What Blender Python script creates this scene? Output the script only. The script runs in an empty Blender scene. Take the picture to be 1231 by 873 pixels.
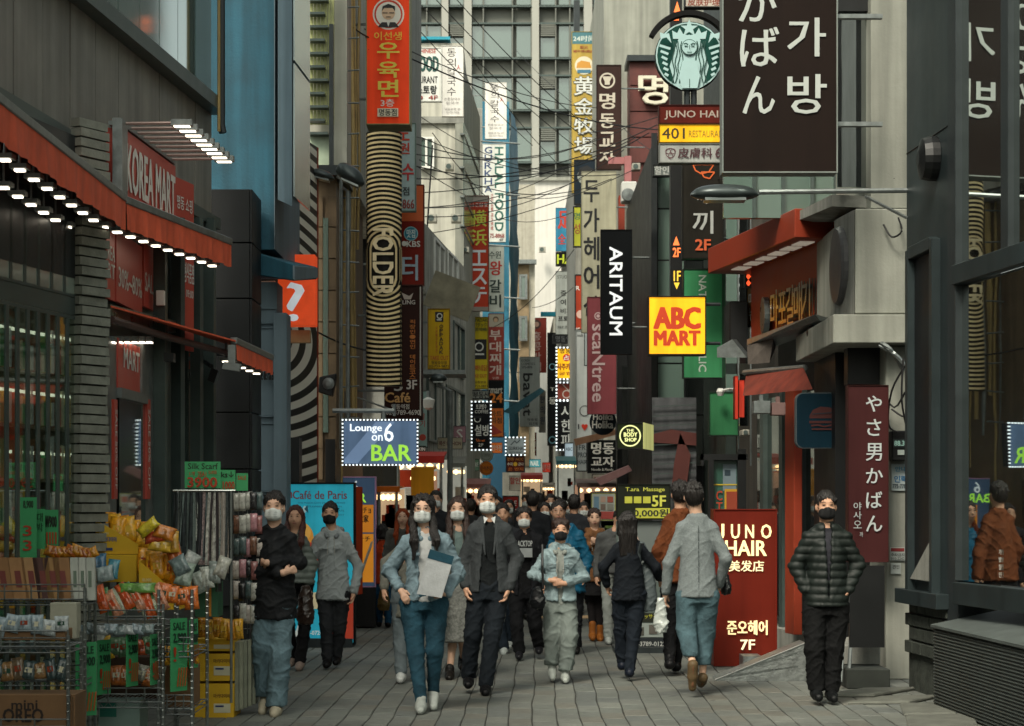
import bpy, bmesh, math, random
import numpy as np
from mathutils import Vector, Matrix
R = math.radians
S = bpy.context.scene
COL = S.collection
F = 2400.0          # focal length in pixels of the 1231 px wide photograph
CX, HY, EYE = 615.5, 608.0, 1.56

# ---------------- camera, sky, sun, exposure ----------------
cam = bpy.data.cameras.new('camera')
cam.sensor_width = 36.0
cam.lens = F / 1231.0 * 36.0
cam.shift_y = (HY - 436.5) / 1231.0
cam.clip_end = 2000
cam.dof.use_dof = True
cam.dof.focus_distance = 17.0
cam.dof.aperture_fstop = 7.0
co = bpy.data.objects.new('camera', cam)
co.location = (0, 0, EYE)
co.rotation_euler = (R(90), 0, 0)
COL.objects.link(co)
S.camera = co
SUN_EL, SUN_AZ = R(48), R(205)      # azimuth clockwise from +Y: light comes from behind the camera
w = bpy.data.worlds.new('World')
S.world = w
w.use_nodes = True
sky = w.node_tree.nodes.new('ShaderNodeTexSky')
sky.sky_type = 'NISHITA'
sky.sun_disc = False
sky.sun_elevation = SUN_EL
sky.sun_rotation = SUN_AZ
sky.dust_density = 4.0
sky.air_density = 1.0
sky.ozone_density = 1.0
bg = w.node_tree.nodes['Background']
tint = w.node_tree.nodes.new('ShaderNodeHueSaturation')   # thin overcast: the blue of the clear sky is washed out
tint.inputs['Saturation'].default_value = 0.38
warm = w.node_tree.nodes.new('ShaderNodeMix'); warm.data_type = 'RGBA'; warm.blend_type = 'MULTIPLY'; warm.inputs['Factor'].default_value = 1
warm.inputs['B'].default_value = (.98, 1.0, .87, 1)
w.node_tree.links.new(sky.outputs[0], tint.inputs['Color'])
w.node_tree.links.new(tint.outputs[0], warm.inputs['A'])
w.node_tree.links.new(warm.outputs['Result'], bg.inputs[0])
bg.inputs[1].default_value = 0.105
sl = bpy.data.lights.new('sun', 'SUN')
sl.energy = 1.5
sl.angle = R(16)
sl.color = (1.0, 0.91, 0.78)
so = bpy.data.objects.new('sun', sl)
d = Vector((math.sin(SUN_AZ) * math.cos(SUN_EL), math.cos(SUN_AZ) * math.cos(SUN_EL), math.sin(SUN_EL)))
so.rotation_euler = d.to_track_quat('Z', 'Y').to_euler()
so.location = (0, 0, 40)
COL.objects.link(so)
S.view_settings.view_transform = 'Standard'
S.view_settings.look = 'None'
S.view_settings.gamma = 1.0
S.view_settings.exposure = 1.1
S.cycles.use_denoising = True
S.cycles.max_bounces = 5
S.cycles.diffuse_bounces = 3
S.cycles.glossy_bounces = 3
S.cycles.transmission_bounces = 4
S.cycles.transparent_max_bounces = 8

# ---------------- helpers ----------------
def P(px, py, Y):
    return Vector(((px - CX) * Y / F, Y, EYE + (HY - py) * Y / F))
def X(px, Y): return (px - CX) * Y / F
def Z(py, Y): return EYE + (HY - py) * Y / F
def srgb(h):
    if not isinstance(h, str): return tuple(h[:3])
    h = h.lstrip('#')
    r = []
    for i in (0, 2, 4):
        c = int(h[i:i+2], 16) / 255
        r.append(c / 12.92 if c < .04045 else ((c + .055) / 1.055) ** 2.4)
    return tuple(r)
MATS = {}
def mat(name, col, rough=.6, metal=0., var=.12, scale=6., bump=0., bscale=40., emit=0., spec=.4, streak=0., ecol=None, coat=0.):
    """principled material with procedural grain, streaks of dirt and relief"""
    if name in MATS: return MATS[name]
    m = bpy.data.materials.new(name); m.use_nodes = True
    nt = m.node_tree; N = nt.nodes; L = nt.links
    b = N['Principled BSDF']
    c = srgb(col)
    tc = N.new('ShaderNodeTexCoord')
    b.inputs['Roughness'].default_value = rough
    b.inputs['Metallic'].default_value = metal
    b.inputs['Specular IOR Level'].default_value = spec
    b.inputs['Coat Weight'].default_value = coat
    nz = N.new('ShaderNodeTexNoise'); nz.inputs['Scale'].default_value = scale
    nz.inputs['Detail'].default_value = 5; nz.inputs['Roughness'].default_value = .6
    L.new(tc.outputs['Object'], nz.inputs['Vector'])
    mr = N.new('ShaderNodeMapRange'); L.new(nz.outputs['Fac'], mr.inputs['Value'])
    mr.inputs['From Min'].default_value = .3; mr.inputs['From Max'].default_value = .7
    mr.inputs['To Min'].default_value = 1 - var; mr.inputs['To Max'].default_value = 1 + var
    mx = N.new('ShaderNodeMix'); mx.data_type = 'RGBA'; mx.blend_type = 'MULTIPLY'; mx.inputs['Factor'].default_value = 1
    mx.inputs['A'].default_value = (*c, 1)
    L.new(mr.outputs['Result'], mx.inputs['B'])
    out = mx.outputs['Result']
    if streak > 0:
        mp = N.new('ShaderNodeMapping'); mp.inputs['Scale'].default_value = (7, 7, .35)
        L.new(tc.outputs['Object'], mp.inputs['Vector'])
        n2 = N.new('ShaderNodeTexNoise'); n2.inputs['Scale'].default_value = 1.0; n2.inputs['Detail'].default_value = 7
        L.new(mp.outputs['Vector'], n2.inputs['Vector'])
        m2 = N.new('ShaderNodeMapRange'); L.new(n2.outputs['Fac'], m2.inputs['Value'])
        m2.inputs['From Min'].default_value = .35; m2.inputs['From Max'].default_value = .6
        m2.inputs['To Min'].default_value = 1 - streak; m2.inputs['To Max'].default_value = 1
        mm = N.new('ShaderNodeMix'); mm.data_type = 'RGBA'; mm.blend_type = 'MULTIPLY'; mm.inputs['Factor'].default_value = 1
        L.new(out, mm.inputs['A']); L.new(m2.outputs['Result'], mm.inputs['B']); out = mm.outputs['Result']
    L.new(out, b.inputs['Base Color'])
    rr = N.new('ShaderNodeMapRange'); L.new(nz.outputs['Fac'], rr.inputs['Value'])
    rr.inputs['To Min'].default_value = max(0, rough - .12); rr.inputs['To Max'].default_value = min(1, rough + .12)
    L.new(rr.outputs['Result'], b.inputs['Roughness'])
    if bump > 0:
        nb = N.new('ShaderNodeTexNoise'); nb.inputs['Scale'].default_value = bscale; nb.inputs['Detail'].default_value = 4
        L.new(tc.outputs['Object'], nb.inputs['Vector'])
        bp = N.new('ShaderNodeBump'); bp.inputs['Strength'].default_value = min(1, bump); bp.inputs['Distance'].default_value = .01
        L.new(nb.outputs['Fac'], bp.inputs['Height']); L.new(bp.outputs['Normal'], b.inputs['Normal'])
    if emit > 0:
        if ecol is None: L.new(out, b.inputs['Emission Color'])
        else: b.inputs['Emission Color'].default_value = (*srgb(ecol), 1)
        b.inputs['Emission Strength'].default_value = emit
    m.diffuse_color = (*c, 1)
    MATS[name] = m
    return m
def glass(name, col, rough=.04, mirror=.35, ripple=.0):
    """dark shop glass: a dim tinted sheet with a clear reflection and a faint ripple"""
    if name in MATS: return MATS[name]
    m = bpy.data.materials.new(name); m.use_nodes = True
    nt = m.node_tree; N = nt.nodes; L = nt.links
    b = N['Principled BSDF']
    b.inputs['Base Color'].default_value = (*srgb(col), 1)
    b.inputs['Roughness'].default_value = .25
    g = N.new('ShaderNodeBsdfGlossy'); g.inputs['Roughness'].default_value = rough
    g.inputs['Color'].default_value = (.86, .93, .9, 1)
    lw = N.new('ShaderNodeLayerWeight'); lw.inputs['Blend'].default_value = .35
    mr = N.new('ShaderNodeMapRange'); mr.inputs['To Min'].default_value = mirror * .45; mr.inputs['To Max'].default_value = min(1, mirror + .35)
    L.new(lw.outputs['Facing'], mr.inputs['Value'])
    tc = N.new('ShaderNodeTexCoord'); nz = N.new('ShaderNodeTexNoise'); nz.inputs['Scale'].default_value = 1.3
    L.new(tc.outputs['Object'], nz.inputs['Vector'])
    bp = N.new('ShaderNodeBump'); bp.inputs['Strength'].default_value = .25; bp.inputs['Distance'].default_value = ripple + .002
    L.new(nz.outputs['Fac'], bp.inputs['Height']); L.new(bp.outputs['Normal'], g.inputs['Normal'])
    mx = N.new('ShaderNodeMixShader')
    L.new(mr.outputs['Result'], mx.inputs['Fac']); L.new(b.outputs[0], mx.inputs[1]); L.new(g.outputs[0], mx.inputs[2])
    L.new(mx.outputs[0], N['Material Output'].inputs['Surface'])
    MATS[name] = m
    return m

def wloc(o):
    v = Vector((0, 0, 0))
    while o is not None:
        v = v + o.location; o = o.parent
    return v
def setp(o, label=None, cat=None, group=None, kind=None):
    if label: o['label'] = label
    if cat: o['category'] = cat
    if group: o['group'] = group
    if kind: o['kind'] = kind
    return o
def thing(name, label, cat, loc, group=None):
    o = bpy.data.objects.new(name, None); COL.objects.link(o)
    o.location = loc; o.empty_display_size = .2
    return setp(o, label, cat, group)
def copy_tree(o, parent=None):
    c = o.copy(); COL.objects.link(c); c.parent = parent
    for ch in list(o.children): copy_tree(ch, c)
    return c

class MB:
    """collects shapes in world coordinates, builds ONE mesh object"""
    def __init__(s): s.v = []; s.f = []; s.mi = []; s.smooth = False
    def add(s, vs, fs, mi=0):
        n = len(s.v); s.v.extend([tuple(p) for p in vs])
        for f in fs: s.f.append(tuple(n + i for i in f)); s.mi.append(mi)
        return s
    def box(s, x0, x1, y0, y1, z0, z1, mi=0):
        return s.add([(x0,y0,z0),(x1,y0,z0),(x1,y1,z0),(x0,y1,z0),(x0,y0,z1),(x1,y0,z1),(x1,y1,z1),(x0,y1,z1)],
                     [(0,3,2,1),(4,5,6,7),(0,1,5,4),(1,2,6,5),(2,3,7,6),(3,0,4,7)], mi)
    def hexa(s, p, mi=0):      # 8 corners: bottom ring then top ring
        return s.add(p, [(0,3,2,1),(4,5,6,7),(0,1,5,4),(1,2,6,5),(2,3,7,6),(3,0,4,7)], mi)
    def obox(s, c, ax, ay, az, mi=0):   # centre and three half-axis vectors
        c = Vector(c); ax = Vector(ax); ay = Vector(ay); az = Vector(az)
        return s.hexa([c-ax-ay-az, c+ax-ay-az, c+ax+ay-az, c-ax+ay-az, c-ax-ay+az, c+ax-ay+az, c+ax+ay+az, c-ax+ay+az], mi)
    def wall(s, a, b, z0, z1, t=.1, mi=0):   # upright slab from plan point a to b, thickness t to the far side
        a = Vector((a[0], a[1], 0)); b = Vector((b[0], b[1], 0)); dv = (b - a).normalized()
        n = Vector((-dv.y, dv.x, 0)) * t
        return s.hexa([(a.x,a.y,z0),(b.x,b.y,z0),(b.x+n.x,b.y+n.y,z0),(a.x+n.x,a.y+n.y,z0),(a.x,a.y,z1),(b.x,b.y,z1),(b.x+n.x,b.y+n.y,z1),(a.x+n.x,a.y+n.y,z1)], mi)
    def tube(s, pts, r, n=6, mi=0, r2=None):
        pts = [Vector(p) for p in pts]; rings = []; m = len(pts)
        for i, p in enumerate(pts):
            t = (pts[min(i+1, m-1)] - pts[max(i-1, 0)]).normalized()
            up = Vector((0, 0, 1)) if abs(t.z) < .9 else Vector((0, 1, 0))
            u = t.cross(up).normalized(); w_ = u.cross(t)
            rr = r if r2 is None else r + (r2 - r) * i / (m - 1)
            rings.append([p + (u * math.cos(2*math.pi*k/n) + w_ * math.sin(2*math.pi*k/n)) * rr for k in range(n)])
        vs = [v for ring in rings for v in ring]; fs = []
        for i in range(m - 1):
            for k in range(n):
                k2 = (k + 1) % n
                fs.append((i*n+k, (i+1)*n+k, (i+1)*n+k2, i*n+k2))
        fs.append(tuple(range(n))); fs.append(tuple(reversed(range((m-1)*n, m*n))))
        return s.add(vs, fs, mi)
    def lathe(s, c, prof, n=16, mi=0, axis='z'):   # prof: (r, h) pairs
        vs = []; fs = []
        for r, h in prof:
            for k in range(n):
                a = 2*math.pi*k/n; p = (r*math.cos(a), r*math.sin(a), h)
                if axis == 'y': p = (p[0], p[2], p[1])
                if axis == 'x': p = (p[2], p[0], p[1])
                vs.append((c[0]+p[0], c[1]+p[1], c[2]+p[2]))
        for i in range(len(prof)-1):
            for k in range(n):
                k2 = (k+1) % n; fs.append((i*n+k, i*n+k2, (i+1)*n+k2, (i+1)*n+k))
        fs.append(tuple(reversed(range(n)))); fs.append(tuple(range((len(prof)-1)*n, len(prof)*n)))
        return s.add(vs, fs, mi)
    def prism(s, fr, poly, d0, d1, mi=0):   # polygon (metres in the frame) from depth d0 to d1 in front of it
        n = len(poly)
        vs = [fr.m(x, y, d0) for x, y in poly] + [fr.m(x, y, d1) for x, y in poly]
        fs = [tuple(range(n, 2*n))] + [(i, (i+1) % n, n+(i+1) % n, n+i) for i in range(n)] + [tuple(reversed(range(n)))]
        return s.add(vs, fs, mi)
    def build(s, name, m, parent=None, label=None, cat=None, group=None, kind=None, smooth=None, bevel=0):
        if not s.v: return None
        me = bpy.data.meshes.new(name)
        vs = s.v
        if parent is not None:
            L = wloc(parent); vs = [(a-L.x, b-L.y, c-L.z) for a, b, c in vs]; loc = Vector((0,0,0))
        else:
            xs = [v[0] for v in vs]; ys = [v[1] for v in vs]; zs = [v[2] for v in vs]
            loc = Vector(((min(xs)+max(xs))/2, (min(ys)+max(ys))/2, min(zs)))
            vs = [(a-loc.x, b-loc.y, c-loc.z) for a, b, c in vs]
        me.from_pydata(vs, [], s.f)
        for mm in (m if isinstance(m, (list, tuple)) else [m]): me.materials.append(mm)
        if isinstance(m, (list, tuple)): me.polygons.foreach_set('material_index', s.mi)
        if smooth or s.smooth: me.polygons.foreach_set('use_smooth', [True]*len(me.polygons))
        if bevel > 0:
            bm = bmesh.new(); bm.from_mesh(me)
            bmesh.ops.recalc_face_normals(bm, faces=bm.faces)
            bmesh.ops.bevel(bm, geom=bm.edges[:], offset=bevel, segments=1, affect='EDGES', clamp_overlap=True)
            bm.to_mesh(me); bm.free()
        else:
            me.validate()
        me.update()
        o = bpy.data.objects.new(name, me); COL.objects.link(o); o.location = loc
        if parent is not None: o.parent = parent
        return setp(o, label, cat, group, kind)

class Frame:
    """upright rectangle: left edge at plan point a, right edge at b, from z1 (top) to z0"""
    def __init__(s, a, b, z0, z1):
        s.a = Vector((a[0], a[1], 0)); s.b = Vector((b[0], b[1], 0)); s.z0 = z0; s.z1 = z1
        s.u = (s.b - s.a).normalized(); s.W = (s.b - s.a).length; s.H = z1 - z0
        s.n = Vector((s.u.y, -s.u.x, 0))      # towards the viewer
    def m(s, x, y, d=0):     # metres from the lower left corner, d towards the viewer
        p = s.a + s.u * x + s.n * d
        return (p.x, p.y, s.z0 + y)
def PF(x0, y0, x1, y1, Y, Y2=None):
    """frame from a photo rectangle at depth Y (Y2 at its right edge)"""
    Y2 = Y if Y2 is None else Y2
    return Frame((X(x0, Y), Y), (X(x1, Y2), Y2), Z(y1, Y), Z(y0, Y))

# ---- lettering (flat print cut from the built-in font) ----
GL = {}
def glyph(t, off=0.):
    key = (t, off)
    if key in GL: return GL[key]
    c = bpy.data.curves.new('t', 'FONT'); c.body = t; c.size = 1; c.resolution_u = 2; c.offset = off
    o = bpy.data.objects.new('t', c)
    me = bpy.data.meshes.new_from_object(o)
    vs = [(v.co.x, v.co.y) for v in me.vertices]; fs = [tuple(p.vertices) for p in me.polygons]
    bpy.data.objects.remove(o); bpy.data.curves.remove(c); bpy.data.meshes.remove(me)
    if not vs: vs = [(0, 0)]; fs = []
    xs = [v[0] for v in vs]; ys = [v[1] for v in vs]
    x0, x1, y0, y1 = min(xs), max(xs), min(ys), max(ys)
    g = ([(x-x0, y-y0) for x, y in vs], fs, max(x1-x0, 1e-4), max(y1-y0, 1e-4))
    GL[key] = g
    return g
def put(mb, fr, t, x0, y0, x1, y1, bold=0., mode='h', d=.004, shear=0.):
    """write t in the frame rectangle (metres, y up); mode h: one line, v: stacked, r: turned clockwise"""
    if mode == 'v':
        n = len(t); ch = (y1 - y0) / n
        for i, c in enumerate(t):
            if c == ' ': continue
            yy = y1 - (i + 1) * ch
            gx = .06 * (x1 - x0)
            put(mb, fr, c, x0 + gx, yy + ch*.08, x1 - gx, yy + ch*.92, bold, 'h', d)
        return
    vs, fs, W, H = glyph(t)
    w_, h_ = x1 - x0, y1 - y0
    if mode == 'r': sx, sy = h_ / W, w_ / H
    else: sx, sy = w_ / W, h_ / H
    if len(t) == 1 and mode == 'h':     # keep a lone character from stretching too far
        k = min(sx, sy) * 1.45
        if sx > k: x0 += (w_ - k*W)/2; sx = k
        if sy > k: y0 += (h_ - k*H)/2; sy = k
    b = bold * .62 * min(w_, h_ if mode == 'h' else w_) 
    offs = [(0, 0)] if bold == 0 else [(-b, -b*.5), (b, -b*.5), (-b, b*.5), (b, b*.5), (0, 0)]
    if bold > .035 and len(t) < 9: offs += [(-b, 0), (b, 0), (0, b*.6), (0, -b*.6)]
    for k, (ox, oy) in enumerate(offs):
        pts = []
        for x, y in vs:
            if mode == 'r': a, c_ = x0 + y*sy, y1 - x*sx
            else: a, c_ = x0 + x*sx + shear*y*sy, y0 + y*sy
            pts.append(fr.m(a + ox, c_ + oy, d + k*.00025))
        mb.add(pts, fs)
# ---------------- materials ----------------
M = {}
M['concrete'] = mat('weathered_concrete', '#8f9089', .85, var=.18, scale=3, bump=.4, streak=.35)
M['concrete_pale'] = mat('pale_painted_concrete', '#93958b', .8, var=.1, scale=3, bump=.25, streak=.3)
M['plaster_white'] = mat('white_render', '#cfcdc6', .85, var=.05, scale=2, bump=.2, streak=.1)
M['plaster_cream'] = mat('cream_render', '#b9b8ac', .85, var=.12, scale=2, bump=.2, streak=.35)
M['cladding'] = mat('dark_metal_cladding', '#85827a', .45, metal=.1, var=.25, scale=2.2, bump=.08, bscale=8, streak=.3)
M['dark_metal'] = mat('charcoal_metal', '#2c3234', .4, metal=.2, var=.15, bump=.05)
M['frame_dark'] = mat('dark_window_frame', '#4a5653', .4, metal=.15, var=.15)
M['black'] = mat('black_paint', '#0d0f10', .45, var=.15)
M['black_panel'] = mat('black_wall_panel', '#0a0d0f', .5, var=.15, scale=3, bump=.05)
M['blue_wall'] = mat('blue_painted_wall', '#28586a', .75, var=.2, scale=2.5, bump=.3, streak=.35)
M['blue_grey'] = mat('blue_grey_paint', '#647680', .6, var=.1, scale=2.5, bump=.1, streak=.2)
M['steel'] = mat('brushed_steel', '#8c9290', .3, metal=.9, var=.15)
M['galv'] = mat('galvanised_steel', '#7e8483', .45, metal=.7, var=.25, scale=12)
M['red_cloth'] = mat('red_awning_cloth', '#dc6040', .8, var=.15, scale=5, bump=.3, bscale=12, streak=.2)
M['red_sign'] = mat('red_sign_face', '#b3483c', .4, var=.08, scale=2)
M['orange_red'] = mat('orange_red_panel', '#86301a', .5, var=.1, scale=3)
M['white_paint'] = mat('white_paint', '#d5d6d0', .5, var=.06)
M['lamp'] = mat('lit_lamp', '#fff4dc', .5, emit=2.0, ecol='#fff0d8', var=.0)
M['slat_tile'] = mat('split_face_tile', '#7d8076', .7, var=.25, scale=9, bump=.5, bscale=30)
M['joint'] = mat('joint_grit', '#2e2f2b', .95, var=.3, scale=30, bump=.5)
M['brown_tile'] = mat('brown_wall_tile', '#6b5942', .6, var=.2, scale=5, bump=.15, streak=.3)
M['pipe'] = mat('cream_pipe', '#b0965f', .55, var=.2, scale=4, streak=.4)
M['rubber'] = mat('black_cable', '#141414', .6, var=.1)
M['corr'] = mat('corrugated_grey_sheet', '#393f3d', .5, metal=.15, var=.15, scale=4, streak=.15)
M['grey_frame'] = mat('grey_shopfront_metal', '#263032', .45, metal=.1, var=.18, scale=2.5, bump=.06, bscale=6, streak=.25)
M['g_dark'] = glass('dark_shop_glass', '#0b0f0f', .03, .38)
M['g_green'] = glass('green_tinted_glass', '#63786f', .06, .4)
M['g_door'] = glass('clear_door_glass', '#5a6a62', .03, .3)
M['g_pale'] = glass('pale_office_glass', '#4a5b55', .12, .3)
M['g_mirror'] = glass('bright_reflecting_glass', '#0b0d0d', .015, .75, .001)
M['warm'] = mat('warm_lit_interior', '#e8c48a', .6, emit=.5, var=.5, scale=9)
M['cool'] = mat('cool_lit_interior', '#b9d3d0', .6, emit=.35, var=.5, scale=7)
TILE = []
for i, c in enumerate(['#696c67', '#646863', '#6e716b', '#686861', '#606461']):
    TILE.append(mat('paving_stone_%s' % 'abcde'[i], c, .72, var=.2, scale=14, bump=.35, bscale=60, spec=.35))

for m_ in TILE:      # trodden gum and small stains
    N = m_.node_tree.nodes; L = m_.node_tree.links; b = N['Principled BSDF']; src = b.inputs['Base Color'].links[0].from_socket
    geo = N.new('ShaderNodeNewGeometry'); vo = N.new('ShaderNodeTexVoronoi'); vo.inputs['Scale'].default_value = 3.1; L.new(geo.outputs['Position'], vo.inputs['Vector'])
    mr = N.new('ShaderNodeMapRange'); mr.inputs['From Min'].default_value = .045; mr.inputs['From Max'].default_value = .07; mr.inputs['To Min'].default_value = .55; mr.inputs['To Max'].default_value = 1; L.new(vo.outputs['Distance'], mr.inputs['Value'])
    st = N.new('ShaderNodeTexNoise'); st.inputs['Scale'].default_value = .9; st.inputs['Detail'].default_value = 6; L.new(geo.outputs['Position'], st.inputs['Vector'])
    m2 = N.new('ShaderNodeMapRange'); m2.inputs['From Min'].default_value = .35; m2.inputs['From Max'].default_value = .65; m2.inputs['To Min'].default_value = .74; m2.inputs['To Max'].default_value = 1.08; L.new(st.outputs['Fac'], m2.inputs['Value'])
    mu = N.new('ShaderNodeMath'); mu.operation = 'MULTIPLY'; L.new(mr.outputs[0], mu.inputs[0]); L.new(m2.outputs[0], mu.inputs[1])
    mx = N.new('ShaderNodeMix'); mx.data_type = 'RGBA'; mx.blend_type = 'MULTIPLY'; mx.inputs['Factor'].default_value = 1; L.new(src, mx.inputs['A']); L.new(mu.outputs[0], mx.inputs['B']); L.new(mx.outputs['Result'], b.inputs['Base Color'])

# ---------------- ground and paving ----------------
g = MB()
ys = [-30, 60, 90, 140, 400, 1500]
for i in range(len(ys)-1):
    w_ = 60 if ys[i+1] < 200 else 1500
    g.add([(-w_, ys[i], -.006), (w_, ys[i], -.006), (w_, ys[i+1], -.006), (-w_, ys[i+1], -.006)], [(0, 1, 2, 3)])
g.build('ground', M['joint'], kind='structure')
paving = bpy.data.objects.new('street_paving', None); COL.objects.link(paving); setp(paving, kind='structure')
rnd = random.Random(4)
TW, TL = .1735, .40
def warp(x, y):
    return x + .0135*y - .22 + .007*math.sin(y*1.9 + x*.9) + .004*math.sin(y*5.1 - x*2.1) + .006*math.sin(x*9 + y*.7)
def tile_pts(i, j, off):
    x0, x1 = i*TW + .0045, (i+1)*TW - .0045
    y0 = 12.6 + (j + off)*TL + .002; y1 = y0 + TL - .004
    h = rnd.uniform(-.0025, .0025); t = rnd.uniform(-.002, .002)
    c = .005
    top = [(warp(x0+c, y0+c), y0+c, h), (warp(x1-c, y0+c), y0+c, h+t), (warp(x1-c, y1-c), y1-c, h+t), (warp(x0+c, y1-c), y1-c, h)]
    rim = [(warp(x0, y0), y0, h-.004), (warp(x1, y0), y0, h-.004), (warp(x1, y1), y1, h-.004), (warp(x0, y1), y1, h-.004)]
    bot = [(a, b, -.03) for a, b, _ in rim]
    vs = bot + rim + top
    fs = [(8, 9, 10, 11)]
    for k in range(4):
        k2 = (k+1) % 4
        fs += [(k, k2, 4+k2, 4+k), (4+k, 4+k2, 8+k2, 8+k)]
    return vs, fs
rest = MB(); n_tile = 0
for j in range(0, 150):
    yc = 12.6 + j*TL
    for i in range(-34, 32):
        off = .5*(i % 2) + .13*math.sin(i*1.7)
        vs, fs = tile_pts(i, j, off)
        px = CX + vs[0][0]/vs[0][1]*F
        py = HY + EYE/vs[0][1]*F
        if px < -60 or px > 1290 or vs[0][0] < -3.6 or vs[0][0] > 3.9: continue
        mi = rnd.choice([0, 0, 1, 1, 2, 3, 4])
        if n_tile < 300 and py < 881 and 40 < px < 1140:
            t = MB(); t.add(vs, fs); t.build('paving_stone', TILE[mi], paving); n_tile += 1
        else: rest.add(vs, fs, mi)
o = rest.build('distant_paving_stones', TILE, paving, kind='stuff')
# smooth pale band across the street, seen between the legs
b = MB(); b.box(-2.35, 2.9, 27.6, 28.25, .002, .007)
b.build('tactile_strip', mat('ochre_strip', '#b79b77', .8, var=.15, scale=12), paving)
# kerb stones on the right, in front of the near shop
k = MB()
pts = [(2.35, 14.0), (2.62, 15.2), (2.95, 16.2), (3.15, 16.9)]
ks = thing('kerb', 'broken grey kerb stones along the foot of the corrugated shop base', 'kerb', (2.8, 15.2, 0))
for i, (xa, ya, xb, yb) in enumerate([(2.75, 13.9, 2.90, 14.75), (2.90, 14.8, 3.02, 15.6), (2.62, 15.66, 2.98, 16.2), (2.45, 16.25, 2.95, 16.9)]):
    m_ = MB(); m_.hexa([(xa, ya, 0), (xa+.5, ya, 0), (xb+.5, yb, 0), (xb, yb, 0), (xa+.02, ya+.01, .02), (xa+.5, ya+.01, .03), (xb+.5, yb-.01, .03), (xb+.02, yb-.01, .02)])
    m_.build('stone', mat('kerb_stone', '#5d5f58', .85, var=.25, scale=6, bump=.4), ks, bevel=.008)

# ---------------- unseen street blocks added outside the frame to darken the near street ----------------
def building(name, label, loc): return thing(name, label, 'building', loc)
b = building('left_shade_block', 'unseen plain grey block left of the mart, added to shade the street', (-6, 2, 0))
m_ = MB(); m_.box(-9, -3.6, -14, 11.0, 0, 8); m_.build('wall', M['concrete'], b)
b = building('right_shade_block', 'unseen plain grey block right of the corner shop, added to shade the street', (6, 2, 0))
m_ = MB(); m_.box(4.2, 10, -14, 10.5, 0, 8); m_.build('wall', M['concrete'], b)

# ================= LEFT: the mart =================
mart = building('mart_building', 'dark clad corner building of the mart with red awnings', (-3.6, 15, 0))
# upper cladding panels: plane through (80px,14.1m) and (258px,18.3m), line above the glass
pa = Vector((X(-60, 11.9), 11.9, 0)); pb = Vector((X(258, 18.4), 18.4, 0))
dv = (pb - pa).normalized(); nn = Vector((dv.y, -dv.x, 0)); LEN = (pb - pa).length
def clad(s0, s1, z0, z1, out, mb, t=.06):
    a = pa + dv*s0 + nn*out; c = pa + dv*s1 + nn*out
    mb.wall((a.x, a.y), (c.x, c.y), z0, z1, t)
m_ = MB(); clad(0, LEN, 4.15, 14, -.1, m_, .3); m_.build('wall', M['cladding'], mart)
zA, zB = 4.22, 5.18
sp = LEN/11
for i in range(11):
    for (z0, z1) in ((zA, zB - .02), (zB + .12, 6.75)):
        q = MB(); clad(i*sp + .008, (i+1)*sp - .008, z0, z1, -.03 + rnd.uniform(-.003, .003), q); q.build('panel', M['cladding'] if z0 < 5 or i < 4 else M['g_green'], mart)
for z0, z1, out in ((zB - .02, zB + .1, .1), (4.1, 4.2, .06), (6.78, 6.92, .12), (8.9, 9.1, .1)):
    q = MB(); clad(0, LEN, z0, z1, out, q, .2); q.build('ledge', M['frame_dark'], mart)
for i in range(11):
    q = MB(); clad(i*sp + .02, (i+1)*sp - .02, 6.95, 8.85, -.02, q); q.build('window', M['g_green'], mart)
# row of panes above the awning
for i in range(5):
    q = MB(); clad(i*sp + .05, (i+1)*sp - .12, 3.42, 4.08, -.02, q); q.build('panel', M['cladding'], mart)
# drain pipe on the corner
q = MB(); q.tube([P(266, -20, 18.2), P(266, 150, 18.2), P(268, 160, 18.2)], .035, 8); q.build('drain_pipe', M['dark_metal'], mart)
q = MB(); q.tube([P(263, -20, 18.1), P(263, 158, 18.1)], .014, 6); q.build('drain_pipe', M['pipe'], mart)
# glass shopfront: doors below, lights above
ga = (X(-60, 11.95), 11.95); gb = (X(93, 13.75), 13.75)
fr = Frame(ga, gb, 0, 3.6)
q = MB(); q.wall(ga, gb, 3.12, 4.1, .25); q.build('fascia', M['dark_metal'], mart)
q = MB(); q.wall((ga[0], ga[1]+.9), (gb[0]-.1, gb[1]+.9), 0, 3.4, .1); q.build('back_wall', mat('dim_interior', '#6a6f60', .8, var=.4, scale=3), mart)
tr = MATS['clear_door_glass']; nt = tr.node_tree; tb = nt.nodes.new('ShaderNodeBsdfTransparent'); tb.inputs['Color'].default_value = (.62, .70, .66, 1)
mxn = [n_ for n_ in nt.nodes if n_.type == 'MIX_SHADER'][0]; nt.links.new(tb.outputs[0], mxn.inputs[1])
rs = random.Random(12); goods = [mat('shelf_goods_'+c, h, .5, var=.3, scale=12, emit=.10) for c, h in (('red', '#b8402a'), ('cream', '#c8c0a0'), ('green', '#4a8a5a'), ('yellow', '#c8a030'), ('white', '#c8ccc8'), ('brown', '#6a4a34'))]  # goods glow faintly, standing in for light inside the shop
for lv in range(7):
    q = MB(); z_ = .3+lv*.36; n_s = 34
    for i in range(n_s):
        t = i/n_s; px_, py_ = ga[0]+(gb[0]-ga[0])*t+.28, ga[1]+(gb[1]-ga[1])*t+.62; h_ = rs.uniform(.12, .3)
        px_ = ga[0]+(gb[0]-ga[0])*t - .04; py_ = ga[1]+(gb[1]-ga[1])*t+.42
        q.box(px_, px_+.05, py_, py_+.05, z_, z_+h_, i % 6)
    q.build('shelf_goods', goods, mart, kind='stuff')
    q = MB(); q.wall((ga[0]-.06, ga[1]+.40), (gb[0]-.06, gb[1]+.40), z_-.02, z_-.002, .1); q.build('shelf', M['white_paint'], mart)
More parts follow.
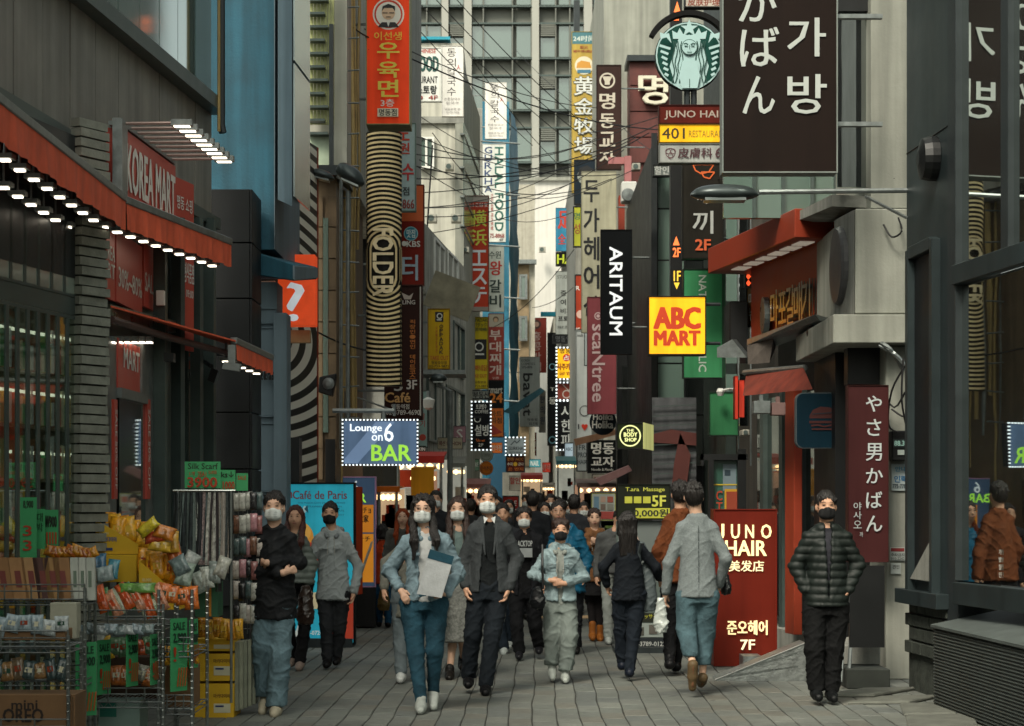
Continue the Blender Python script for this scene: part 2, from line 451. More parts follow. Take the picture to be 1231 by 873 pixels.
for lv in range(3):
    q = MB(); q.wall((ga[0]-.02, ga[1]+.3+.02*lv), (gb[0]-.02, gb[1]+.3), 2.7-.4*lv, 2.72-.4*lv, .02); q.build('shelf_light', mat('shelf_tube', '#f0e8d0', .5, emit=1.2), mart)
UN = []
def pane_row(fr, edges, z0, z1, gm, parent, fw=.035, th=.05):
    for i in range(len(edges)-1):
        x0, x1 = edges[i]*fr.W, edges[i+1]*fr.W
        q = MB()
        for (a, b_, c, d_) in ((x0, x0+fw, z0, z1), (x1-fw, x1, z0, z1), (x0+fw, x1-fw, z0, z0+fw), (x0+fw, x1-fw, z1-fw, z1)):
            q.prism(fr, [(a, c), (b_, c), (b_, d_), (a, d_)], -th, 0)
        wf = q.build('window_frame', M['frame_dark'], parent)
        q = MB(); q.prism(fr, [(x0+fw, z0+fw), (x1-fw, z0+fw), (x1-fw, z1-fw), (x0+fw, z1-fw)], -th*.7, -th*.45)
        q.build('pane', gm, wf)
n = 9
pane_row(fr, [i/ n for i in range(n+1)], 2.99, 3.115+.55, glass('upper_shop_glass', '#9fb0a6', .06, .3), mart, .02, .012)
pane_row(fr, [i/12 for i in range(13)], .25, 2.86, M['g_door'], mart, .022, .014)
q = MB(); q.wall(ga, gb, 2.865, 2.985, .12); q.build('transom', M['frame_dark'], mart)
q = MB(); q.wall(ga, gb, 0, .24, .12); q.build('plinth', M['concrete'], mart)
for i in range(0):     # handles
    q = MB(); x_ = fr.W*(.12 + i*.1)
    q.prism(fr, [(x_, 2.7), (x_+.022, 2.7), (x_+.022, 2.85), (x_, 2.85)], .0, .02); q.build('hinge', M['black'], mart)
# slatted tile pillar 93-127
pf = Frame((X(93, 13.7), 13.7), (X(127, 13.95), 13.95), 0, 6)
q = MB(); q.wall((X(94, 13.78), 13.78), (X(127, 14.0), 14.0), 0, 4.15, .06); q.build('pillar', M['joint'], mart)
zz = .02; kk = 0
while zz < 4.2:
    h = .068
    q = MB(); dd = rnd.uniform(.015, .045)
    q.prism(pf, [(0, zz), (pf.W, zz), (pf.W, zz+h-.012), (0, zz+h-.012)], -.06, dd); q.build('tile', M['slat_tile'], mart)
    zz += h
# recessed entrance bay, 127-250
q = MB(); q.wall((X(118, 14.35), 14.35), (X(250, 18.7), 18.7), 0, 4.12, .3); q.build('entrance_wall', M['frame_dark'], mart)
er = Frame((X(127, 15.5), 15.5), (X(212, 17.2), 17.2), 0, 5)
# window panels with red film behind the second awning
def mart_panel(x0, y0, x1, y1, Y, Y2, texts, nm='sign_panel'):
    f = PF(x0, y0, x1, y1, Y, Y2)
    q = MB(); q.prism(f, [(0, 0), (f.W, 0), (f.W, f.H), (0, f.H)], -.03, 0); o = q.build(nm, M['red_sign'], mart)
    for (t, a, b_, c, d_, bo, mo) in texts:
        q = MB(); put(q, f, t, a*f.W, b_*f.H, c*f.W, d_*f.H, bo, mo); q.build('lettering', M['white_paint'], o)
mart_panel(128, 272, 138, 358, 14.3, 14.55, [('REA', .1, .55, .95, .75, .03, 'h'), ('RT', .1, .3, .95, .5, .03, 'h')])
mart_panel(140, 276, 171, 362, 14.6, 15.6, [('30%~80%', .06, .22, .96, .5, .03, 'h')])
mart_panel(173, 292, 187, 368, 15.65, 16.1, [('SALE', .05, .25, .95, .55, .03, 'h')])
mart_panel(210, 212, 233, 418, 16.7, 17.15, [('Korean food', .1, .62, .95, .68, .02, 'h'), ('명동 대형식품점', .02, .4, .98, .52, .02, 'h'), ('Open 09:00', .1, .3, .95, .36, .02, 'h'), ('명동 쇼핑', .1, .82, .9, .9, .02, 'h')])
mart_panel(142, 406, 171, 466, 14.6, 15.6, [('MART', .2, .45, .85, .85, .05, 'h')])
for (x0, x1, ya, yb) in ((128, 140, 14.3, 14.6), (171, 187, 15.5, 16.0)):   # bright steel door columns
    f = PF(x0, 405, x1, 640, ya, yb); q = MB(); q.prism(f, [(0, -.4), (f.W, -.4), (f.W, f.H), (0, f.H)], -.1, .0); q.build('door_post', M['galv'], mart)
f = PF(140, 478, 172, 640, 14.65, 15.6); q = MB(); q.prism(f, [(0, -.4), (f.W, -.4), (f.W, f.H), (0, f.H)], -.02, .02); q.build('door', M['g_dark'], mart)
f = PF(140, 466, 172, 478, 14.6, 15.55); q = MB(); q.prism(f, [(0, 0), (f.W, 0), (f.W, f.H), (0, f.H)], -.02, .04); q.build('door_head', M['galv'], mart)
for x0 in (134, 174):
    f = PF(x0, 480, x0+4, 600, 14.3+(x0-134)*.032, 14.4+(x0-134)*.032)
    q = MB(); q.prism(f, [(0, 0), (f.W, 0), (f.W, f.H), (0, f.H)], 0, .02); st = q.build('door_strip', M['red_sign'], mart)
    q = MB(); put(q, f, 'SALE 50% OFF', .2*f.W, .1*f.H, .8*f.W, .9*f.H, 0, 'r', .024); q.build('lettering', M['white_paint'], st)
for x0, x1, ya, yb, nm in ((212, 232, 17.2, 17.6, 'g_dark'), (234, 249, 17.8, 18.2, 'frame_dark')):
    f = PF(x0, 420, x1, 640, ya, yb); q = MB(); q.prism(f, [(0, -.3), (f.W, -.3), (f.W, f.H), (0, f.H)], -.02, .05); q.build('door_leaf', M[nm], mart)
for x0, x1 in ((187, 190), (208, 213), (231, 235), (247, 250)):
    Yq = 15.9 + (x0-187)*.033
    f = PF(x0, 262, x1, 640, Yq, Yq+.05); q = MB(); q.prism(f, [(0, -.4), (f.W, -.4), (f.W, f.H), (0, f.H)], -.02, .08); q.build('mullion', M['frame_dark'], mart)
q = MB(); f = PF(189, 350, 199, 368, 15.9); q.prism(f, [(0, 0), (f.W, 0), (f.W, f.H), (0, f.H)], 0, .06); q.build('meter_box', M['white_paint'], mart, bevel=.005)
# black clad box 250-300
bx = building('black_panel_tower', 'black panelled box wall between the mart and the blue building', (-2.74, 19.3, 0))
q = MB(); q.box(X(249, 19.32), X(300, 19.32), 19.33, 20.0, 0, Z(228, 19.3)); q.build('wall', M['black'], bx)
zs = [228, 293, 360, 428, 497, 565, 640, 730]
for i in range(7):
    q = MB(); q.box(X(251, 19.3), X(300.5, 19.3), 19.28, 19.326, Z(zs[i+1], 19.3)+.012, Z(zs[i], 19.3)); q.build('panel', M['black_panel'], bx, bevel=.004)
    q = MB(); q.box(X(300.5, 19.3)+.001, X(302, 19.3)+.012, 19.28, 19.98, Z(zs[i+1], 19.3)+.012, Z(zs[i], 19.3)); q.build('panel', M['black_panel'], bx, bevel=.004)
q = MB(); q.tube([P(246, 435, 17.8), P(254, 440, 17.7)], .02); q.obox(P(257, 452, 17.6), (.03, 0, -.012), (0, .06, 0), (.018, 0, .055))
q.build('security_camera', M['black'], bx)

# ================= LEFT: blue building =================
bb = building('blue_building', 'tall blue painted building with pale ledge and grey shopfront panels', (-2.6, 20.5, 0))
q = MB(); q.box(X(215, 20.1), X(330, 20.1), 20.1, 22.4, Z(300, 20.1), 15); q.build('wall', M['blue_wall'], bb)
q = MB(); q.box(X(330, 20.1)+.0, X(331, 20.1), 20.06, 22.4, Z(300, 20.1), 15); q.build('corner_trim', M['blue_grey'], bb)
q = MB(); q.hexa([P(303, 330, 20.0), P(354, 338, 19.8), P(381, 336, 21.2), P(303, 336, 21.4), P(303, 302, 20.0), P(354, 318, 19.8), P(381, 321, 21.2), P(303, 321, 21.4)])
q.build('ledge', M['blue_wall'], bb, bevel=.01)
q = MB(); q.hexa([P(352, 335, 19.77), P(354, 337, 19.77), P(382, 334, 21.18), P(380, 334, 21.18), P(352, 319, 19.77), P(354.5, 320, 19.77), P(382, 322, 21.18), P(380, 322, 21.18)]); q.build('ledge_trim', M['blue_grey'], bb)
q = MB(); q.box(X(215, 20.5), X(333, 20.5), 20.5, 21.0, 0, Z(335, 20.1)+.01); q.build('lower_wall', M['blue_grey'], bb)
for (x0, y0, x1, y1) in ((305, 372, 331, 388), (306, 395, 329, 500), (306, 510, 330, 590), (306, 600, 330, 720)):
    f = PF(x0, y0, x1, y1, 20.49)
    q = MB(); q.prism(f, [(0, 0), (f.W, 0), (f.W, f.H), (0, f.H)], 0, .012); q.build('panel', M['blue_grey'], bb, bevel=.004)
    q = MB()
    for a, b_, c, d_ in ((-.012, .0, -.012, f.H+.012), (f.W, f.W+.012, -.012, f.H+.012), (0, f.W, -.012, 0), (0, f.W, f.H, f.H+.012)):
        q.prism(f, [(a, c), (b_, c), (b_, d_), (a, d_)], 0, .03)
    q.build('panel_moulding', M['blue_grey'], bb)
q = MB(); q.box(X(333, 20.6), X(349, 20.6), 20.3, 20.65, 0, Z(376, 20.3)); q.build('column', M['blue_grey'], bb, bevel=.01)
f = PF(309, 443, 329, 457, 20.4); q = MB(); put(q, f, 'Café de Paris', 0, 0, f.W, f.H, .03, 'h', .0)
put(q, f, 'Café de Paris', 0, 0, f.W, f.H, .03, 'h', .02); q.build('lettering', M['black'], bb)
# the pale sign box hanging on its corner, 334-372
sb = thing('corner_light_box', 'tall unlit grey light box hanging on the corner of the blue building', 'sign', P(353, 248, 20.0))
q = MB(); q.hexa([P(334, 240, 20.0), P(351, 248, 19.6), P(372, 236, 20.6), P(352, 228, 21.0), P(334, -60, 20.0), P(351, -60, 19.6), P(372, -60, 20.6), P(352, -60, 21.0)])
q.build('casing', M['blue_grey'], sb)
for y0, y1 in ((-60, 78), (82, 240)):
    f = Frame((X(352.5, 19.6), 19.6), (X(371, 20.55), 20.55), Z(y1, 19.8), Z(y0, 19.8))
    q = MB(); q.prism(f, [(0, 0), (f.W, 0), (f.W, f.H), (0, f.H)], .0, .015); q.build('face_panel', glass('scratched_acrylic', '#7d8a8d', .18, .4), sb)

# ================= LEFT: zebra shop =================
def zebra_mat():
    m = bpy.data.materials.new('zebra_ring_print'); m.use_nodes = True
    N = m.node_tree.nodes; L = m.node_tree.links; b = N['Principled BSDF']
    tc = N.new('ShaderNodeTexCoord'); mp = N.new('ShaderNodeMapping')
    mp.inputs['Location'].default_value = (0, 1.9, -12.2); mp.inputs['Scale'].default_value = (0, 1, 3.5)
    L.new(tc.outputs['Object'], mp.inputs['Vector'])
    ln = N.new('ShaderNodeVectorMath'); ln.operation = 'LENGTH'; L.new(mp.outputs['Vector'], ln.inputs[0])
    mu = N.new('ShaderNodeMath'); mu.operation = 'MULTIPLY'; mu.inputs[1].default_value = 1.9; L.new(ln.outputs['Value'], mu.inputs[0])
    fr_ = N.new('ShaderNodeMath'); fr_.operation = 'FRACT'; L.new(mu.outputs[0], fr_.inputs[0])
    gt = N.new('ShaderNodeMath'); gt.operation = 'GREATER_THAN'; gt.inputs[1].default_value = .48; L.new(fr_.outputs[0], gt.inputs[0])
    mx = N.new('ShaderNodeMix'); mx.data_type = 'RGBA'; L.new(gt.outputs[0], mx.inputs['Factor'])
    mx.inputs['A'].default_value = (.012, .012, .012, 1); mx.inputs['B'].default_value = (.72, .70, .60, 1)
    L.new(mx.outputs['Result'], b.inputs['Base Color']); b.inputs['Roughness'].default_value = .5
    return m
M['zebra'] = zebra_mat()
zb = building('zebra_shop', 'shoe shop front wrapped in black and white ring stripes', (-2.45, 23.5, 0))
q = MB(); q.wall((X(330, 22.2), 22.2), (X(381, 23.9), 23.9), 0, Z(150, 22.5), .3); q.build('striped_wall', M['zebra'], zb)
q = MB(); q.wall((X(381, 23.9), 23.9), (X(383, 23.95), 23.95), 0, Z(150, 22.5), .3); q.build('edge_trim', M['orange_red'], zb)
q = MB(); q.box(X(346, 22.4), X(362, 22.4), 22.2, 22.5, 0, Z(526, 22.2)); q.build('black_door_post', M['black'], zb)
q = MB(); f = PF(349, 397, 373, 412, 22.3); q.prism(f, [(0, 0), (f.W, 0), (f.W, f.H), (0, f.H)], -.1, 0.0); q.build('wood_shelf', mat('raw_wood', '#a08a63', .7, var=.2), zb)
qs = thing('question_sign', 'orange box sign bearing a big white question mark', 'sign', P(356, 390, 22.2))
q = MB(); q.box(X(334, 21.9), X(379, 21.9), 21.9, 22.15, Z(391, 21.9), Z(306, 21.9)); q.build('casing', mat('question_orange', '#c8431c', .5, emit=.3), qs, bevel=.006)
f = PF(334, 306, 379, 391, 21.9); q = MB(); put(q, f, '?', .2*f.W, .06*f.H, .75*f.W, .60*f.H, .05); q.build('lettering', mat('pale_print', '#c6ccd0', .5, emit=.25), qs)

# ================= LEFT: old tiled building with pipes =================
ob = building('old_tiled_building', 'old brown tiled building hung with pipes and cables', (-2.3, 26, 0))
q = MB(); q.box(X(330, 24.6), X(404, 24.6), 24.6, 29, 0, Z(200, 24.6)); q.build('wall', M['brown_tile'], ob)
q = MB(); q.box(X(372, 24.4), X(415, 24.4), 24.3, 26.0, Z(212, 24.4), Z(200, 24.4)); q.build('cornice', M['dark_metal'], ob)
for i in range(9):
    for (x0, x1) in ((379, 388), (395, 404.5)):
        q = MB(); f = PF(x0, 236+i*38, x1, 236+i*38+36.5, 24.58); q.prism(f, [(0, 0), (f.W, 0), (f.W, f.H), (0, f.H)], 0, .015+rnd.uniform(0, .01)); q.build('tile', M['brown_tile'], ob)
q = MB(); f = PF(388.5, 262, 394.5, 520, 24.55); q.prism(f, [(0, 0), (f.W, 0), (f.W, f.H), (0, f.H)], -.02, .0); q.build('narrow_window', M['g_green'], ob)
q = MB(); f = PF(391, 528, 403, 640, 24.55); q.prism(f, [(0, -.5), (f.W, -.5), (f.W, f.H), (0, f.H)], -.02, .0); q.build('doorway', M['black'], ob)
q = MB(); q.box(X(330, 24.6), X(445, 29), 24.9, 33, Z(200, 24.6), 15); q.build('upper_wall', M['plaster_cream'], ob)
for i in range(7):   # finned greenish stair window
    f = PF(373+i*4.2, -30, 373+i*4.2+3.6, 150, 24.7); q = MB(); q.prism(f, [(0, 0), (f.W, 0), (f.W, f.H), (0, f.H)], -.02, .02)
    q.build('window_strip', mat('lime_glass', '#a9ad78', .25, var=.4, scale=3), ob)
f = PF(372, 163, 400, 202, 24.7); q = MB(); q.prism(f, [(0, 0), (f.W, 0), (f.W, f.H), (0, f.H)], -.02, .03); q.build('panel', mat('pale_green_panel', '#a9b9a2', .5), ob)
for i in range(12):
    q = MB(); yy = -16 + i*16; f = PF(371, yy, 391+4*(i % 2), yy+3, 24.6); q.prism(f, [(0, 0), (f.W, 0), (f.W, f.H), (0, f.H)], -.06, .08); q.build('fin', M['frame_dark'], ob)
q = MB(); f = PF(396, 30, 401, 205, 24.55); q.prism(f, [(0, 0), (f.W, 0), (f.W, f.H), (0, f.H)], -.05, .05); q.build('mullion', M['dark_metal'], ob)
for i, (x_, r_, y0, y1) in enumerate(((407, .03, -30, 560), (411, .022, 60, 600), (415, .035, -30, 470), (419, .02, 0, 520), (423, .03, -30, 500), (427, .014, 0, 560), (404, .015, 120, 500), (431, .02, -30, 300))):
    q = MB(); pts = [P(x_ + 1.2*math.sin(k*1.3+i), y0+(y1-y0)*k/8, 25.2+.1*i) for k in range(9)]; q.tube(pts, r_, 7)
    q.build('pipe', M['pipe'] if i % 3 else M['galv'], ob)
for i in range(14):
    q = MB(); yy = 10+i*38; q.tube([P(403, yy, 25.1), P(432, yy+rnd.uniform(-3, 3), 25.1)], .012, 5); q.build('pipe_bracket', M['galv'], ob)

# ================= LEFT: farther row =================
def fwin(b, x0, y0, x1, y1, Y, Y2=None, gm='g_pale', fm='white_paint', cols=2, fw=.05):
    f = PF(x0, y0, x1, y1, Y, Y2)
    q = MB()
    for a, b_, c, d_ in [(0, fw, 0, f.H), (f.W-fw, f.W, 0, f.H), (fw, f.W-fw, 0, fw), (fw, f.W-fw, f.H-fw, f.H)] + [(f.W*k/cols-fw/2, f.W*k/cols+fw/2, fw, f.H-fw) for k in range(1, cols)]:
        q.prism(f, [(a, c), (b_, c), (b_, d_), (a, d_)], -.04, .06)
    w_ = q.build('window', M[fm], b)
    q = MB(); q.prism(f, [(fw*.5, fw*.5), (f.W-fw*.5, fw*.5), (f.W-fw*.5, f.H-fw*.5), (fw*.5, f.H-fw*.5)], -.02, .01); q.build('pane', M[gm], w_)
def fpanel(b, nm, x0, y0, x1, y1, Y, m, t=.1, Y2=None, bevel=0):
    f = PF(x0, y0, x1, y1, Y, Y2); q = MB(); q.prism(f, [(0, 0), (f.W, 0), (f.W, f.H), (0, f.H)], -t, 0)
    return q.build(nm, m, b, bevel=bevel)
lb = building('narrow_left_building', 'narrow grey building behind the ring striped banner with cluttered windows', (-2.2, 31, 0))
q = MB(); q.box(-4, X(484, 31.5), 31.5, 38, 0, 14); q.build('wall', M['concrete'], lb)
fpanel(lb, 'panel', 428, 250, 440, 492, 31.3, M['black_panel'])
for i in range(5): fwin(lb, 425, -20+i*95, 442, 45+i*95, 31.4, cols=1)
for i in range(5): fwin(lb, 500-14, 280+i*60, 500-3, 320+i*60, 31.4, cols=1)
fpanel(lb, 'shopfront', 430, 560, 484, 700, 31.2, M['g_dark'])
cb = building('cream_building', 'stained cream building with a glazed corner and teal roof edge', (-1.6, 46, 0))
q = MB(); q.box(-4, X(557, 46), 46, 58, 0, Z(52, 46)); q.build('wall', M['plaster_cream'], cb)
fpanel(cb, 'roof_trim', 498, 44, 541, 47.5, 45.9, mat('teal_trim', '#1d8fa6', .5), 1.0)
fpanel(cb, 'ledge', 498, 140, 557, 148, 45.9, M['concrete'], .4)
q = MB(); q.wall((X(557.5, 45.9), 45.9), (X(577, 52), 52), 0, Z(80, 46), .2); q.build('side_wall', M['concrete_pale'], cb)
q = MB(); q.wall((X(558, 45.8), 45.8), (X(576, 51.4), 51.4), Z(280, 46), Z(150, 46), .02); q.build('glazed_corner', M['g_pale'], cb)
for y_ in (160, 200, 235, 270): fpanel(cb, 'mullion', 558, y_, 577, y_+2, 45.7, M['galv'], .1, 51.2)
for y_ in (60, 165): fwin(cb, 503, y_, 522, y_+38, 45.9)
nb = building('grey_shop_row', 'grimy concrete shop house with upstairs windows and a slipping old board', (-1.5, 38, 0))
q = MB(); q.hexa([(X(505, 37), 37, 0), (X(560, 45), 45, 0), (-4, 45.6, 0), (-4, 37.6, 0), (X(505, 37), 37, Z(262, 37)), (X(560, 45), 45, Z(262, 37)), (-4, 45.6, Z(262, 37)), (-4, 37.6, Z(262, 37))])
q.build('wall', mat('worn_pale_concrete', '#a3a398', .85, var=.25, scale=2, bump=.4, streak=.45), nb)
for (x0, x1, y0, y1) in ((520, 532, 285, 330), (536, 548, 300, 345), (519, 532, 378, 440), (543, 556, 385, 450), (512, 530, 452, 530), (534, 556, 462, 530)):
    t0 = (x0-505)/55; t1 = (x1-505)/55
    fwin(nb, x0, y0, x1, y1, 36.9+8*t0, 36.9+8*t1, gm='g_dark' if y0 > 420 else 'g_pale', fm='frame_dark' if y0 > 350 else 'white_paint')
q = MB(); c_ = P(543, 356, 37.5); q.obox(c_, (.42, 0, -.16), (.0, .05, 0), (.12, 0, .32)); q.build('old_board', mat('faded_board', '#8f8a76', .8, var=.4, scale=2.5), nb)
q = MB(); q.box(X(500, 36.4), X(560, 36.4), 35.9, 37, Z(452, 36.4), Z(447, 36.4)); q.build('ledge', M['galv'], nb)
# blue scaffold netting
net = building('scaffolded_building', 'building wrapped in bright blue scaffold sheeting', (-.3, 66, 0))
q = MB(); q.smooth = True
nu, nv = 16, 40
for side in range(2):
    vs = []
    for j in range(nv+1):
        for i in range(nu+1):
            u = i/nu; z = Z(575, 66) + (Z(122 if side == 0 else 126, 66) - Z(575, 66))*j/nv
            bul = .06*abs(math.sin(j*math.pi/4.0)) + .05*math.sin(u*9+j*.7)
            if side == 0: x_ = X(580, 66) + (X(612, 66)-X(580, 66))*u; y_ = 66 - bul
            else: x_ = X(612, 66) + (X(622, 70)-X(612, 66))*u + .6*bul; y_ = 66 + 4*u
            vs.append((x_, y_, z))
    fs = [(j*(nu+1)+i, j*(nu+1)+i+1, (j+1)*(nu+1)+i+1, (j+1)*(nu+1)+i) for j in range(nv) for i in range(nu)]
    q.add(vs, fs)
q.build('blue_sheeting', mat('blue_scaffold_sheet', '#2a6c85', .55, var=.18, scale=3, bump=.3, bscale=6, streak=.2), net)
q = MB(); q.box(-4, X(611, 66.4), 66.4, 80, 0, Z(130, 66.4)); q.build('wall', M['concrete'], net)
for j in range(7):
    q = MB(); yy = 170+j*62; q.tube([P(578, yy, 65.6), P(625, yy+3, 65.6)], .03, 5); q.build('scaffold_tube', M['galv'], net)
fpanel(net, 'lower_panel', 588, 520, 608, 640, 65.4, mat('deep_blue_panel', '#1c4a63', .6))
fpanel(net, 'hoarding', 604, 568, 632, 640, 64.8, mat('pale_hoarding', '#9a978c', .7, streak=.3))
# centre white building and cream slice
wb = building('white_gable_building', 'plain white rendered building closing the end of the street', (.9, 105, 0))
q = MB(); q.box(X(622, 105), X(720, 105), 105, 118, 0, Z(214, 105)); q.build('wall', M['plaster_white'], wb)
fpanel(wb, 'parapet', 621, 213, 721, 217, 104.8, M['concrete_pale'])
q = MB(); f = PF(633, 224, 642, 240, 104.9); q.prism(f, [(0, 0), (f.W, 0), (f.W, f.H), (0, f.H)], 0, .05); v_ = q.build('vent', M['galv'], wb)
for k in range(6):
    q = MB(); q.prism(f, [(0.03, f.H*k/6+.02), (f.W-.03, f.H*k/6+.02), (f.W-.03, f.H*(k+.6)/6), (.03, f.H*(k+.6)/6)], .05, .09); q.build('slat', M['frame_dark'], v_)
c2 = building('cream_side_building', 'slim cream building with a brown window strip beside the blue sheeting', (.35, 88, 0))
q = MB(); q.box(-2, X(643, 88), 88, 100, 0, Z(222, 88)); q.build('wall', mat('warm_cream', '#aaa698', .8, streak=.2), c2)
fpanel(c2, 'window_strip', 622, 318, 636, 560, 87.9, mat('brown_strip', '#7b6a50', .6, var=.4, scale=2))
for y_ in (330, 380, 430, 480): fwin(c2, 624, y_, 634, y_+30, 87.7, cols=1, fw=.1, fm='galv')
fpanel(c2, 'ledge', 616, 312, 645, 317, 87.5, M['galv'], .4)
# office tower
tw = building('office_tower', 'grey gridded office tower rising behind the end of the street', (0, 130, 0))
YT = 130
tg = mat('grey_spandrel', '#6a6d66', .6, var=.06, scale=.5); tc_ = mat('cream_pier', '#9fa098', .7, var=.06, scale=.5)
q = MB(); q.box(X(380, YT), X(860, YT), YT+.5, YT+25, 0, 46); q.build('wall', tg, tw)
for (x0, x1) in ((486, 496), (531, 539), (558, 567), (639.5, 648), (702, 712), (770, 778)):
    fpanel(tw, 'pier', x0, -60, x1, 400, YT-.25, tc_, .7)
cols = [(497, 512), (514, 530), (541, 557), (568, 580), (582, 615), (621, 638), (650, 667), (672, 684), (686, 701), (714, 740), (742, 768)]
for (x0, x1) in cols: fpanel(tw, 'mullion', x1+.3, -60, x1+1.7, 400, YT-.05, tg, .5)
for r_ in range(-1, 6):
    yt = 29 + 62.7*r_
    fpanel(tw, 'spandrel_trim', 486, yt-2, 770, yt, YT-.12, M['frame_dark'], .5)
    fpanel(tw, 'spandrel_trim', 486, yt+40, 770, yt+42, YT-.12, M['frame_dark'], .5)
    for i, (x0, x1) in enumerate(cols):
        ytt = yt
        if i in (2, 6):
            q = MB(); f = PF(x0, yt, x1, yt+15, YT)
            for k in range(6): q.prism(f, [(0, f.H*(k+.1)/6), (f.W, f.H*(k+.1)/6), (f.W, f.H*(k+.75)/6), (0, f.H*(k+.75)/6)], 0, .1)
            q.build('louvre', tg, tw); ytt = yt+16
        fpanel(tw, 'window_pane', x0, ytt, x1, yt+39.5, YT+.2, M['g_pale'], .1)

# ================= RIGHT: near corner shop =================
ns = building('corner_shop', 'dark grey corner shop with big mirror-like window and corrugated base', (3.6, 15.5, 0))
pA = (X(1090, 17.0), 17.0); pB = (X(1139, 15.75), 15.75); pC = (X(1152, 15.5), 15.5)
q = MB(); q.wall(pA, pB, .78, 12, .35); q.build('wall', M['grey_frame'], ns)
q = MB(); q.wall((pA[0]+.02, pA[1]), (pB[0]+.02, pB[1]), 0, .78, .35)
q.build('stone_base', mat('dark_rubble', '#30352f', .9, var=.4, scale=8, bump=1, bscale=14), ns)
ff = Frame(pA, pB, 0, 5)
for r_ in range(4):
    for i in range(5):
        q = MB(); x0 = ff.W*(i + .5*(r_ % 2))/5; x1 = min(ff.W, x0+ff.W/5-.012)
        if x0 >= ff.W: continue
        z0 = .32 + r_*.115; q.prism(ff, [(x0, z0), (x1, z0), (x1, z0+.1), (x0, z0+.1)], -.03, .008+rnd.uniform(0, .012)); q.build('brick', MATS['dark_rubble'], ns, bevel=.006)
def on(fr, px, fallback=None):      # where the column px meets the frame's plane, metres from its left edge
    k = (px - CX)/F
    # a.x + u.x t = k (a.y + u.y t)
    return (k*fr.a.y - fr.a.x)/(fr.u.x - k*fr.u.y)
def rib(fr, x0, x1, z0, z1, d, m, nm, par=ns, d0=-.02, bevel=.004):
    q = MB(); q.prism(fr, [(x0, z0), (x1, z0), (x1, z1), (x0, z1)], d0, d); return q.build(nm, m, par, bevel=bevel)
xa, xb = on(ff, 1101), on(ff, 1127)
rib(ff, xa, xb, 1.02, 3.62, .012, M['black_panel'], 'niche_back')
rib(ff, xa-.09, xa, .85, 3.7, .07, M['grey_frame'], 'niche_frame'); rib(ff, xb, xb+.08, .85, 3.7, .07, M['grey_frame'], 'niche_frame')
rib(ff, xa, xb, 3.62, 3.72, .07, M['grey_frame'], 'niche_frame')
q = MB(); q.prism(ff, [(xa, .95), (xb, .95), (xb, 1.3)], .014, .05); q.build('sloping_sill', M['concrete'], ns)
rib(ff, -.02, ff.W+.03, .74, .86, .10, M['grey_frame'], 'sill_band')
rib(ff, 0, ff.W, 4.55, 4.56, .008, M['black'], 'joint_line')
q = MB(); c_ = P(1127, 191, 16.1); q.lathe((c_.x-.1, c_.y, c_.z), [(.06, -.06), (.165, -.03), (.18, .03), (.18, .09), (.13, .13)], 20, axis='x'); q.build('round_wall_lamp', M['black'], ns, smooth=False)
# front post and glass
q = MB(); q.wall(pB, pC, .4, 12, .2); q.build('corner_post', M['dark_metal'], ns)
gA = (X(1154, 15.45), 15.45); gd = Vector((.13, -1.0)).normalized(); gB = (gA[0]+gd.x*4.2, gA[1]+gd.y*4.2)
gf = Frame(gA, gB, 0, 8)
rib(gf, 0, gf.W, .98, 3.26, -.005, M['g_mirror'], 'window_pane', d0=-.02, bevel=0)
rib(gf, 0, on(gf, 1209), 3.42, 8, -.005, M['g_mirror'], 'window_pane', d0=-.02, bevel=0)
rib(gf, on(gf, 1218), gf.W, 3.42, 8, -.005, M['g_mirror'], 'window_pane', d0=-.02, bevel=0)
rib(gf, 0, gf.W, 3.265, 3.415, .07, M['grey_frame'], 'transom')
rib(gf, on(gf, 1209), on(gf, 1218), 3.42, 8, .04, M['dark_metal'], 'mullion')
rib(gf, 0, .035, .98, 8, .05, M['dark_metal'], 'mullion')
rib(gf, 0, gf.W, .8, .97, .06, M['grey_frame'], 'sill')
q = MB(); q.wall((gA[0]+.5, gA[1]), (gB[0]+.9, gB[1]), 0, 12, .2); q.build('back_wall', M['black'], ns)
q = MB()   # vertical sticker and square notice on the pane
xs_ = on(gf, 1201)
for k in range(4): put(q, gf, '가방할인'[k], xs_, 1.2-.055*k, xs_+.06, 1.24-.055*k, .02, 'h', .003)
q.build('lettering', M['white_paint'], ns)
# corrugated base box, top sloping outwards
cA = Vector((X(1124, 15.45), 15.45, 0)); cd = Vector((.05, -1.0, 0)).normalized()
cf = Frame((cA.x, cA.y), (cA.x+cd.x*4, cA.y+cd.y*4), 0, 2)
q = MB(); q.prism(cf, [(0, 0), (cf.W, 0), (cf.W, .62), (0, .62)], -.7, -.0); q.build('base_box', M['corr'], ns)
q = MB(); nr = 24
vs = []
for k in range(nr*4+1):
    z = .015 + .6*k/(nr*4); d_ = .012*(.5+.5*math.sin(k*math.pi/2)) + .004
    vs += [cf.m(0, z, d_), cf.m(cf.W, z, d_)]
q.add(vs, [(2*k, 2*k+1, 2*k+3, 2*k+2) for k in range(nr*4)]); q.build('corrugated_sheet', M['corr'], ns)
q = MB(); q.hexa([cf.m(-.02, .62, .03), cf.m(cf.W, .62, .03), cf.m(cf.W, .62, -.75), cf.m(-.02, .62, -.75), cf.m(-.02, .64, .03), cf.m(cf.W, .64, .03), cf.m(cf.W, .80, -.75), cf.m(-.02, .80, -.75)])
q.build('base_cap', mat('dull_cap_sheet', '#4d5452', .6, var=.2, streak=.2), ns)

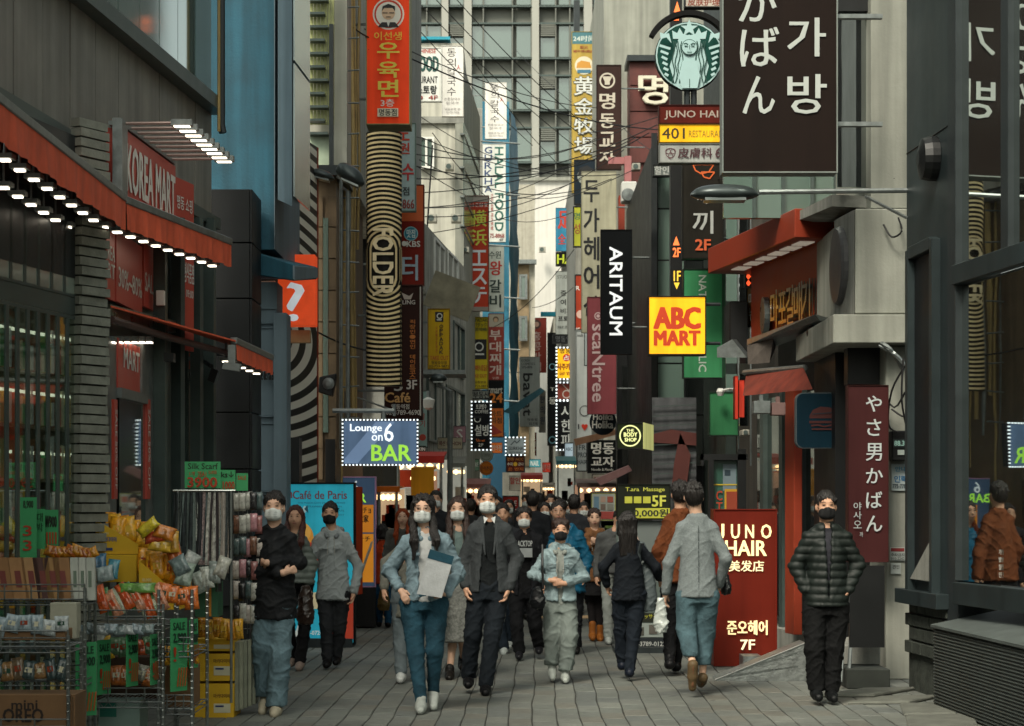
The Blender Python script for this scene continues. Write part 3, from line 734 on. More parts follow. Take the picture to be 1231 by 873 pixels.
# ================= RIGHT: concrete pillar house =================
ph = building('concrete_pillar_house', 'pale concrete house with a heavy beam and tall lean windows beside the corner shop', (3.2, 18.5, 0))
q = MB(); q.box(X(1047, 18), X(1110, 18), 18.0, 20, Z(250, 18), 14); q.build('upper_wall', M['concrete_pale'], ph)
q = MB(); q.box(X(1027, 17.8), X(1110, 17.8), 17.75, 20, Z(378, 17.8), Z(252, 17.8)); q.build('block', M['concrete_pale'], ph, bevel=.01)
q = MB(); q.hexa([P(1003, 378, 18.6), P(1027, 378, 17.76), P(1027, 378, 19.6), P(1003, 378, 19.6), P(1003, 265, 18.6), P(1027, 252, 17.76), P(1027, 252, 19.6), P(1003, 265, 19.6)]); q.build('block_side', M['concrete'], ph)
q = MB(); q.box(X(1001, 17.7), X(1110, 17.7), 17.66, 20, Z(413, 17.7), Z(378.5, 17.7)); q.build('beam', M['concrete_pale'], ph, bevel=.008)
q = MB(); q.box(X(1065, 17.9), X(1112, 17.9), 17.9, 20, 0, Z(413.5, 17.7)); q.build('pillar', M['concrete_pale'], ph, bevel=.01)
q = MB(); q.box(X(1019, 18.2), X(1066, 18.2), 18.2, 18.4, Z(462, 18.2), Z(414, 18.2)); q.build('dark_panel', M['black'], ph)
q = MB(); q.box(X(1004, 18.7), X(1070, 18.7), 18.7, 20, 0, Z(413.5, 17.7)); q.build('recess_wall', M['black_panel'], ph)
q = MB(); q.box(X(1007, 18.25), X(1047, 18.25), 18.25, 18.3, Z(225, 18.25), 12); q.build('window_pane', M['g_mirror'], ph)
q = MB(); q.box(X(870, 20), X(1007, 20), 20.0, 20.1, Z(262, 20), 12); q.build('window_pane', M['g_green'], ph)
for x_ in (905, 940, 975, 1003): fpanel(ph, 'mullion', x_, -60, x_+4, 262, 19.95, M['frame_dark'])
q = MB(); q.box(X(1007, 18.2), X(1047, 18.2), 18.15, 18.24, Z(15, 18.2), Z(-8, 18.2)); q.build('dark_lintel', M['black'], ph)
q = MB(); q.hexa([P(920, 282, 21), P(1000, 248, 18.4), P(1046, 250, 18.2), P(980, 282, 21), P(920, 274, 21), P(1000, 234, 18.4), P(1046, 236, 18.2), P(980, 274, 21)]); q.build('sloped_ledge', M['concrete'], ph)
# steps
stp = thing('door_steps', 'two dark grey door steps at the foot of the concrete pillar', 'steps', (3.1, 18, 0))
for k, (y0, x0) in enumerate(((17.0, 1018), (17.45, 1022))):
    q = MB(); q.box(X(x0, 17), X(1070, 17), y0, 18.6, .17*k, .17*(k+1)-.003); q.build('step', M['concrete'] if k else mat('dark_step', '#2e322e', .8, var=.3), stp, bevel=.008)

# ================= RIGHT: red fascia restaurant =================
rr_ = building('red_fascia_restaurant', 'small restaurant with an orange red fascia and glass front', (2.8, 21.5, 0))
rf = Frame((X(883, 22.9), 22.9), (X(1001, 19.6), 19.6), 0, 5)
def rbox(nm, px0, px1, py0, py1, d, m, d0=-.3, bevel=0, Yr=20.2):
    x0, x1 = on(rf, px0), on(rf, px1)
    q = MB(); z0, z1 = Z(py1, Yr), Z(py0, Yr); q.prism(rf, [(x0, z0), (x1, z0), (x1, z1), (x0, z1)], d0, d); return q.build(nm, m, rr_, bevel=bevel)
rbox('upper_wall', 883, 1001, -400, 275, -.2, mat('stained_dark_concrete', '#55534c', .85, var=.25, streak=.4, bump=.4), d0=-.5)
rbox('fascia', 903, 1001, 275, 385, 0, M['orange_red'])
rbox('canopy', 890, 1000, 262, 296, .38, M['orange_red'], bevel=.008)
for k in range(6):
    x0 = on(rf, 905+k*15); q = MB(); q.prism(rf, [(x0, Z(297.5, 20.2)), (x0+.28, Z(297.5, 20.2)), (x0+.28, Z(296.3, 20.2)), (x0, Z(296.3, 20.2))], .1, .25); q.build('downlight', mat('dim_tube', '#b8ad9c', .4, emit=.2), rr_)
x0 = on(rf, 999); c_ = Vector(rf.m(on(rf, 1001), 0, .12))
q = MB(); cx_, cy_ = X(1011, 18.35), 18.35; q.lathe((cx_, cy_, Z(320, 18.35)), [(.0, -.06), (.34, -.055), (.36, -.03), (.36, .03), (.34, .055), (.0, .06)], 28, axis='x'); q.build('round_side_sign', mat('grey_disc', '#4a4a4c', .5), rr_)
q = MB(); z_ = Z(362, 21.5); c_ = rf.m(on(rf, 926), z_-.15, .06); q.lathe(c_, [(0, -.03), (.2, -.03), (.2, .03), (0, .03)], 24, axis='x'); q.build('round_emblem', M['steel'], rr_)
for k, ch in enumerate('마포갈매기'):   # metal channel letters
    x0 = on(rf, 936+k*9.5); zt = Z(350, 21.2)-.0
    for l, dep in enumerate((.03, .06, .09)):
        q = MB(); put(q, rf, ch, x0, zt-.42, x0+.26, zt, .035, 'h', dep); q.build('letter', M['dark_metal'] if l < 2 else M['steel'], rr_)
rbox('shop_glass', 885, 1001, 470, 760, -.25, M['g_dark'], d0=-.3, Yr=21)
rbox('plinth', 885, 1001, 760, 830, -.1, M['concrete'], d0=-.5, Yr=21)
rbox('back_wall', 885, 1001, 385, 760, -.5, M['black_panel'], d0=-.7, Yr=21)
for x_ in (893, 915, 938): rbox('window_frame', x_, x_+4, 440, 760, -.2, M['frame_dark'], d0=-.26, Yr=21)
rbox('red_post', 949, 960, 470, 762, .05, mat('orange_post', '#9a3c24', .5, var=.1), d0=-.04, bevel=.006, Yr=20.8)
rbox('neon_glass', 962, 1001, 470, 745, -.15, mat('neon_interior', '#8d8f9a', .3, var=.6, scale=9, emit=.25), d0=-.25, Yr=20)
for x_ in (968, 984): rbox('window_frame', x_, x_+3, 470, 760, -.1, M['black'], d0=-.16, Yr=20)

# ================= RIGHT: dark glass building =================
dg = building('dark_glass_building', 'dark glass fronted cosmetics building on the right bend', (2.9, 33, 0))
q = MB(); q.box(X(786, 33), 6, 33, 41, 0, Z(168, 33)); q.build('wall', M['black_panel'], dg)
q = MB(); q.box(X(900, 28), 6, 24.5, 33, 0, 14); q.build('side_wall', mat('dark_brown_render', '#3b3630', .8, var=.25, streak=.35, bump=.3), dg)
for k in range(5):
    fpanel(dg, 'window_pane', 873, 150+k*75, 886, 212+k*75, 24.45, M['g_green'], .05); fpanel(dg, 'window_pane', 889, 150+k*75, 900, 212+k*75, 24.45, M['g_dark'], .05)
for x_ in (887, 902): fpanel(dg, 'pipe', x_, -20, x_+1.4, 560, 24.3, M['galv'], .05)
q = MB(); q.box(X(868, 30), X(900, 28)-.01, 29.5, 32.9, 0, 12); q.build('corner_wall', mat('dark_green_wall', '#27322e', .5, streak=.3), dg)
for k in range(6):
    y0 = 190 + k*62
    fpanel(dg, 'window_pane', 791, y0, 822, y0+60, 32.95, M['g_green'], .04); fpanel(dg, 'window_pane', 824, y0, 850, y0+60, 32.95, M['g_dark'], .04)
q = MB(); q.hexa([P(783, 640, 32.9), P(790, 640, 32.6), P(790, 640, 33), P(783, 640, 33.2), P(783, 160, 32.9), P(790, 160, 32.6), P(790, 160, 33), P(783, 160, 33.2)]); q.build('edge_mullion', M['black'], dg)
fpanel(dg, 'screen_wall', 784, 478, 837, 640, 32.3, mat('stone_print', '#55575a', .6, var=.35, scale=4, streak=.3), .05)
q = MB(); f = PF(784, 478, 837, 640, 32.24)
for k in range(14): q.prism(f, [(0, f.H*k/14), (f.W, f.H*k/14+.03), (f.W, f.H*k/14+.045), (0, f.H*k/14+.015)], 0, .02)
q.build('print_lines', M['frame_dark'], dg)
q = MB(); f = PF(784, 478, 837, 640, 32.22); q.prism(f, [(.3, .55), (.55, .7), (.62, 1.25), (.45, 1.6), (.35, 1.1)], 0, .01); q.prism(f, [(0, 1.45), (f.W, 1.4), (f.W, 1.6), (.3, 1.66), (0, 1.58)], 0, .01); q.build('red_print', mat('dull_red_print', '#5b2f2a', .6), dg)
rw = building('concrete_side_house', 'pale stained concrete house with an orange edge above the red wall sign', (3, 48, 0))
q = MB(); q.box(X(726, 47.9), 6.5, 48, 70, 0, 15); q.build('wall', M['concrete_pale'], rw)
fpanel(rw, 'red_wall', 757, 72, 812, 560, 46.8, mat('maroon_panel', '#5c2e29', .6, streak=.2), 1.0)
fpanel(rw, 'roof_trim', 754, 66, 815, 73, 46.6, M['dark_metal'], 1.2)
for k in range(4):
    q = MB(); f = PF(757, 73+k*31, 812, 73+k*31+29.5, 46.75); q.prism(f, [(0, 0), (f.W, 0), (f.W, f.H), (0, f.H)], 0, .02); q.build('panel', MATS['maroon_panel'], rw)
f = PF(768, 90, 802, 126, 46.65); q = MB()
for dep in (.0, .05, .1, .13): put(q, f, '명', 0, 0, f.W, f.H, .04, 'h', dep)
q.build('lettering', mat('cream_letter', '#cfcab6', .5), rw)
fpanel(rw, 'orange_pillar', 744, 235, 751, 420, 44, M['orange_red'], .4)
fpanel(rw, 'lower_wall', 742, 420, 786, 640, 40.5, M['black_panel'], .3)
fpanel(rw, 'window_pane', 748, 440, 765, 560, 40.4, M['g_dark'], .05)
fr2 = building('far_right_row', 'far right row of narrow buildings packed with signs', (2, 60, 0))
q = MB(); q.box(X(692, 58), 6, 58, 75, 0, Z(180, 58)); q.build('wall', M['concrete'], fr2)
fpanel(fr2, 'pillar', 690, 0, 697, 240, 57.6, M['dark_metal'], .3)
q = MB(); q.box(X(672, 78), 6, 78, 100, 0, Z(350, 78)); q.build('rear_wall', M['plaster_cream'], fr2)
fpanel(fr2, 'roof_trim', 650, 375, 690, 380, 77, MATS['teal_trim'], .3)
# ---------------- hanging and standing signs ----------------
def cm(h, emit=0.):
    return mat('print_' + h.strip('#') + ('_lit' if emit else ''), h, .5, var=.06, scale=3, emit=emit)
def fm(h, emit=0.):
    return mat('sign_face_' + h.strip('#') + ('_lit' if emit else ''), h, .5, var=.1, scale=2.5, emit=emit, streak=.2, spec=.12)
def circ(cx, cy, r, n=26, ky=1.): return [(cx + r*math.cos(2*math.pi*k/n), cy + r*ky*math.sin(2*math.pi*k/n)) for k in range(n)]
def face_items(o, fr, items, d0=.003, fx=None, emit=0.):
    """items in photo pixels -> print on the frame; groups by colour"""
    fx = fx or o
    x0p, y0p, x1p, y1p = fr.px
    sx = fr.W/(x1p-x0p); sy = fr.H/(y1p-y0p)
    cv = lambda x, y: ((x-x0p)*sx, (y1p-y)*sy)
    G = {}
    for k, it in enumerate(items):
        d = d0 + k*.0027
        e = 0.
        if it[0] == '#disc':
            _, cx, cy, r, c = it[:5]; key = c; mb = G.setdefault(key, MB())
            mb.prism(fr, [cv(*p) for p in circ(cx, cy, r)], 0, d)
        elif it[0] == '#ring':
            _, cx, cy, r, wd, c = it; mb = G.setdefault(c, MB()); n = 28
            a = [cv(*p) for p in circ(cx, cy, r, n)]; b = [cv(*p) for p in circ(cx, cy, r-wd, n)]
            vs = [fr.m(*p, d) for p in a] + [fr.m(*p, d) for p in b]
            mb.add(vs, [(i, (i+1) % n, n+(i+1) % n, n+i) for i in range(n)])
        elif it[0] == '#rect':
            _, a, b, c2_, e2, c = it; mb = G.setdefault(c, MB())
            mb.prism(fr, [cv(a, e2), cv(c2_, e2), cv(c2_, b), cv(a, b)], 0, d)
        elif it[0] == '#poly':
            _, pts, c = it; mb = G.setdefault(c, MB())
            mb.add([fr.m(*cv(*p), d) for p in pts], [tuple(range(len(pts)))])
        elif it[0] == '#line':
            _, pts, wd, c = it; mb = G.setdefault(c, MB())
            for i in range(len(pts)-1):
                (ax, ay), (bx_, by) = pts[i], pts[i+1]; L_ = math.hypot(bx_-ax, by-ay) or 1
                nx, ny = -(by-ay)/L_*wd/2, (bx_-ax)/L_*wd/2
                mb.add([fr.m(*cv(*p), d + i*.00005) for p in ((ax+nx, ay+ny), (bx_+nx, by+ny), (bx_-nx, by-ny), (ax-nx, ay-ny))], [(0, 1, 2, 3)])
        else:
            t, a, b, c2_, e2, c = it[:6]; bold = it[6] if len(it) > 6 else .02; mode = it[7] if len(it) > 7 else 'h'
            mb = G.setdefault(c, MB()); p0 = cv(a, e2); p1 = cv(c2_, b)
            put(mb, fr, t, p0[0], p0[1], p1[0], p1[1], bold, mode, d)
    for c, mb in G.items():
        mb.build('lettering', cm(c, emit), fx, kind='stuff' if len(mb.f) > 400 else None)
def sign(label, r, Y, face, items, th=.16, frame='#2a2c2c', fw=1.2, emit=0., side=None, led=False, name='hanging_sign', group=None, temit=0., Y2=None):
    x0, y0, x1, y1 = r
    o = thing(name, label, 'sign', P((x0+x1)/2, y1, Y + th/2), group)
    fr = PF(x0, y0, x1, y1, Y, Y2); fr.px = r
    q = MB(); q.prism(fr, [(0, 0), (fr.W, 0), (fr.W, fr.H), (0, fr.H)], -th, -.006); q.build('casing', fm(frame), o, bevel=.004)
    k = fw*Y/F
    q = MB(); q.prism(fr, [(k, k), (fr.W-k, k), (fr.W-k, fr.H-k), (k, fr.H-k)], -.005, 0); fo = q.build('face_panel', fm(face, emit), o)
    if fw > .3:
        q = MB()
        for a, b, c, d in ((0, k, 0, fr.H), (fr.W-k, fr.W, 0, fr.H), (k, fr.W-k, 0, k), (k, fr.W-k, fr.H-k, fr.H)):
            q.prism(fr, [(a, c), (b, c), (b, d), (a, d)], -.004, .012)
        q.build('rim', fm(frame), o)
    face_items(o, fr, items, emit=temit)
    if led:
        q = MB(); s = .9*Y/F; n = int((x1-x0)/4.2); m_ = int((y1-y0)/4.2)
        pts = [(fr.W*i/n, z) for i in range(n+1) for z in (0, fr.H)] + [(x, fr.H*j/m_) for j in range(1, m_) for x in (0, fr.W)]
        for (x, z) in pts: q.prism(fr, [(x-s, z-s), (x+s, z-s), (x+s, z+s), (x-s, z+s)], .0, .03)
        q.build('light_bulbs', mat('led_bulb', '#e8f2f5', .4, emit=.7, var=0), o, kind='stuff')
    if side:
        for t in (.22, .78):
            q = MB()
            z = fr.z0 + fr.H*t; xe = x0 if side == 'L' else x1; dx = -.55 if side == 'L' else .55
            a = Vector((X(xe, Y), Y+th/2, z)); q.tube([a, a+Vector((dx, .05, 0))], .018, 5); q.build('bracket', M['galv'], o)
    return o
W_, K_, RD, BK = '#d8d8d0', '#18191a', '#a3261c', '#141516'
# ---- left side, near to far ----
o = sign('orange red hanging sign with portrait roundel and yellow noodle lettering, topmost on the left', (440, -12, 493, 150), 26, '#d8401c', [
    ('#disc', 467, 17, 19, '#e8e4d8'), ('#disc', 467, 17, 17, '#c93a1c'), ('#disc', 467, 17.5, 15, '#e8e4d8'),
    ('#poly', [(459, 27), (475, 27), (480, 33), (454, 33)], K_), ('#disc', 467, 16, 8, '#d9b898'), ('#poly', [(459, 14), (460, 8), (467, 5), (475, 8), (475, 14), (472, 10), (462, 10)], K_),
    ('#line', [(460, 16), (466, 16)], 1, K_), ('#line', [(468, 16), (474, 16)], 1, K_), ('#line', [(464, 21), (470, 21)], .8, K_), ('#poly', [(465, 27), (469, 27), (467, 33)], W_),
    ('이선생', 450, 39, 483, 49, '#e0b83a', .03), ('우', 452, 52, 482, 71, '#e2cf4a', .05), ('육', 452, 75, 482, 94, '#e2cf4a', .05), ('면', 452, 97, 482, 117, '#e2cf4a', .05),
    ('3층', 458, 120, 474, 129, W_, .03), ('#rect', 454, 131, 479, 141, '#d9cfb6'), ('명동점', 456, 132, 477, 140, K_, .03)], th=.5, frame='#8d8a60', side='L', emit=.12)
o = thing('banner_sign', 'tall black and cream ring patterned banner with rounded word panel', 'sign', P(461, 465, 25))
fr = PF(440, 160, 483, 465, 25); fr.px = (440, 160, 483, 465)
q = MB(); nn_ = 10
pf_ = [(-.5*fr.W*math.cos(math.pi*k/nn_), .16*math.sin(math.pi*k/nn_)) for k in range(nn_+1)]
vs = []
for z in (0, fr.H):
    for x_, d_ in pf_: vs.append(fr.m(fr.W/2+x_, z, d_-.02))
q.add(vs, [(k, k+1, nn_+2+k, nn_+1+k) for k in range(nn_)] + [tuple(range(nn_+1))[::-1], tuple(range(nn_+1, 2*nn_+2)), (0, nn_+1, 2*nn_+1, nn_)])
q.build('casing', fm('#1c1a16'), o, smooth=False)
# rings: stadium curves round the word, straight arcs above and below
q = MB()
def curve_d(x): return .16*math.sqrt(max(0, 1-(2*x/fr.W-1)**2)) - .012
def band(pts, wd):
    for i in range(len(pts)-1):
        (ax, ay), (bx_, by) = pts[i], pts[i+1]
        if min(ax, bx_) < -1e-3 or max(ax, bx_) > fr.W+1e-3 or min(ay, by) < .01 or max(ay, by) > fr.H-.01: continue
        L_ = math.hypot(bx_-ax, by-ay) or 1; nx, ny = -(by-ay)/L_*wd/2, (bx_-ax)/L_*wd/2
        cl = lambda v: min(max(v, 0), fr.W)
        q.add([fr.m(cl(px_), py_, curve_d(cl(px_))) for px_, py_ in ((ax+nx, ay+ny), (bx_+nx, by+ny), (bx_-nx, by-ny), (ax-nx, ay-ny))], [(0, 1, 2, 3)])
cxm = fr.W/2; ytop = (465-300)*25/F; ybot = (465-336)*25/F
for j in range(26):
    r_ = .16 + j*.058
    for cy_, sg in ((ytop, 1), (ybot, -1)):
        kk_ = 1.0
        pts = []
        xm = min(r_, cxm)
        for i in range(17):
            x_ = -xm + 2*xm*i/16
            pts.append((cxm+x_, cy_ + sg*(math.sqrt(max(0, r_*r_-x_*x_)) * (1 if r_ <= cxm else 1) - 0)))
        band(pts, .027)
    if r_ < cxm+.02:
        for sx_ in (-1, 1): band([(cxm+sx_*min(r_, cxm-.012), ybot+(ytop-ybot)*t/4) for t in range(5)], .024)
q.build('ring_print', fm('#d8c496'), o)
q = MB(); put(q, fr, 'FOLDER', .10, ybot-.22, fr.W-.10, ytop+.24, .05, 'r', .165); q.build('lettering', fm('#d9c9a4'), o)
fr.px = (440, 160, 483, 465)
sign('pale blue vertical sign with red and black letters, half hidden by the ringed banner', (478, 148, 500, 254), 29, '#a9bec0', [
    ('노', 478, 150, 492, 170, '#c23a20', .05), ('원', 480, 172, 492, 185, '#c23a20', .05), ('수', 484, 196, 497, 218, '#c03030', .05), ('점', 484, 225, 492, 235, K_, .03), ('866', 484, 240, 498, 251, '#8a2f2a', .03)], side='L', frame='#6d8078')
sign('orange and maroon vertical sign with round blue badge and white broadcaster letters', (480, 222, 510, 343), 30, '#7a2318', [
    ('#rect', 480, 222, 510, 266, '#c55a26'), ('#disc', 494, 281, 8.5, '#8fc0c4'), ('#disc', 494, 281, 7.5, '#1f7d94'), ('맛집', 489, 276, 499, 286, '#cfe0e0', .03),
    ('KBS', 489, 290, 505, 297, W_, .05), ('#disc', 486, 293, 3, W_), ('터', 484, 307, 502, 337, '#9db0bd', .05)], side='L', frame='#5b2a20')
sign('tall brown cafe sign with orange upright lettering and white floor number', (462, 343, 508, 505), 28, '#331c17', [
    ('#poly', [(483, 352), (492, 356), (497, 352), (494, 360), (486, 360)], '#b8aaa0'), ('LING', 484, 361, 499, 366, '#cfc8c0', .03),
    ('직장인·연인 데이트코스', 492, 384, 500, 456, '#c4752e', .04, 'v'), ('3F', 489, 457, 501, 468, '#cfc8c0', .05), ('5', 473, 458, 485, 470, '#b8b2aa', .04),
    ('Café', 463, 472, 493, 484, '#c99a5e', .05), ('명동역점', 471, 486, 492, 492, '#cfc8c0', .03), ('02-3789-4690', 464, 493, 505, 499, '#cfc8c0', .03),
    ('#line', [(505.5, 345), (505.5, 500)], 1.5, '#b8b2aa')], side='L', frame='#2a1712')
o = sign('blue grey bar light box edged with coloured bulbs, green bar lettering', (412, 505, 502, 559), 23, '#4b5f78', [
    ('#poly', [(414, 552), (452, 507), (475, 507), (430, 557), (414, 557)], '#566a84'), ('Lounge', 421, 510, 459, 521, '#dfe6ea', .04), ('on', 447, 523, 460, 530, '#dfe6ea', .04), ('6', 462, 509, 473, 531, '#dfe6ea', .04), ('BAR', 447, 535, 494, 554, '#8cc23e', .05)], led=True, emit=.35, temit=.5)
q = MB(); q.tube([P(400, 494, 23.1), P(474, 494, 23.1)], .03, 6); q.tube([P(430, 478, 23.6), P(471, 493, 23.1)], .012, 5); q.tube([P(461, 494, 23.1), P(461, 506, 23.1)], .03, 6); q.tube([P(474, 486, 23.1), P(474, 500, 23.1)], .02, 5); q.build('bracket', M['galv'], o)
for q_, rr in (('OPP1', (514, 371, 541, 444)),):
    sign('upper yellow takeout sign with black square logo, left row', rr, 36, '#d3ab22', [
        ('#rect', 523, 375, 533, 387, K_), ('#ring', 528.5, 380, 3.5, 1.2, W_), ('#rect', 525, 384, 531, 385.3, W_), ('OPPADAK', 528, 390, 533, 426, '#3a2c14', .05, 'v'),
        ('오븐에구운치킨', 523.5, 392, 526, 424, '#b5541e', .03, 'v'), ('TAKE OUT', 517, 428, 539, 433, '#b8541e', .03), ('명동중앙점', 519, 434.5, 537, 438, '#3a2c14', .02), ('02-753-9871', 516, 439, 539, 442, '#3a2c14', .02)], side='L', frame='#8d6d20')
sign('lower yellow takeout sign with black square logo and red script', (564, 381, 587, 468), 50, '#d0b92c', [
    ('OPPADAK', 565, 383, 586, 387, '#3a4a20', .04), ('オパダック', 566, 388, 585, 393, '#4a5a30', .02), ('娃道培鷄', 566, 394, 585, 398, '#4a5a30', .02),
    ('#rect', 565.5, 408, 585, 432, K_), ('#ring', 576, 417, 5.5, 1.6, W_), ('#rect', 570, 425, 582, 427, W_), ('#disc', 569, 412, 1.5, '#c8321c'), ('오빠네닭', 566, 439, 586, 446, '#b8541e', .02), ('TAKE OUT', 566, 450, 585, 454, '#b8541e', .02), ('명동중앙점', 567, 458, 584, 461, '#3a2c14', .02), ('02-753-9871', 565, 463, 586, 466, '#3a2c14', .02)], side='L', frame='#8d7d30')
sign('white food restaurant sign with dark green capitals near the roof edge', (499, 57, 531, 122), 43, '#d9dad4', [
    ('CHINESE', 501, 59, 524, 64, '#a5322a', .04), ('FOOD', 500, 68, 527, 86, '#1f4a44', .06), ('AURANT', 500, 92, 526, 100, K_, .02), ('스토랑', 500, 103, 525, 113, K_, .04), ('0  4F', 503, 115, 526, 120, '#8a2f2a', .04)], side='L', frame='#c8cac4')
def noodle(rr, Y, lab):
    x0, y0, x1, y1 = rr; w_, h_ = x1-x0, y1-y0
    sign(lab, rr, Y, '#dcdad4', [('동의칼국수', x0+w_*.22, y0+h_*.03, x0+w_*.68, y0+h_*.72, '#3a3638', .0, 'v'), ('人', x0+w_*.7, y0+h_*.27, x0+w_*.86, y0+h_*.34, '#b03040', .03),
        ('전통칼국수', x0+w_*.12, y0+h_*.735, x0+w_*.86, y0+h_*.775, '#8a8684', 0), ('칼국수', x0+w_*.2, y0+h_*.79, x0+w_*.8, y0+h_*.83, '#8a8684', 0), ('명동본점 2F', x0+w_*.15, y0+h_*.88, x0+w_*.86, y0+h_*.915, '#8a8684', 0), ('02-753-9456', x0+w_*.2, y0+h_*.93, x0+w_*.82, y0+h_*.96, '#8a8684', 0)], side='L', frame='#cfcdc6', fw=.5)
noodle((531, 55, 557, 140), 44.5, 'larger white noodle house sign with grey brush letters, beside the food sign')
noodle((583, 99, 609, 167), 62, 'smaller white noodle house sign against the blue scaffold sheeting')
sign('white halal food sign with slate blue upright letters below the small noodle sign', (580, 173, 608, 291), 61.5, '#d5d8d2', [
    ('HALAL FOOD', 595, 177, 605, 278, '#1e5a50', .06, 'r'), ('GURKHA', 582, 176, 592, 232, '#2a3f66', .04, 'v'), ('인도네팔 레스토랑', 590, 233, 593, 277, '#9a3028', .03, 'r'), ('75-8868', 589, 281, 606, 286, '#8a2f2a', .03), ('4F', 600, 287, 605, 290, K_, .02)], side='L', frame='#b8bab4', fw=.5)
sign('red vertical sign with yellow green kanji over white kana', (563, 235, 588, 374), 49, '#b8402a', [
    ('#rect', 564, 236, 587, 243, '#9a938a'), ('よこはま', 566, 244, 586, 249, W_, .02), ('横浜', 565, 251, 586, 297, '#c8cc4a', .03, 'v'), ('エステ', 566, 299, 586, 366, '#d8dce0', .04, 'v'), ('#rect', 564, 369, 587, 374, '#8a8278')], side='L', frame='#6d4a40')
sign('pale vertical rib restaurant sign with one red syllable', (587, 296, 606, 375), 60, '#c9cfc8', [
    ('수원', 588, 302, 602, 311, '#3a4a44', .03), ('왕', 589, 314, 603, 331, '#b8322a', .05), ('갈비', 588, 335, 603, 371, '#2a3a36', .05, 'v')], side='L', frame='#a8aea8', fw=.5)
sign('dull red vertical stew sign topped by a small portrait panel', (587, 377, 606, 457), 59, '#a54a42', [
    ('#rect', 588, 378, 605, 393, '#b8b0a0'), ('#disc', 596, 384, 3.5, '#6d5a4a'), ('#disc', 596, 385, 2.4, '#c9a98a'), ('부대찌개', 588, 396, 603, 452, '#dcc8c0', .05, 'v'), ('2층', 592, 453, 600, 456, '#dcc8c0', .02)], side='L', frame='#8a3a34', fw=.5)
sign('black and orange convenience store sign with the number twenty four', (586, 457, 606, 526), 58, '#1b1d20', [
    ('smart', 587, 466, 604, 473, '#d8d8d0', .03), ('24', 589, 473, 604, 484, '#e8862a', .06), ('#rect', 587, 491, 605, 525, '#e0762a'), ('마트', 590, 494, 603, 501, '#5a3a20', .04), ('의점', 590, 502, 603, 509, '#5a3a20', .04)], side='L')
sign('small grey signboard with black letters under the yellow takeout sign', (565, 469, 589, 480), 49, '#8f9289', [('부동산', 569, 471, 588, 479, K_, .05), ('명동', 565.5, 471, 568.5, 479, K_, .03, 'v')], side='L')
sign('black dessert cafe sign with white script, dotted with bulbs all round', (567, 483, 590, 541), 47, '#15171a', [
    ('초코빙수', 572, 486, 585, 492, W_, .03), ('COFFEE', 571, 493, 587, 497, W_, .02), ('#ring', 574, 504, 4, 1, W_), ('#rect', 570, 500, 579, 503, '#15171a'), ('설빙', 571, 511, 587, 524, W_, .04), ('Take out', 572, 528, 583, 531, '#d8702a', .03), ('2F', 575, 533, 581, 537, W_, .03)], side='L', led=True)
sign('pale vertical cosmetics sign with sideways black name over the far crowd', (625, 429, 649, 513), 74, '#b4bcb9', [
    ('KOREA', 627, 432, 637, 435, '#3a3f40', .02), ('COSMETICS', 627, 436, 643, 439, '#3a3f40', .02), ('50%-80%', 627, 440, 640, 443, '#3a3f40', .02), ('bavat', 629, 449, 640, 500, '#1e2224', .05, 'r'), ('명동점', 634, 503, 646, 506, '#3a3f40', .02), ('02-778', 636, 508, 646, 511, '#3a3f40', .02)], side='L', frame='#8a9290', fw=.5)
sign('dusty red vertical noodle sign with a round portrait badge, over the far street', (635, 382, 657, 448), 92, '#a5483c', [
    ('#disc', 645, 390, 5.5, '#5a3a34'), ('#disc', 645, 390, 3, '#c9a08a'), ('홍콩반점', 639, 398, 651, 447, '#d8bcb4', .03, 'v')], side='L', frame='#7a3a34', fw=.5)
sign('small white restaurant sign ringed with bulbs near the blue sheeting foot', (608, 526, 631, 547), 63, '#a9b4b8', [('#line', [(614, 535), (619, 530), (621, 533), (625, 529)], 1, '#3a4448'), ('GURKHA', 611, 537, 629, 541, '#3a4448', .03), ('RESTAURANT', 612, 543, 628, 545, '#2a2f32', .03)], led=True)
sign('dark red board with yellow letters under the bulb ringed sign', (608, 548, 631, 568), 63.2, '#5a231e', [('전통 ACC', 610, 550, 629, 554, '#c98a3a', .03), ('수리', 610, 556, 616, 560, '#d8d0c0', .03), ('#disc', 619.5, 558, 2.5, '#d8a82a'), ('금니', 623, 556, 629, 560, '#d8d0c0', .03), ('은 반지', 611, 562, 629, 566, '#c9702a', .03)])
def disc_sign(label, cx, cy, r, Y, face, items, name='round_sign', th=.12, emit=0., rimc='#2a2c2c', temit=0.):
    o = thing(name, label, 'sign', P(cx, cy+r, Y))
    fr = PF(cx-r, cy-r, cx+r, cy+r, Y); fr.px = (cx-r, cy-r, cx+r, cy+r)
    q = MB(); q.prism(fr, circ(fr.W/2, fr.H/2, fr.W/2, 40), -th, -.004); q.build('casing', fm(rimc), o)
    q = MB(); q.prism(fr, circ(fr.W/2, fr.H/2, fr.W/2*.96, 40), -.003, 0); q.build('face_panel', fm(face, emit), o)
    face_items(o, fr, items, emit=temit)
    return o
disc_sign('round pale grey shop disc hanging over the left market stalls', 584.5, 547, 8.5, 55, '#9ba39c', [('#ring', 584.5, 547, 6.5, .8, '#6d756f'), ('COFFEE', 579.5, 545.5, 589.5, 549, '#5a625c', .03)])
disc_sign('round orange restaurant disc under the pale grey disc', 584.5, 563, 8.5, 54.8, '#d07a2a', [('#ring', 584.5, 563, 7, .7, '#8a4a1a'), ('민속촌집', 578, 560.5, 591, 565.5, '#6a3210', .04)])
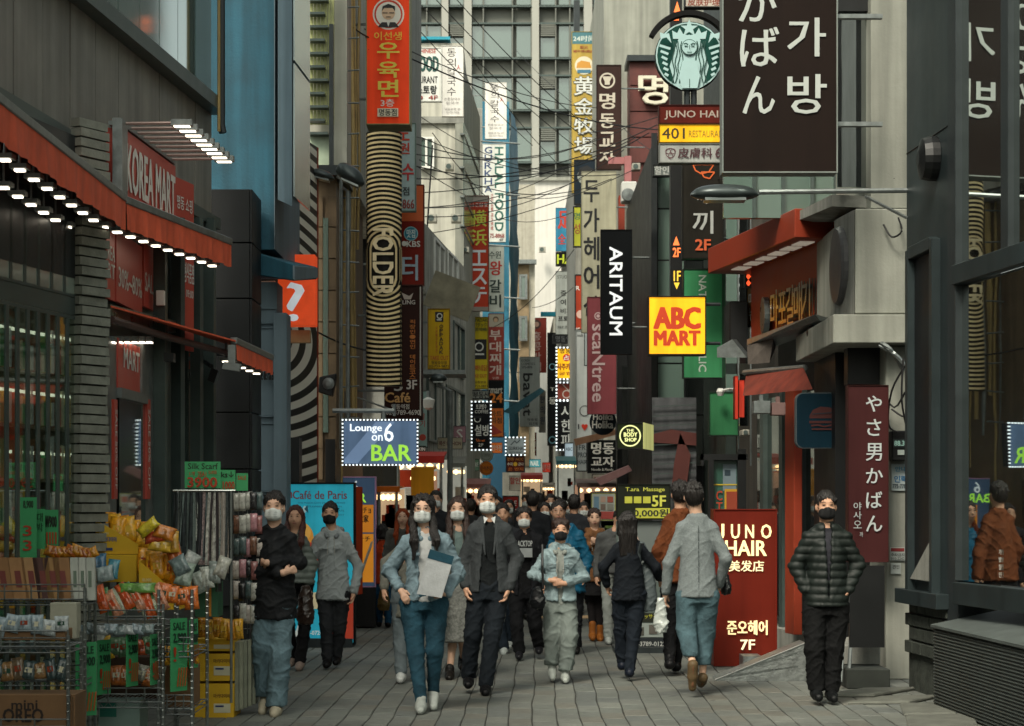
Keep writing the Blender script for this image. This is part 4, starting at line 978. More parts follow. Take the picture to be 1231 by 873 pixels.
# ---- right side ----
o = sign('big dark brown bag shop sign with white Japanese and Korean letters', (868, -30, 1007, 208), 17, '#1b110d', [
    ('か', 888, -16, 933, 26, '#aeb4b0', .02), ('ば', 890, 33, 936, 80, '#aeb4b0', .02), ('ん', 893, 92, 931, 137, '#aeb4b0', .02), ('가', 947, 22, 992, 68, '#aeb4b0', .025), ('방', 947, 90, 993, 137, '#aeb4b0', .025)], frame='#7d8480', fw=1.6, th=.2)
q = MB(); q.box(X(1007, 17), X(1060, 17.1), 17.05, 17.12, Z(150, 17), Z(145, 17)); q.box(X(1007, 17), X(1060, 17.1), 17.05, 17.12, Z(20, 17), Z(15, 17)); q.build('bracket', M['galv'], o)
# green coffee roundel
o = disc_sign('round green and white coffee roundel with crowned long haired figure', 828.5, 67, 41, 26, '#17423a', [
    ('#ring', 828.5, 67, 40.2, 1.6, '#a8c8c8'),
    ('#poly', [(828.5, 23), (831.5, 31), (839, 31), (833, 35.5), (835.5, 43), (828.5, 38.5), (821.5, 43), (824, 35.5), (818, 31), (825.5, 31)], '#a8c8c8'),
    ('#poly', [(808, 37), (814, 40), (817, 34), (821, 41), (828.5, 43), (836, 41), (840, 34), (843, 40), (850, 37), (848, 47), (809, 47)], '#a8c8c8'),
    ('#poly', [(812, 104), (805, 80), (811, 60), (816, 46), (828.5, 42), (841, 46), (846, 60), (852, 80), (845, 104), (838, 108), (819, 108)], '#a8c8c8'),
    ] + [('#line', [(828.5+s*(9+3.4*k + 1.5*math.sin(j*1.25+k)), 50+j*5.6) for j in range(10)], 1.3, '#17423a') for s in (-1, 1) for k in range(4)] + [
    ('#disc', 828.5, 57.5, 9.6, '#17423a'), ('#disc', 828.5, 57.5, 8.8, '#a8c8c8'), ('#line', [(821.5, 54), (824, 53), (827, 54.5)], 1.3, '#17423a'), ('#line', [(830, 54.5), (833, 53), (835.5, 54)], 1.3, '#17423a'), ('#line', [(822.5, 56.5), (826.5, 56.5)], 1.3, '#17423a'), ('#line', [(830.5, 56.5), (834.5, 56.5)], 1.3, '#17423a'), ('#line', [(828.5, 55), (828.5, 60.5)], .6, '#17423a'), ('#line', [(825.5, 64), (831.5, 64)], 1, '#17423a'),
    ('#poly', [(820, 74), (837, 74), (841, 92), (838, 107), (819, 107), (816, 92)], '#a8c8c8'), ('#line', [(828.5, 96), (828.5, 107)], .8, '#17423a')] +
    [('#line', [(828.5+s*(23+j*.9+2*math.sin(j*.9)), 60+j*6.5), (828.5+s*(36-j*1.2), 56+j*6.8)], 3, '#a8c8c8') for s in (-1, 1) for j in range(6)] +
    [('#poly', [(828.5+s*22, 54), (828.5+s*28, 47), (828.5+s*35, 49), (828.5+s*36, 41), (828.5+s*30, 43), (828.5+s*25, 42)], '#a8c8c8') for s in (-1, 1)], emit=.06, rimc='#10201c')
q = MB(); n = 22
for k in range(n):
    a0, a1 = math.pi*(.12+.73*k/n), math.pi*(.12+.73*(k+1)/n); c = P(828.5, 67, 26)
    ro, ri = 55*26/F*.98, 49*26/F*.98
    q.hexa([(c.x+rr_*math.cos(aa), yy, c.z+rr_*math.sin(aa)) for yy in (25.95, 26.1) for aa, rr_ in ((a0, ri), (a0, ro), (a1, ro), (a1, ri))])
q.build('hood', fm('#141414'), o)
q = MB(); q.tube([P(826, 106, 26.05), P(826, 128, 26.05)], .04, 6); q.tube([P(834, 106, 26.05), P(834, 128, 26.05)], .04, 6); q.build('post', M['dark_metal'], o)
sign('dark red strip sign with spaced white capitals under the green roundel', (792, 126, 880, 149), 25.6, '#5a1c14', [('JUNO HAIR', 799, 133, 873, 144, '#a8988c', .03)], frame='#3a1410')
sign('lit yellow strip sign with large numerals, middle of the right stack', (792, 149.5, 880, 172), 25.6, '#dba51a', [('401', 796, 154, 823, 167, '#3a3016', .03), ('RESTAURANT', 828, 157, 874, 165, '#8a7420', .0)], frame='#6a5214', emit=.35)
sign('grey clinic strip sign with plum kanji, bottom of the right stack', (792, 172.5, 880, 196), 25.6, '#a5a8a4', [('#ring', 806, 184, 6, .8, '#5a3038'), ('#ring', 803, 182, 3.2, .7, '#5a3038'), ('#ring', 809, 182, 3.2, .7, '#5a3038'), ('#ring', 806, 188, 3.2, .7, '#5a3038'), ('皮膚科', 815, 178, 856, 190, '#4a2a30', .03), ('6F', 860, 178, 874, 190, '#4a2a30', .03)], frame='#6d706c')
sign('small white board with brown kanji at the very top beside the roundel', (823, -6, 866, 9), 27, '#c8c0b4', [('皮肤护理', 827, -2, 865, 7, '#8a3a2a', .03)])
sign('dark brown upright sign with orange bowl outlines and white brush syllable', (820, 196, 870, 311), 29, '#26241f', [
    ('#line', [(833, 198), (858, 198)], 1.5, '#e06a34'), ('#line', [(833, 198), (836, 205), (843, 209), (852, 207), (858, 198)], 1.5, '#e06a34'), ('#line', [(843, 207), (859, 207)], 1.5, '#e06a34'), ('#line', [(843, 207), (846, 213), (853, 215), (859, 207)], 1.5, '#e06a34'),
    ('찌', 838, 222, 850, 248, '#b0b4b0', .03), ('끼', 833, 254, 857, 281, '#b0b4b0', .03), ('2F', 836, 288, 854, 301, '#d8643a', .06)], frame='#1a1916', side='R')
sign('green upright cosmetics sign with white sideways letters behind the yellow box', (821, 323, 871, 455), 30, '#3f8a5c', [('NATURE REPUBLIC', 840, 331, 849, 447, '#bcc8be', .03, 'r')], frame='#26302a', side='R')
o = thing('floor_guide', 'black column with orange two floor arrow above an amber one floor arrow', 'sign', P(812, 392, 30.5))
fr = PF(806, -20, 820, 392, 30.5); fr.px = (806, -20, 820, 392)
q = MB(); q.prism(fr, [(0, 0), (fr.W, 0), (fr.W, fr.H), (0, fr.H)], -.2, 0); q.build('casing', M['black'], o)
face_items(o, fr, [('#poly', [(809, 295), (817, 295), (813, 284)], '#e06a34'), ('2F', 809, 298, 818, 309, '#e06a34', .05), ('1F', 810, 326, 818, 338, '#c9a032', .05), ('#poly', [(810, 340), (817, 340), (813.5, 348)], '#c9a032'), ('#poly', [(810, 15), (818, 15), (814, 2)], '#e06a34'), ('2F', 810, 17, 818, 25, '#e06a34', .05)], emit=.8)
o = sign('lit yellow square light box with bold red orange shoe store letters', (779, 356, 849, 427), 22.5, '#f0a81e', [('ABC', 787, 370, 841, 395, '#c8401c', .11), ('MART', 787, 398, 841, 415, '#c8401c', .11)], frame='#2a221a', fw=1.5, emit=.5, temit=.1, th=.22)
q = MB(); q.tube([P(849, 366, 22.6), P(866, 366, 22.6)], .02, 5); q.tube([P(849, 413, 22.6), P(866, 413, 22.6)], .02, 5); q.build('bracket', M['dark_metal'], o)
o = thing('wall_box', 'black metal service box with a pale underside tray behind the yellow light box', 'cabinet', P(880, 430, 22.7))
q = MB(); q.box(X(876, 22.5), X(898, 22.5), 22.4, 23.0, Z(425, 22.5), Z(363, 22.5)); q.build('casing', M['black'], o, bevel=.01)
q = MB(); q.hexa([P(862, 430, 22.2), P(898, 430, 22.2), P(898, 430, 22.9), P(862, 430, 22.9), P(862, 418, 22.2), P(880, 408, 22.2), P(898, 408, 22.9), P(870, 414, 22.9)]); q.build('tray', M['galv'], o)
sign('beige upright hairdresser sign with large black syllables, right row', (699, 206, 741, 400), 43, '#a9a68f', [('두', 702, 217, 720, 243, K_, .05), ('가', 702, 251, 720, 279, K_, .05), ('헤', 702, 285, 720, 313, K_, .05), ('어', 702, 319, 720, 347, K_, .05), ('샵', 702, 356, 720, 380, K_, .05)], side='R', frame='#8d8a76', fw=.6)
sign('black upright cosmetics sign with white sideways serif capitals', (722, 276, 760, 426), 34, '#0d1114', [('ARITAUM', 733, 297, 748, 403, '#d8dcdc', .045, 'r')], frame='#0c0e10', side='R', temit=.35)
sign('dusty pink upright sign with pale sideways lettering below the beige sign', (706, 357, 741, 498), 38, '#8f4a50', [('#ring', 719, 380, 4.5, 1.2, '#d0b8b8'), ('#disc', 719, 380, 2, '#d0b8b8'), ('scaNtree', 712, 390, 727, 483, '#d0b8b8', .03, 'r')], frame='#7a4046', side='R', fw=.6)
sign('white poster sign with a heart outline and slogan behind the pink sign', (692, 397, 712, 528), 45, '#bcc2c0', [('HAIR', 694, 402, 701, 405, K_, .02), ('#rect', 702, 400, 710, 440, K_), ('#rect', 703, 401, 709, 439, '#9aa4a4'), ('#ring', 703, 494, 6.5, .8, '#2a2a2a'), ('I', 694, 510, 697, 516, K_, .03), ('#disc', 701, 512, 2, '#c8321c'), ('#disc', 704.5, 512, 2, '#c8321c'), ('#poly', [(699, 513), (706.5, 513), (702.7, 517.5)], '#c8321c')], frame='#8a908e', side='R')
disc_sign('round dark blue cosmetics disc with two lines of white letters', 725, 507, 16, 39, '#1a232b', [('Holika', 713, 497, 737, 505, W_, .05), ('Holika', 712, 506, 737, 515, W_, .05)])
sign('black wide dumpling house sign with thick white syllables', (706, 529, 741, 569), 41, '#16191a', [('명동', 711, 532, 738, 546, W_, .06), ('교자', 711, 549, 738, 561, W_, .06), ('Noodle & Mandu', 711, 563, 737, 566, W_, .03)], frame='#2a2c2c', side='R')
sign('small grey framed board with three short rows of capitals', (693, 530, 706, 567), 41.2, '#aeb6b8', [('FR', 696, 535, 704, 541, '#3a4448', .03), ('PRO', 695, 544, 705, 550, '#3a4448', .03), ('HAIR', 694.5, 553, 705.5, 558, '#3a4448', .03)])
o = sign('green lit square box with a round pale yellow body shop emblem', (741, 508, 773, 540), 30, '#2c3420', [('#ring', 757.5, 524, 13, 1.6, '#c9cc8a'), ('THE', 753, 516, 762, 519, '#c9cc8a', .05), ('BODY', 750, 520, 766, 525, '#c9cc8a', .06), ('SHOP', 751, 526.5, 765, 531, '#c9cc8a', .06)], temit=.7, th=.3)
q = MB(); f = Frame((X(773, 30)+.01, 30.0), (X(785, 31)+.01, 31.0), Z(541, 30), Z(508, 30)); q.prism(f, [(0.02, .02), (f.W, .02), (f.W, f.H), (.02, f.H)], -.02, .0); q.build('side_panel', fm('#a8a86a', .5), o)
sign('golden upright barbecue sign with white outlined kanji and a cow badge', (687, 38, 717, 232), 55, '#b39a4e', [
    ('#rect', 688, 39, 716, 53, '#3f6f78'), ('24时间', 689, 43, 715, 50, '#c8d0c8', .03), ('炭火', 697, 55, 707, 59, '#8a3a2a', .02), ('猪牛烤(焼)肉', 689, 60, 715, 64, '#8a3a2a', .02),
    ('#disc', 702, 79, 11, '#cfc8b0'), ('#poly', [(693, 82), (694, 76), (699, 73), (709, 75), (711, 82)], '#c08a3a'), ('#rect', 694, 84, 710, 88, '#3f6f88'),
    ('黄', 690, 92, 715, 115, '#3a3c38', .06), ('黄', 690.5, 92.5, 714.5, 114.5, '#c8ccc8', .03), ('金', 690, 118, 715, 138, '#3a3c38', .06), ('金', 690.5, 118.5, 714.5, 137.5, '#c8ccc8', .03), ('牧', 690, 142, 715, 162, '#3a3c38', .06), ('牧', 690.5, 142.5, 714.5, 161.5, '#c8ccc8', .03), ('場', 690, 165, 715, 186, '#3a3c38', .06), ('場', 690.5, 165.5, 714.5, 185.5, '#c8ccc8', .03), ('지하 1층', 690, 189, 714, 192, '#5a4a20', .02)], side='R', frame='#8a7a44', fw=.6)
sign('dark brown upright dumpling house sign with pale brush syllables and badge', (717, 78, 747, 204), 46.3, '#352420', [('#ring', 730, 97, 9.5, 2, '#b8b0a0'), ('#poly', [(724, 92), (736, 92), (733, 98), (733, 102), (727, 102), (727, 98)], '#b8b0a0'), ('명', 721, 112, 739, 131, '#b8b0a0', .05), ('동', 721, 137, 739, 154, '#b8b0a0', .05), ('교', 721, 159, 739, 176, '#b8b0a0', .05), ('자', 721, 182, 739, 197, '#b8b0a0', .05)], side='R', frame='#2a1c18')
sign('small dark sign with a grey face drawing under the golden sign', (690, 192, 717, 246), 53, '#1f2a34', [('#disc', 704, 212, 10, '#8a9088'), ('#disc', 706, 214, 8, '#a9aca2'), ('#poly', [(694, 212), (697, 202), (706, 199), (714, 204), (709, 206), (699, 210)], '#1a1c1e')], side='R')
sign('sky blue upright massage sign with red kanji, far right row', (668, 250, 690, 302), 68, '#3a86a8', [('足', 671, 254, 687, 275, '#b83a2a', .06), ('全', 671, 277, 680, 298, '#b83a2a', .05), ('身', 681, 277, 690, 298, '#b83a2a', .05)], side='R', frame='#3a6a80', fw=.4)
sign('black strip with lime capitals under the sky blue sign', (668, 303, 690, 320), 68, '#121410', [('HA', 670, 306, 688, 317, '#b8c832', .06)], side='R', fw=.4)
sign('grey studio price sign with stacked black syllables, far right row', (668, 326, 690, 402), 67, '#9aa09c', [('STUDIO', 670, 331, 687, 335, '#4a4e4c', .03), ('증명', 674, 349, 688, 356, K_, .03), ('여권', 674, 360, 688, 367, K_, .03), ('비자', 674, 371, 688, 377, K_, .03), ('프로필', 671, 380, 689, 386, K_, .03), ('757.7576', 670, 392, 689, 395, '#4a4e4c', .03)], side='R', frame='#7a807c', fw=.4)
sign('lit yellow fortune teller sign with red disc and bulbs round it', (669, 418, 691, 456), 64, '#dba51a', [('명동', 673, 419, 686, 425, K_, .04), ('#disc', 681, 430, 4.5, '#b8321c'), ('占', 678, 427, 684, 433, W_, .04), ('사주카페', 670, 437, 690, 445, '#7a1c14', .05), ('궁합', 672, 447, 688, 451, '#7a1c14', .03)], led=True, emit=.35)
sign('dull red small sign with a white ring drawing below the fortune sign', (669, 460, 691, 481), 64.2, '#7a3a30', [('#ring', 681, 474, 5, 1.2, '#a8a09a'), ('#line', [(676, 462), (684, 470), (686, 463)], 1, '#a8a09a')], led=True)
sign('black upright bar sign with white brush letters and bulbs, far right row', (669, 482, 691, 541), 64, '#101214', [('시한파', 674, 486, 687, 538, '#b8bcba', .03, 'v')], led=True)
sign('narrow black upright sign with pale blue ring beside the far bar sign', (658, 400, 669, 536), 70, '#14181a', [('#ring', 664, 441, 4, 1, '#6a98a8'), ('T', 661, 466, 667, 470, W_, .04), ('동', 660, 478, 668, 486, W_, .04), ('#ring', 664, 529, 4.5, 1.3, '#5a8a98')], side='R')
sign('orange upright board with white letters tucked beside the heart poster', (691, 330, 702, 397), 47, '#9a3a26', [('R', 692, 344, 697, 349, W_, .03), ('4F', 692, 394, 697, 396.5, W_, .02), ('#disc', 698, 378, 5, '#c8a89a')], side='R')
sign('short lime sign sliver behind the beige hairdresser sign', (689, 248, 699, 297), 50, '#a8ac3a', [('명', 690, 256, 697, 264, '#3a6a4a', .04), ('성', 690, 268, 697, 282, '#8a3a2a', .04)], side='R')
sign('black board over the fortune sign with faint letters', (664, 402, 690, 413), 66, '#151719', [('명동역', 668, 404, 686, 411, '#4a4e50', .02)])
o = sign('plain green light box fixed above the shop entrance on the right', (852, 471, 888, 524), 24, '#3a7a50', [], frame='#2a3a30')
q = MB(); q.lathe(P(866, 471, 23.8), [(.03, -.05), (.05, 0), (.03, .04)], 10); q.tube([P(866, 470, 23.8), P(876, 468, 23.7), P(884, 468, 23.8)], .015, 5); q.build('spot_lamp', M['white_paint'], o)
for (x0, y0, x1, y1, k) in ((883, 452, 887.5, 504, 0), (888, 457, 895, 502, 1)):
    sign('pink red slim neon board beside the green box, %s of the pair' % ('taller' if k == 0 else 'shorter'), (x0, y0, x1, y1), 23.5+k*.1, '#c8402e', [], frame='#8a2a20', emit=.3, fw=.4)
# brown bag shop upright sign on the pillar
sign('maroon brown upright sign with white Japanese letters on the concrete pillar', (1019, 463, 1068, 676), 17.55, '#3f1f1f', [
    ('や', 1041, 476, 1060, 495, '#b0b6b6', .02), ('さ', 1042, 504, 1059, 524, '#b0b6b6', .02), ('男', 1041, 533, 1060, 554, '#b0b6b6', .02), ('か', 1041, 563, 1061, 581, '#b0b6b6', .02), ('ば', 1041, 591, 1060, 611, '#b0b6b6', .02), ('ん', 1041, 620, 1060, 639, '#b0b6b6', .02),
    ('야사오', 1025, 603, 1036, 636, '#9aa0a0', .02, 'v'), ('까', 1033, 639, 1037, 646, '#9aa0a0', .02)], frame='#3a1f1d', fw=.6, th=.12)
o = thing('rounded_sign', 'dark teal sign with rounded corners and a faded red burger drawing', 'sign', P(986, 539, 19))
fr = PF(957, 472, 1016, 539, 18.9); fr.px = (957, 472, 1016, 539)
def rrect(W, H, r, n=6):
    p = []
    for cx, cy, a0 in ((W-r, H-r, 0), (r, H-r, 90), (r, r, 180), (W-r, r, 270)):
        for k in range(n+1): a = R(a0+90*k/n); p.append((cx+r*math.cos(a), cy+r*math.sin(a)))
    return p
q = MB(); q.prism(fr, rrect(fr.W, fr.H, .07), -.12, -.004); q.build('casing', fm('#5a6468'), o)
q = MB(); q.prism(fr, [(a*.97+.007, b*.97+.007) for a, b in rrect(fr.W, fr.H, .07)], -.003, 0); q.build('face_panel', fm('#0c2a38'), o)
face_items(o, fr, [('#poly', [(973, 500), (977, 493), (986, 489), (998, 490), (1006, 496), (1008, 503), (973, 503)], '#4a1f1c'), ('#rect', 973, 506, 1008, 509, '#4a1f1c'), ('#line', [(975, 512), (983, 511), (991, 513), (1000, 511), (1007, 513)], 2, '#4a1f1c'), ('#rect', 976, 515, 1005, 517, '#4a1f1c'), ('#line', [(976, 498), (1003, 496)], 1, '#0c2a38')])
# small sign boards beside red fascia
sign('small amber framed menu board on the end of the red fascia', (898, 346, 909, 394), 22.6, '#8a6a3a', [('메뉴', 900, 352, 907, 388, '#c8d0cc', .04, 'v')], Y2=22.3)
sign('tiny blinking letter board with orange dots above the amber board', (896, 328, 909, 345), 22.7, '#1a1210', [('◆◆', 897, 329, 908, 336, '#d8502a', .06), ('◆◆', 897, 337, 908, 344, '#d8502a', .06)], temit=.8)
# rear building signs visible between
sign('light grey small notice strip on the dark glass wall', (785, 198, 806, 212), 32.5, '#6d7472', [('할인', 787, 200, 804, 210, '#b8bcb8', .04)])
# ---- standing signs ----
def lit_sign(label, r, Y, face, items, th, frame, emit, temit, name='standing_sign', base=True, fw=1.2, Y2=None):
    o = sign(label, r, Y, face, items, th=th, frame=frame, emit=emit, temit=temit, name=name, fw=fw, Y2=Y2)
    return o
o = lit_sign('tall red standing light box with cream hair salon letters and floor number', (858, 612, 934, 801), 19.35, '#661f13', [
    ('J', 862, 630, 872, 648, '#f0dca0', .05), ('U', 879, 630, 889, 648, '#f0dca0', .06), ('N', 896, 630, 906, 648, '#f0dca0', .06), ('O', 915, 630, 927, 648, '#f0dca0', .06), ('HAIR', 872, 650, 921, 668, '#f0dca0', .05),
    ('美发店', 876, 674, 918, 687, '#e8d8a8', .03), ('준오헤어', 874, 746, 922, 763, '#e8d09a', .05), ('7F', 890, 769, 907, 781, '#e8d8b0', .05)], .32, '#6a2014', .03, .45)
q = MB(); q.box(X(858, 19.5), X(934, 19.5), 19.4, 19.7, 0, Z(801.5, 19.35)); q.build('base', fm('#6a1c12'), o)
q = MB(); q.box(X(893, 19.0), X(915, 19.0), 18.95, 19.3, 0, .13); q.build('foot', M['galv'], o)
o = lit_sign('black and yellow massage price sign on a poster stand, between the walkers', (741, 582, 806, 625), 21.2, '#20241a', [
    ('T.ara  Massage', 752, 586, 799, 592, '#b8b84a', .02), ('#rect', 751, 597, 760, 605, '#a8a83a'), ('#rect', 762, 597, 771, 605, '#a8a83a'), ('#rect', 773, 597, 782, 605, '#a8a83a'), ('5F', 784, 596, 800, 609, '#b8b84a', .06),
    ('#rect', 764, 611, 805, 623, '#a8a83a'), ('10,000원', 757, 612, 803, 622, '#20241a', .05)], .1, '#1a1c18', .15, .15)
f = PF(741, 626, 806, 792, 21.25); f.px = (741, 626, 806, 792)
q = MB(); q.prism(f, [(0, .06), (f.W, .06), (f.W, f.H), (0, f.H)], -.08, 0); pb = q.build('poster_board', fm('#5f6a66'), o)
face_items(o, f, [('#rect', 743, 628, 804, 700, '#6a7270'), ('#disc', 760, 650, 8, '#b89a8a'), ('#rect', 742, 737, 804, 748, '#20241a'), ('足&身マッサージ', 755, 738, 795, 744, '#a8a83a', .03), ('#rect', 742, 749, 804, 766, '#8a9490'), ('#rect', 748, 752, 756, 760, '#3a4440'), ('#rect', 764, 754, 774, 764, '#4a4a44'), ('#rect', 780, 751, 790, 762, '#5a5650'), ('#rect', 742, 767, 804, 783, '#20262a'), ('☎02-3789-0122', 750, 770, 800, 778, '#b8bcb8', .02)])
q = MB(); q.box(X(738, 21.2), X(808, 21.2), 21.1, 21.5, 0, .06); q.build('base', M['dark_metal'], o)
o = lit_sign('lit turquoise cafe poster in a black frame at the left kerb', (335, 580, 427, 775), 22.0, '#2fa5bd', [
    ('Café de Paris', 352, 590, 417, 600, '#6a3a40', .03), ('an', 341, 591, 351, 599, '#7a2a30', .04), ('THE PEACH CAFE DESSERT MANGO', 358, 603.5, 415, 605.5, '#1f5a6a', 0), ('STRAWBERRY BONBON', 368, 608, 411, 610, '#1f5a6a', 0), ('GRAPE', 401, 613, 414, 615, '#1f5a6a', 0), ('CHERRY', 399, 618, 414, 620, '#1f5a6a', 0),
    ('#poly', [(350, 615), (360, 612), (356, 621)], '#a8402a'), ('#poly', [(358, 622), (366, 608), (371, 611), (362, 624)], '#a8c8cc'), ('#poly', [(366, 612), (370, 607), (371, 617)], '#1f4a5a'),
    ('#disc', 358, 646, 19, '#d8923a'), ('#disc', 362, 640, 12, '#e0a850'), ('#poly', [(345, 660), (374, 655), (368, 700), (352, 702)], '#c8a080'), ('#disc', 375, 668, 16, '#c84a30'), ('#poly', [(395, 735), (425, 700), (425, 768), (392, 768)], '#b8402a'), ('#disc', 380, 722, 10, '#d8c8a0'), ('#poly', [(352, 770), (363, 738), (374, 770)], '#c8d0cc'), ('02-3789-0720', 352, 758, 388, 763, '#e0e0d8', .03)], .14, '#0f1213', .16, .1, fw=2.2)
q = MB(); q.box(X(338, 22), X(424, 22), 21.9, 22.5, 0, .1); q.build('base', M['dark_metal'], o)
o = lit_sign('slim bar sign with pink neon border standing behind the cafe poster', (402, 573, 452, 706), 25.5, '#3c5068', [
    ('6', 423, 578, 431, 592, '#c8d0d0', .03), ('BAR', 411, 593, 440, 604, '#8cc23e', .04), ('#rect', 428, 607, 449, 640, '#b8701e'), ('ナチョ', 431, 610, 446, 617, '#2a1c10', .05), ('世家', 431, 619, 443, 628, '#2a1c10', .05), ('#rect', 428, 642, 449, 700, '#c07a20'), ('ナチ', 431, 645, 445, 651, '#2a1c10', .04)], .15, '#d0a0c8', .2, .3, fw=1.3)
q = MB(); q.box(X(403, 25.5), X(452, 25.5), 25.4, 25.8, .02, Z(706, 25.5)); q.build('base', fm('#2a2a2a'), o)
sign('leaning orange red banner strip right behind the cafe poster', (424, 585, 436, 716), 22.9, '#b8401c', [], frame='#a83a1c', fw=.3, Y2=23.3, name='banner_strip')
# far boards low down
sign('grey green notice board with framed photos behind the woman in brown', (710, 592, 741, 627), 34, '#a8a860', [('#rect', 712, 594, 739, 625, '#a3aaa4'), ('#rect', 714, 597, 720, 612, '#6a8aa0'), ('#rect', 722, 597, 728, 604, '#b89a8a'), ('#rect', 730, 597, 737, 604, '#a85a4a'), ('#rect', 722, 606, 728, 613, '#7a6a60'), ('#rect', 730, 606, 737, 613, '#8a8a80'), ('#rect', 721, 615, 738, 624, '#a84a44')], name='notice_board', emit=.15)
sign('small white paper board on a stand near the far crowd', (693, 610, 711, 640), 33, '#a9aca6', [('UNI', 697, 614, 707, 620, '#6a6a66', .03), ('NAIL', 697, 624, 708, 630, '#6a6a66', .03)], name='notice_board')
sign('red lettered board low on the left behind the far crowd', (604, 596, 624, 630), 52, '#9a2c28', [('SALE', 607, 602, 621, 608, W_, .03), ('70%', 607, 612, 621, 618, W_, .03)], name='notice_board')
sign('white and blue lit shop board above the far right stalls', (678, 532, 690, 552), 60, '#a8bcc8', [('ABC', 680, 538, 688, 542, '#4a5a66', .03)], emit=.2)
ORD = ['first', 'second', 'third', 'fourth', 'fifth', 'sixth', 'seventh', 'eighth', 'ninth', 'tenth', 'eleventh', 'twelfth', 'thirteenth', 'fourteenth', 'fifteenth', 'sixteenth']
# ---------------- awnings, lamps ----------------
def awning(label, a, b, drop, back, name='awning', nl=0, rows=1, lamp_in=.12, scallop=True):
    """a, b: photo (px, py, Y) of the two ends of the front top edge; back: metres it reaches to the wall"""
    A, B = P(*a), P(*b); zt = (A.z+B.z)/2; A.z = B.z = zt
    o = thing(name, label, 'awning', (A+B)/2)
    dv = (B-A).normalized(); n = Vector((-dv.y, dv.x, 0)); L_ = (B-A).length
    q = MB(); ns = 60; vs = []
    for i in range(ns+1):
        p = A + dv*(L_*i/ns); wv = .010*math.sin(i*1.9)+.008*math.sin(i*.7+1)
        for k in range(4):
            t = k/3; vs.append((p.x - n.x*wv*t, p.y - n.y*wv*t, zt - .02 - drop*t - (.006*math.sin(i*.8) if k == 3 else 0)))
    q.add(vs, [(i*4+k, (i+1)*4+k, (i+1)*4+k+1, i*4+k+1) for i in range(ns) for k in range(3)]); q.build('valance', M['red_cloth'], o, smooth=True)
    q = MB(); q.obox((A+B)/2 + n*.02 + Vector((0, 0, 0)), dv*(L_/2+.01), n*.03, (0, 0, .028)); q.build('front_rail', M['galv'], o, bevel=.006)
    q = MB(); C_, D_ = A + n*back + Vector((0, 0, .22)), B + n*back + Vector((0, 0, .22))
    q.hexa([A+n*.04, B+n*.04, D_, C_, A+n*.04+Vector((0, 0, .015)), B+n*.04+Vector((0, 0, .015)), D_+Vector((0, 0, .015)), C_+Vector((0, 0, .015))]); (q.build('canopy_cloth', M['red_cloth'], o) if back > .05 else None)
    for r_ in range(rows):
        for i in range(nl):
            p = A + dv*(L_*(i+.5+.25*r_)/nl) + n*(lamp_in+.2*r_); p.z = zt - drop - .02 - .035*r_
            q = MB(); q.obox(p + Vector((0, 0, .02)), dv*.05, n*.05, (0, 0, .014)); q.tube([p+Vector((0, 0, .03)), p+Vector((0, 0, drop+.02))], .008, 5)
            s_ = q.build('lamp_housing', M['galv'], o)
            q = MB(); q.obox(p - Vector((0, 0, .001)), dv*.026, n*.028, (0, 0, .005)); q.build('lamp_tube', M['lamp'], s_)
    return o, A, B, n, dv
awning('longest red cloth awning with lit lamps beneath, over the mart glass front', (-60, 81, 9.67), (151, 231, 14.05), .21, .55, nl=13, rows=2)
awning('middle red awning running past the entrance below the white lettered sign', (152, 238, 14.15), (278, 293, 16.4), .19, .5, nl=9, rows=1)
o, A_, B_, n_, dv_ = awning('lowest red awning reaching furthest along the mart front, with folding arm', (284, 411, 16.6), (328, 429, 18.5), .14, .02, nl=5, rows=1)
q = MB(); c0, c1 = P(133, 366, 14.35), P(212, 386, 16.6)
q.hexa([c0+Vector((0, 0, -.1)), c1+Vector((0, 0, -.1)), c1+Vector((-.1, .05, -.1)), c0+Vector((-.1, .05, -.1)), c0, c1, c1+Vector((-.1, .05, 0)), c0+Vector((-.1, .05, 0))]); q.build('roller_case', M['steel'], o)
q = MB(); q.hexa([c0+Vector((0, 0, -.02)), A_+Vector((0, 0, -.01)), B_+Vector((0, 0, -.01)), c1+Vector((-.02, .0, -.02)), c0+Vector((0, 0, -.008)), A_+Vector((0, 0, .003)), B_+Vector((0, 0, .003)), c1+Vector((-.02, 0, -.008))]); q.build('canopy_cloth', M['red_cloth'], o)
q = MB(); q.tube([P(134, 384, 14.35), P(200, 405, 15.6), P(286, 428, 16.9)], .028, 8); q.build('folding_arm', mat('brown_arm', '#4e3a36', .5), o)
for k in range(6):
    p = P(130+k*9, 408, 14.5+k*.2); q = MB(); q.obox(p, (.055, 0, 0), (0, .05, 0), (0, 0, .02)); h_ = q.build('lamp_housing', M['galv'], o)
    q = MB(); q.obox(p+Vector((0, 0, -.024)), (.05, 0, 0), (0, .045, 0), (0, 0, .006)); q.build('lamp_tube', M['lamp'], h_)
q = MB(); q.obox(P(204, 430, 15.9), (.035, .02, 0), (0, .05, 0), (0, 0, .035)); q.build('camera_housing', M['black'], o)
q = MB(); q.obox(P(279, 428, 16.5), (.03, 0, 0), (0, .03, 0), (0, 0, .09)); q.obox(P(279, 441, 16.5), (.07, 0, -.01), (0, .04, 0), (0.01, 0, .03)); q.build('end_bracket', M['galv'], o)
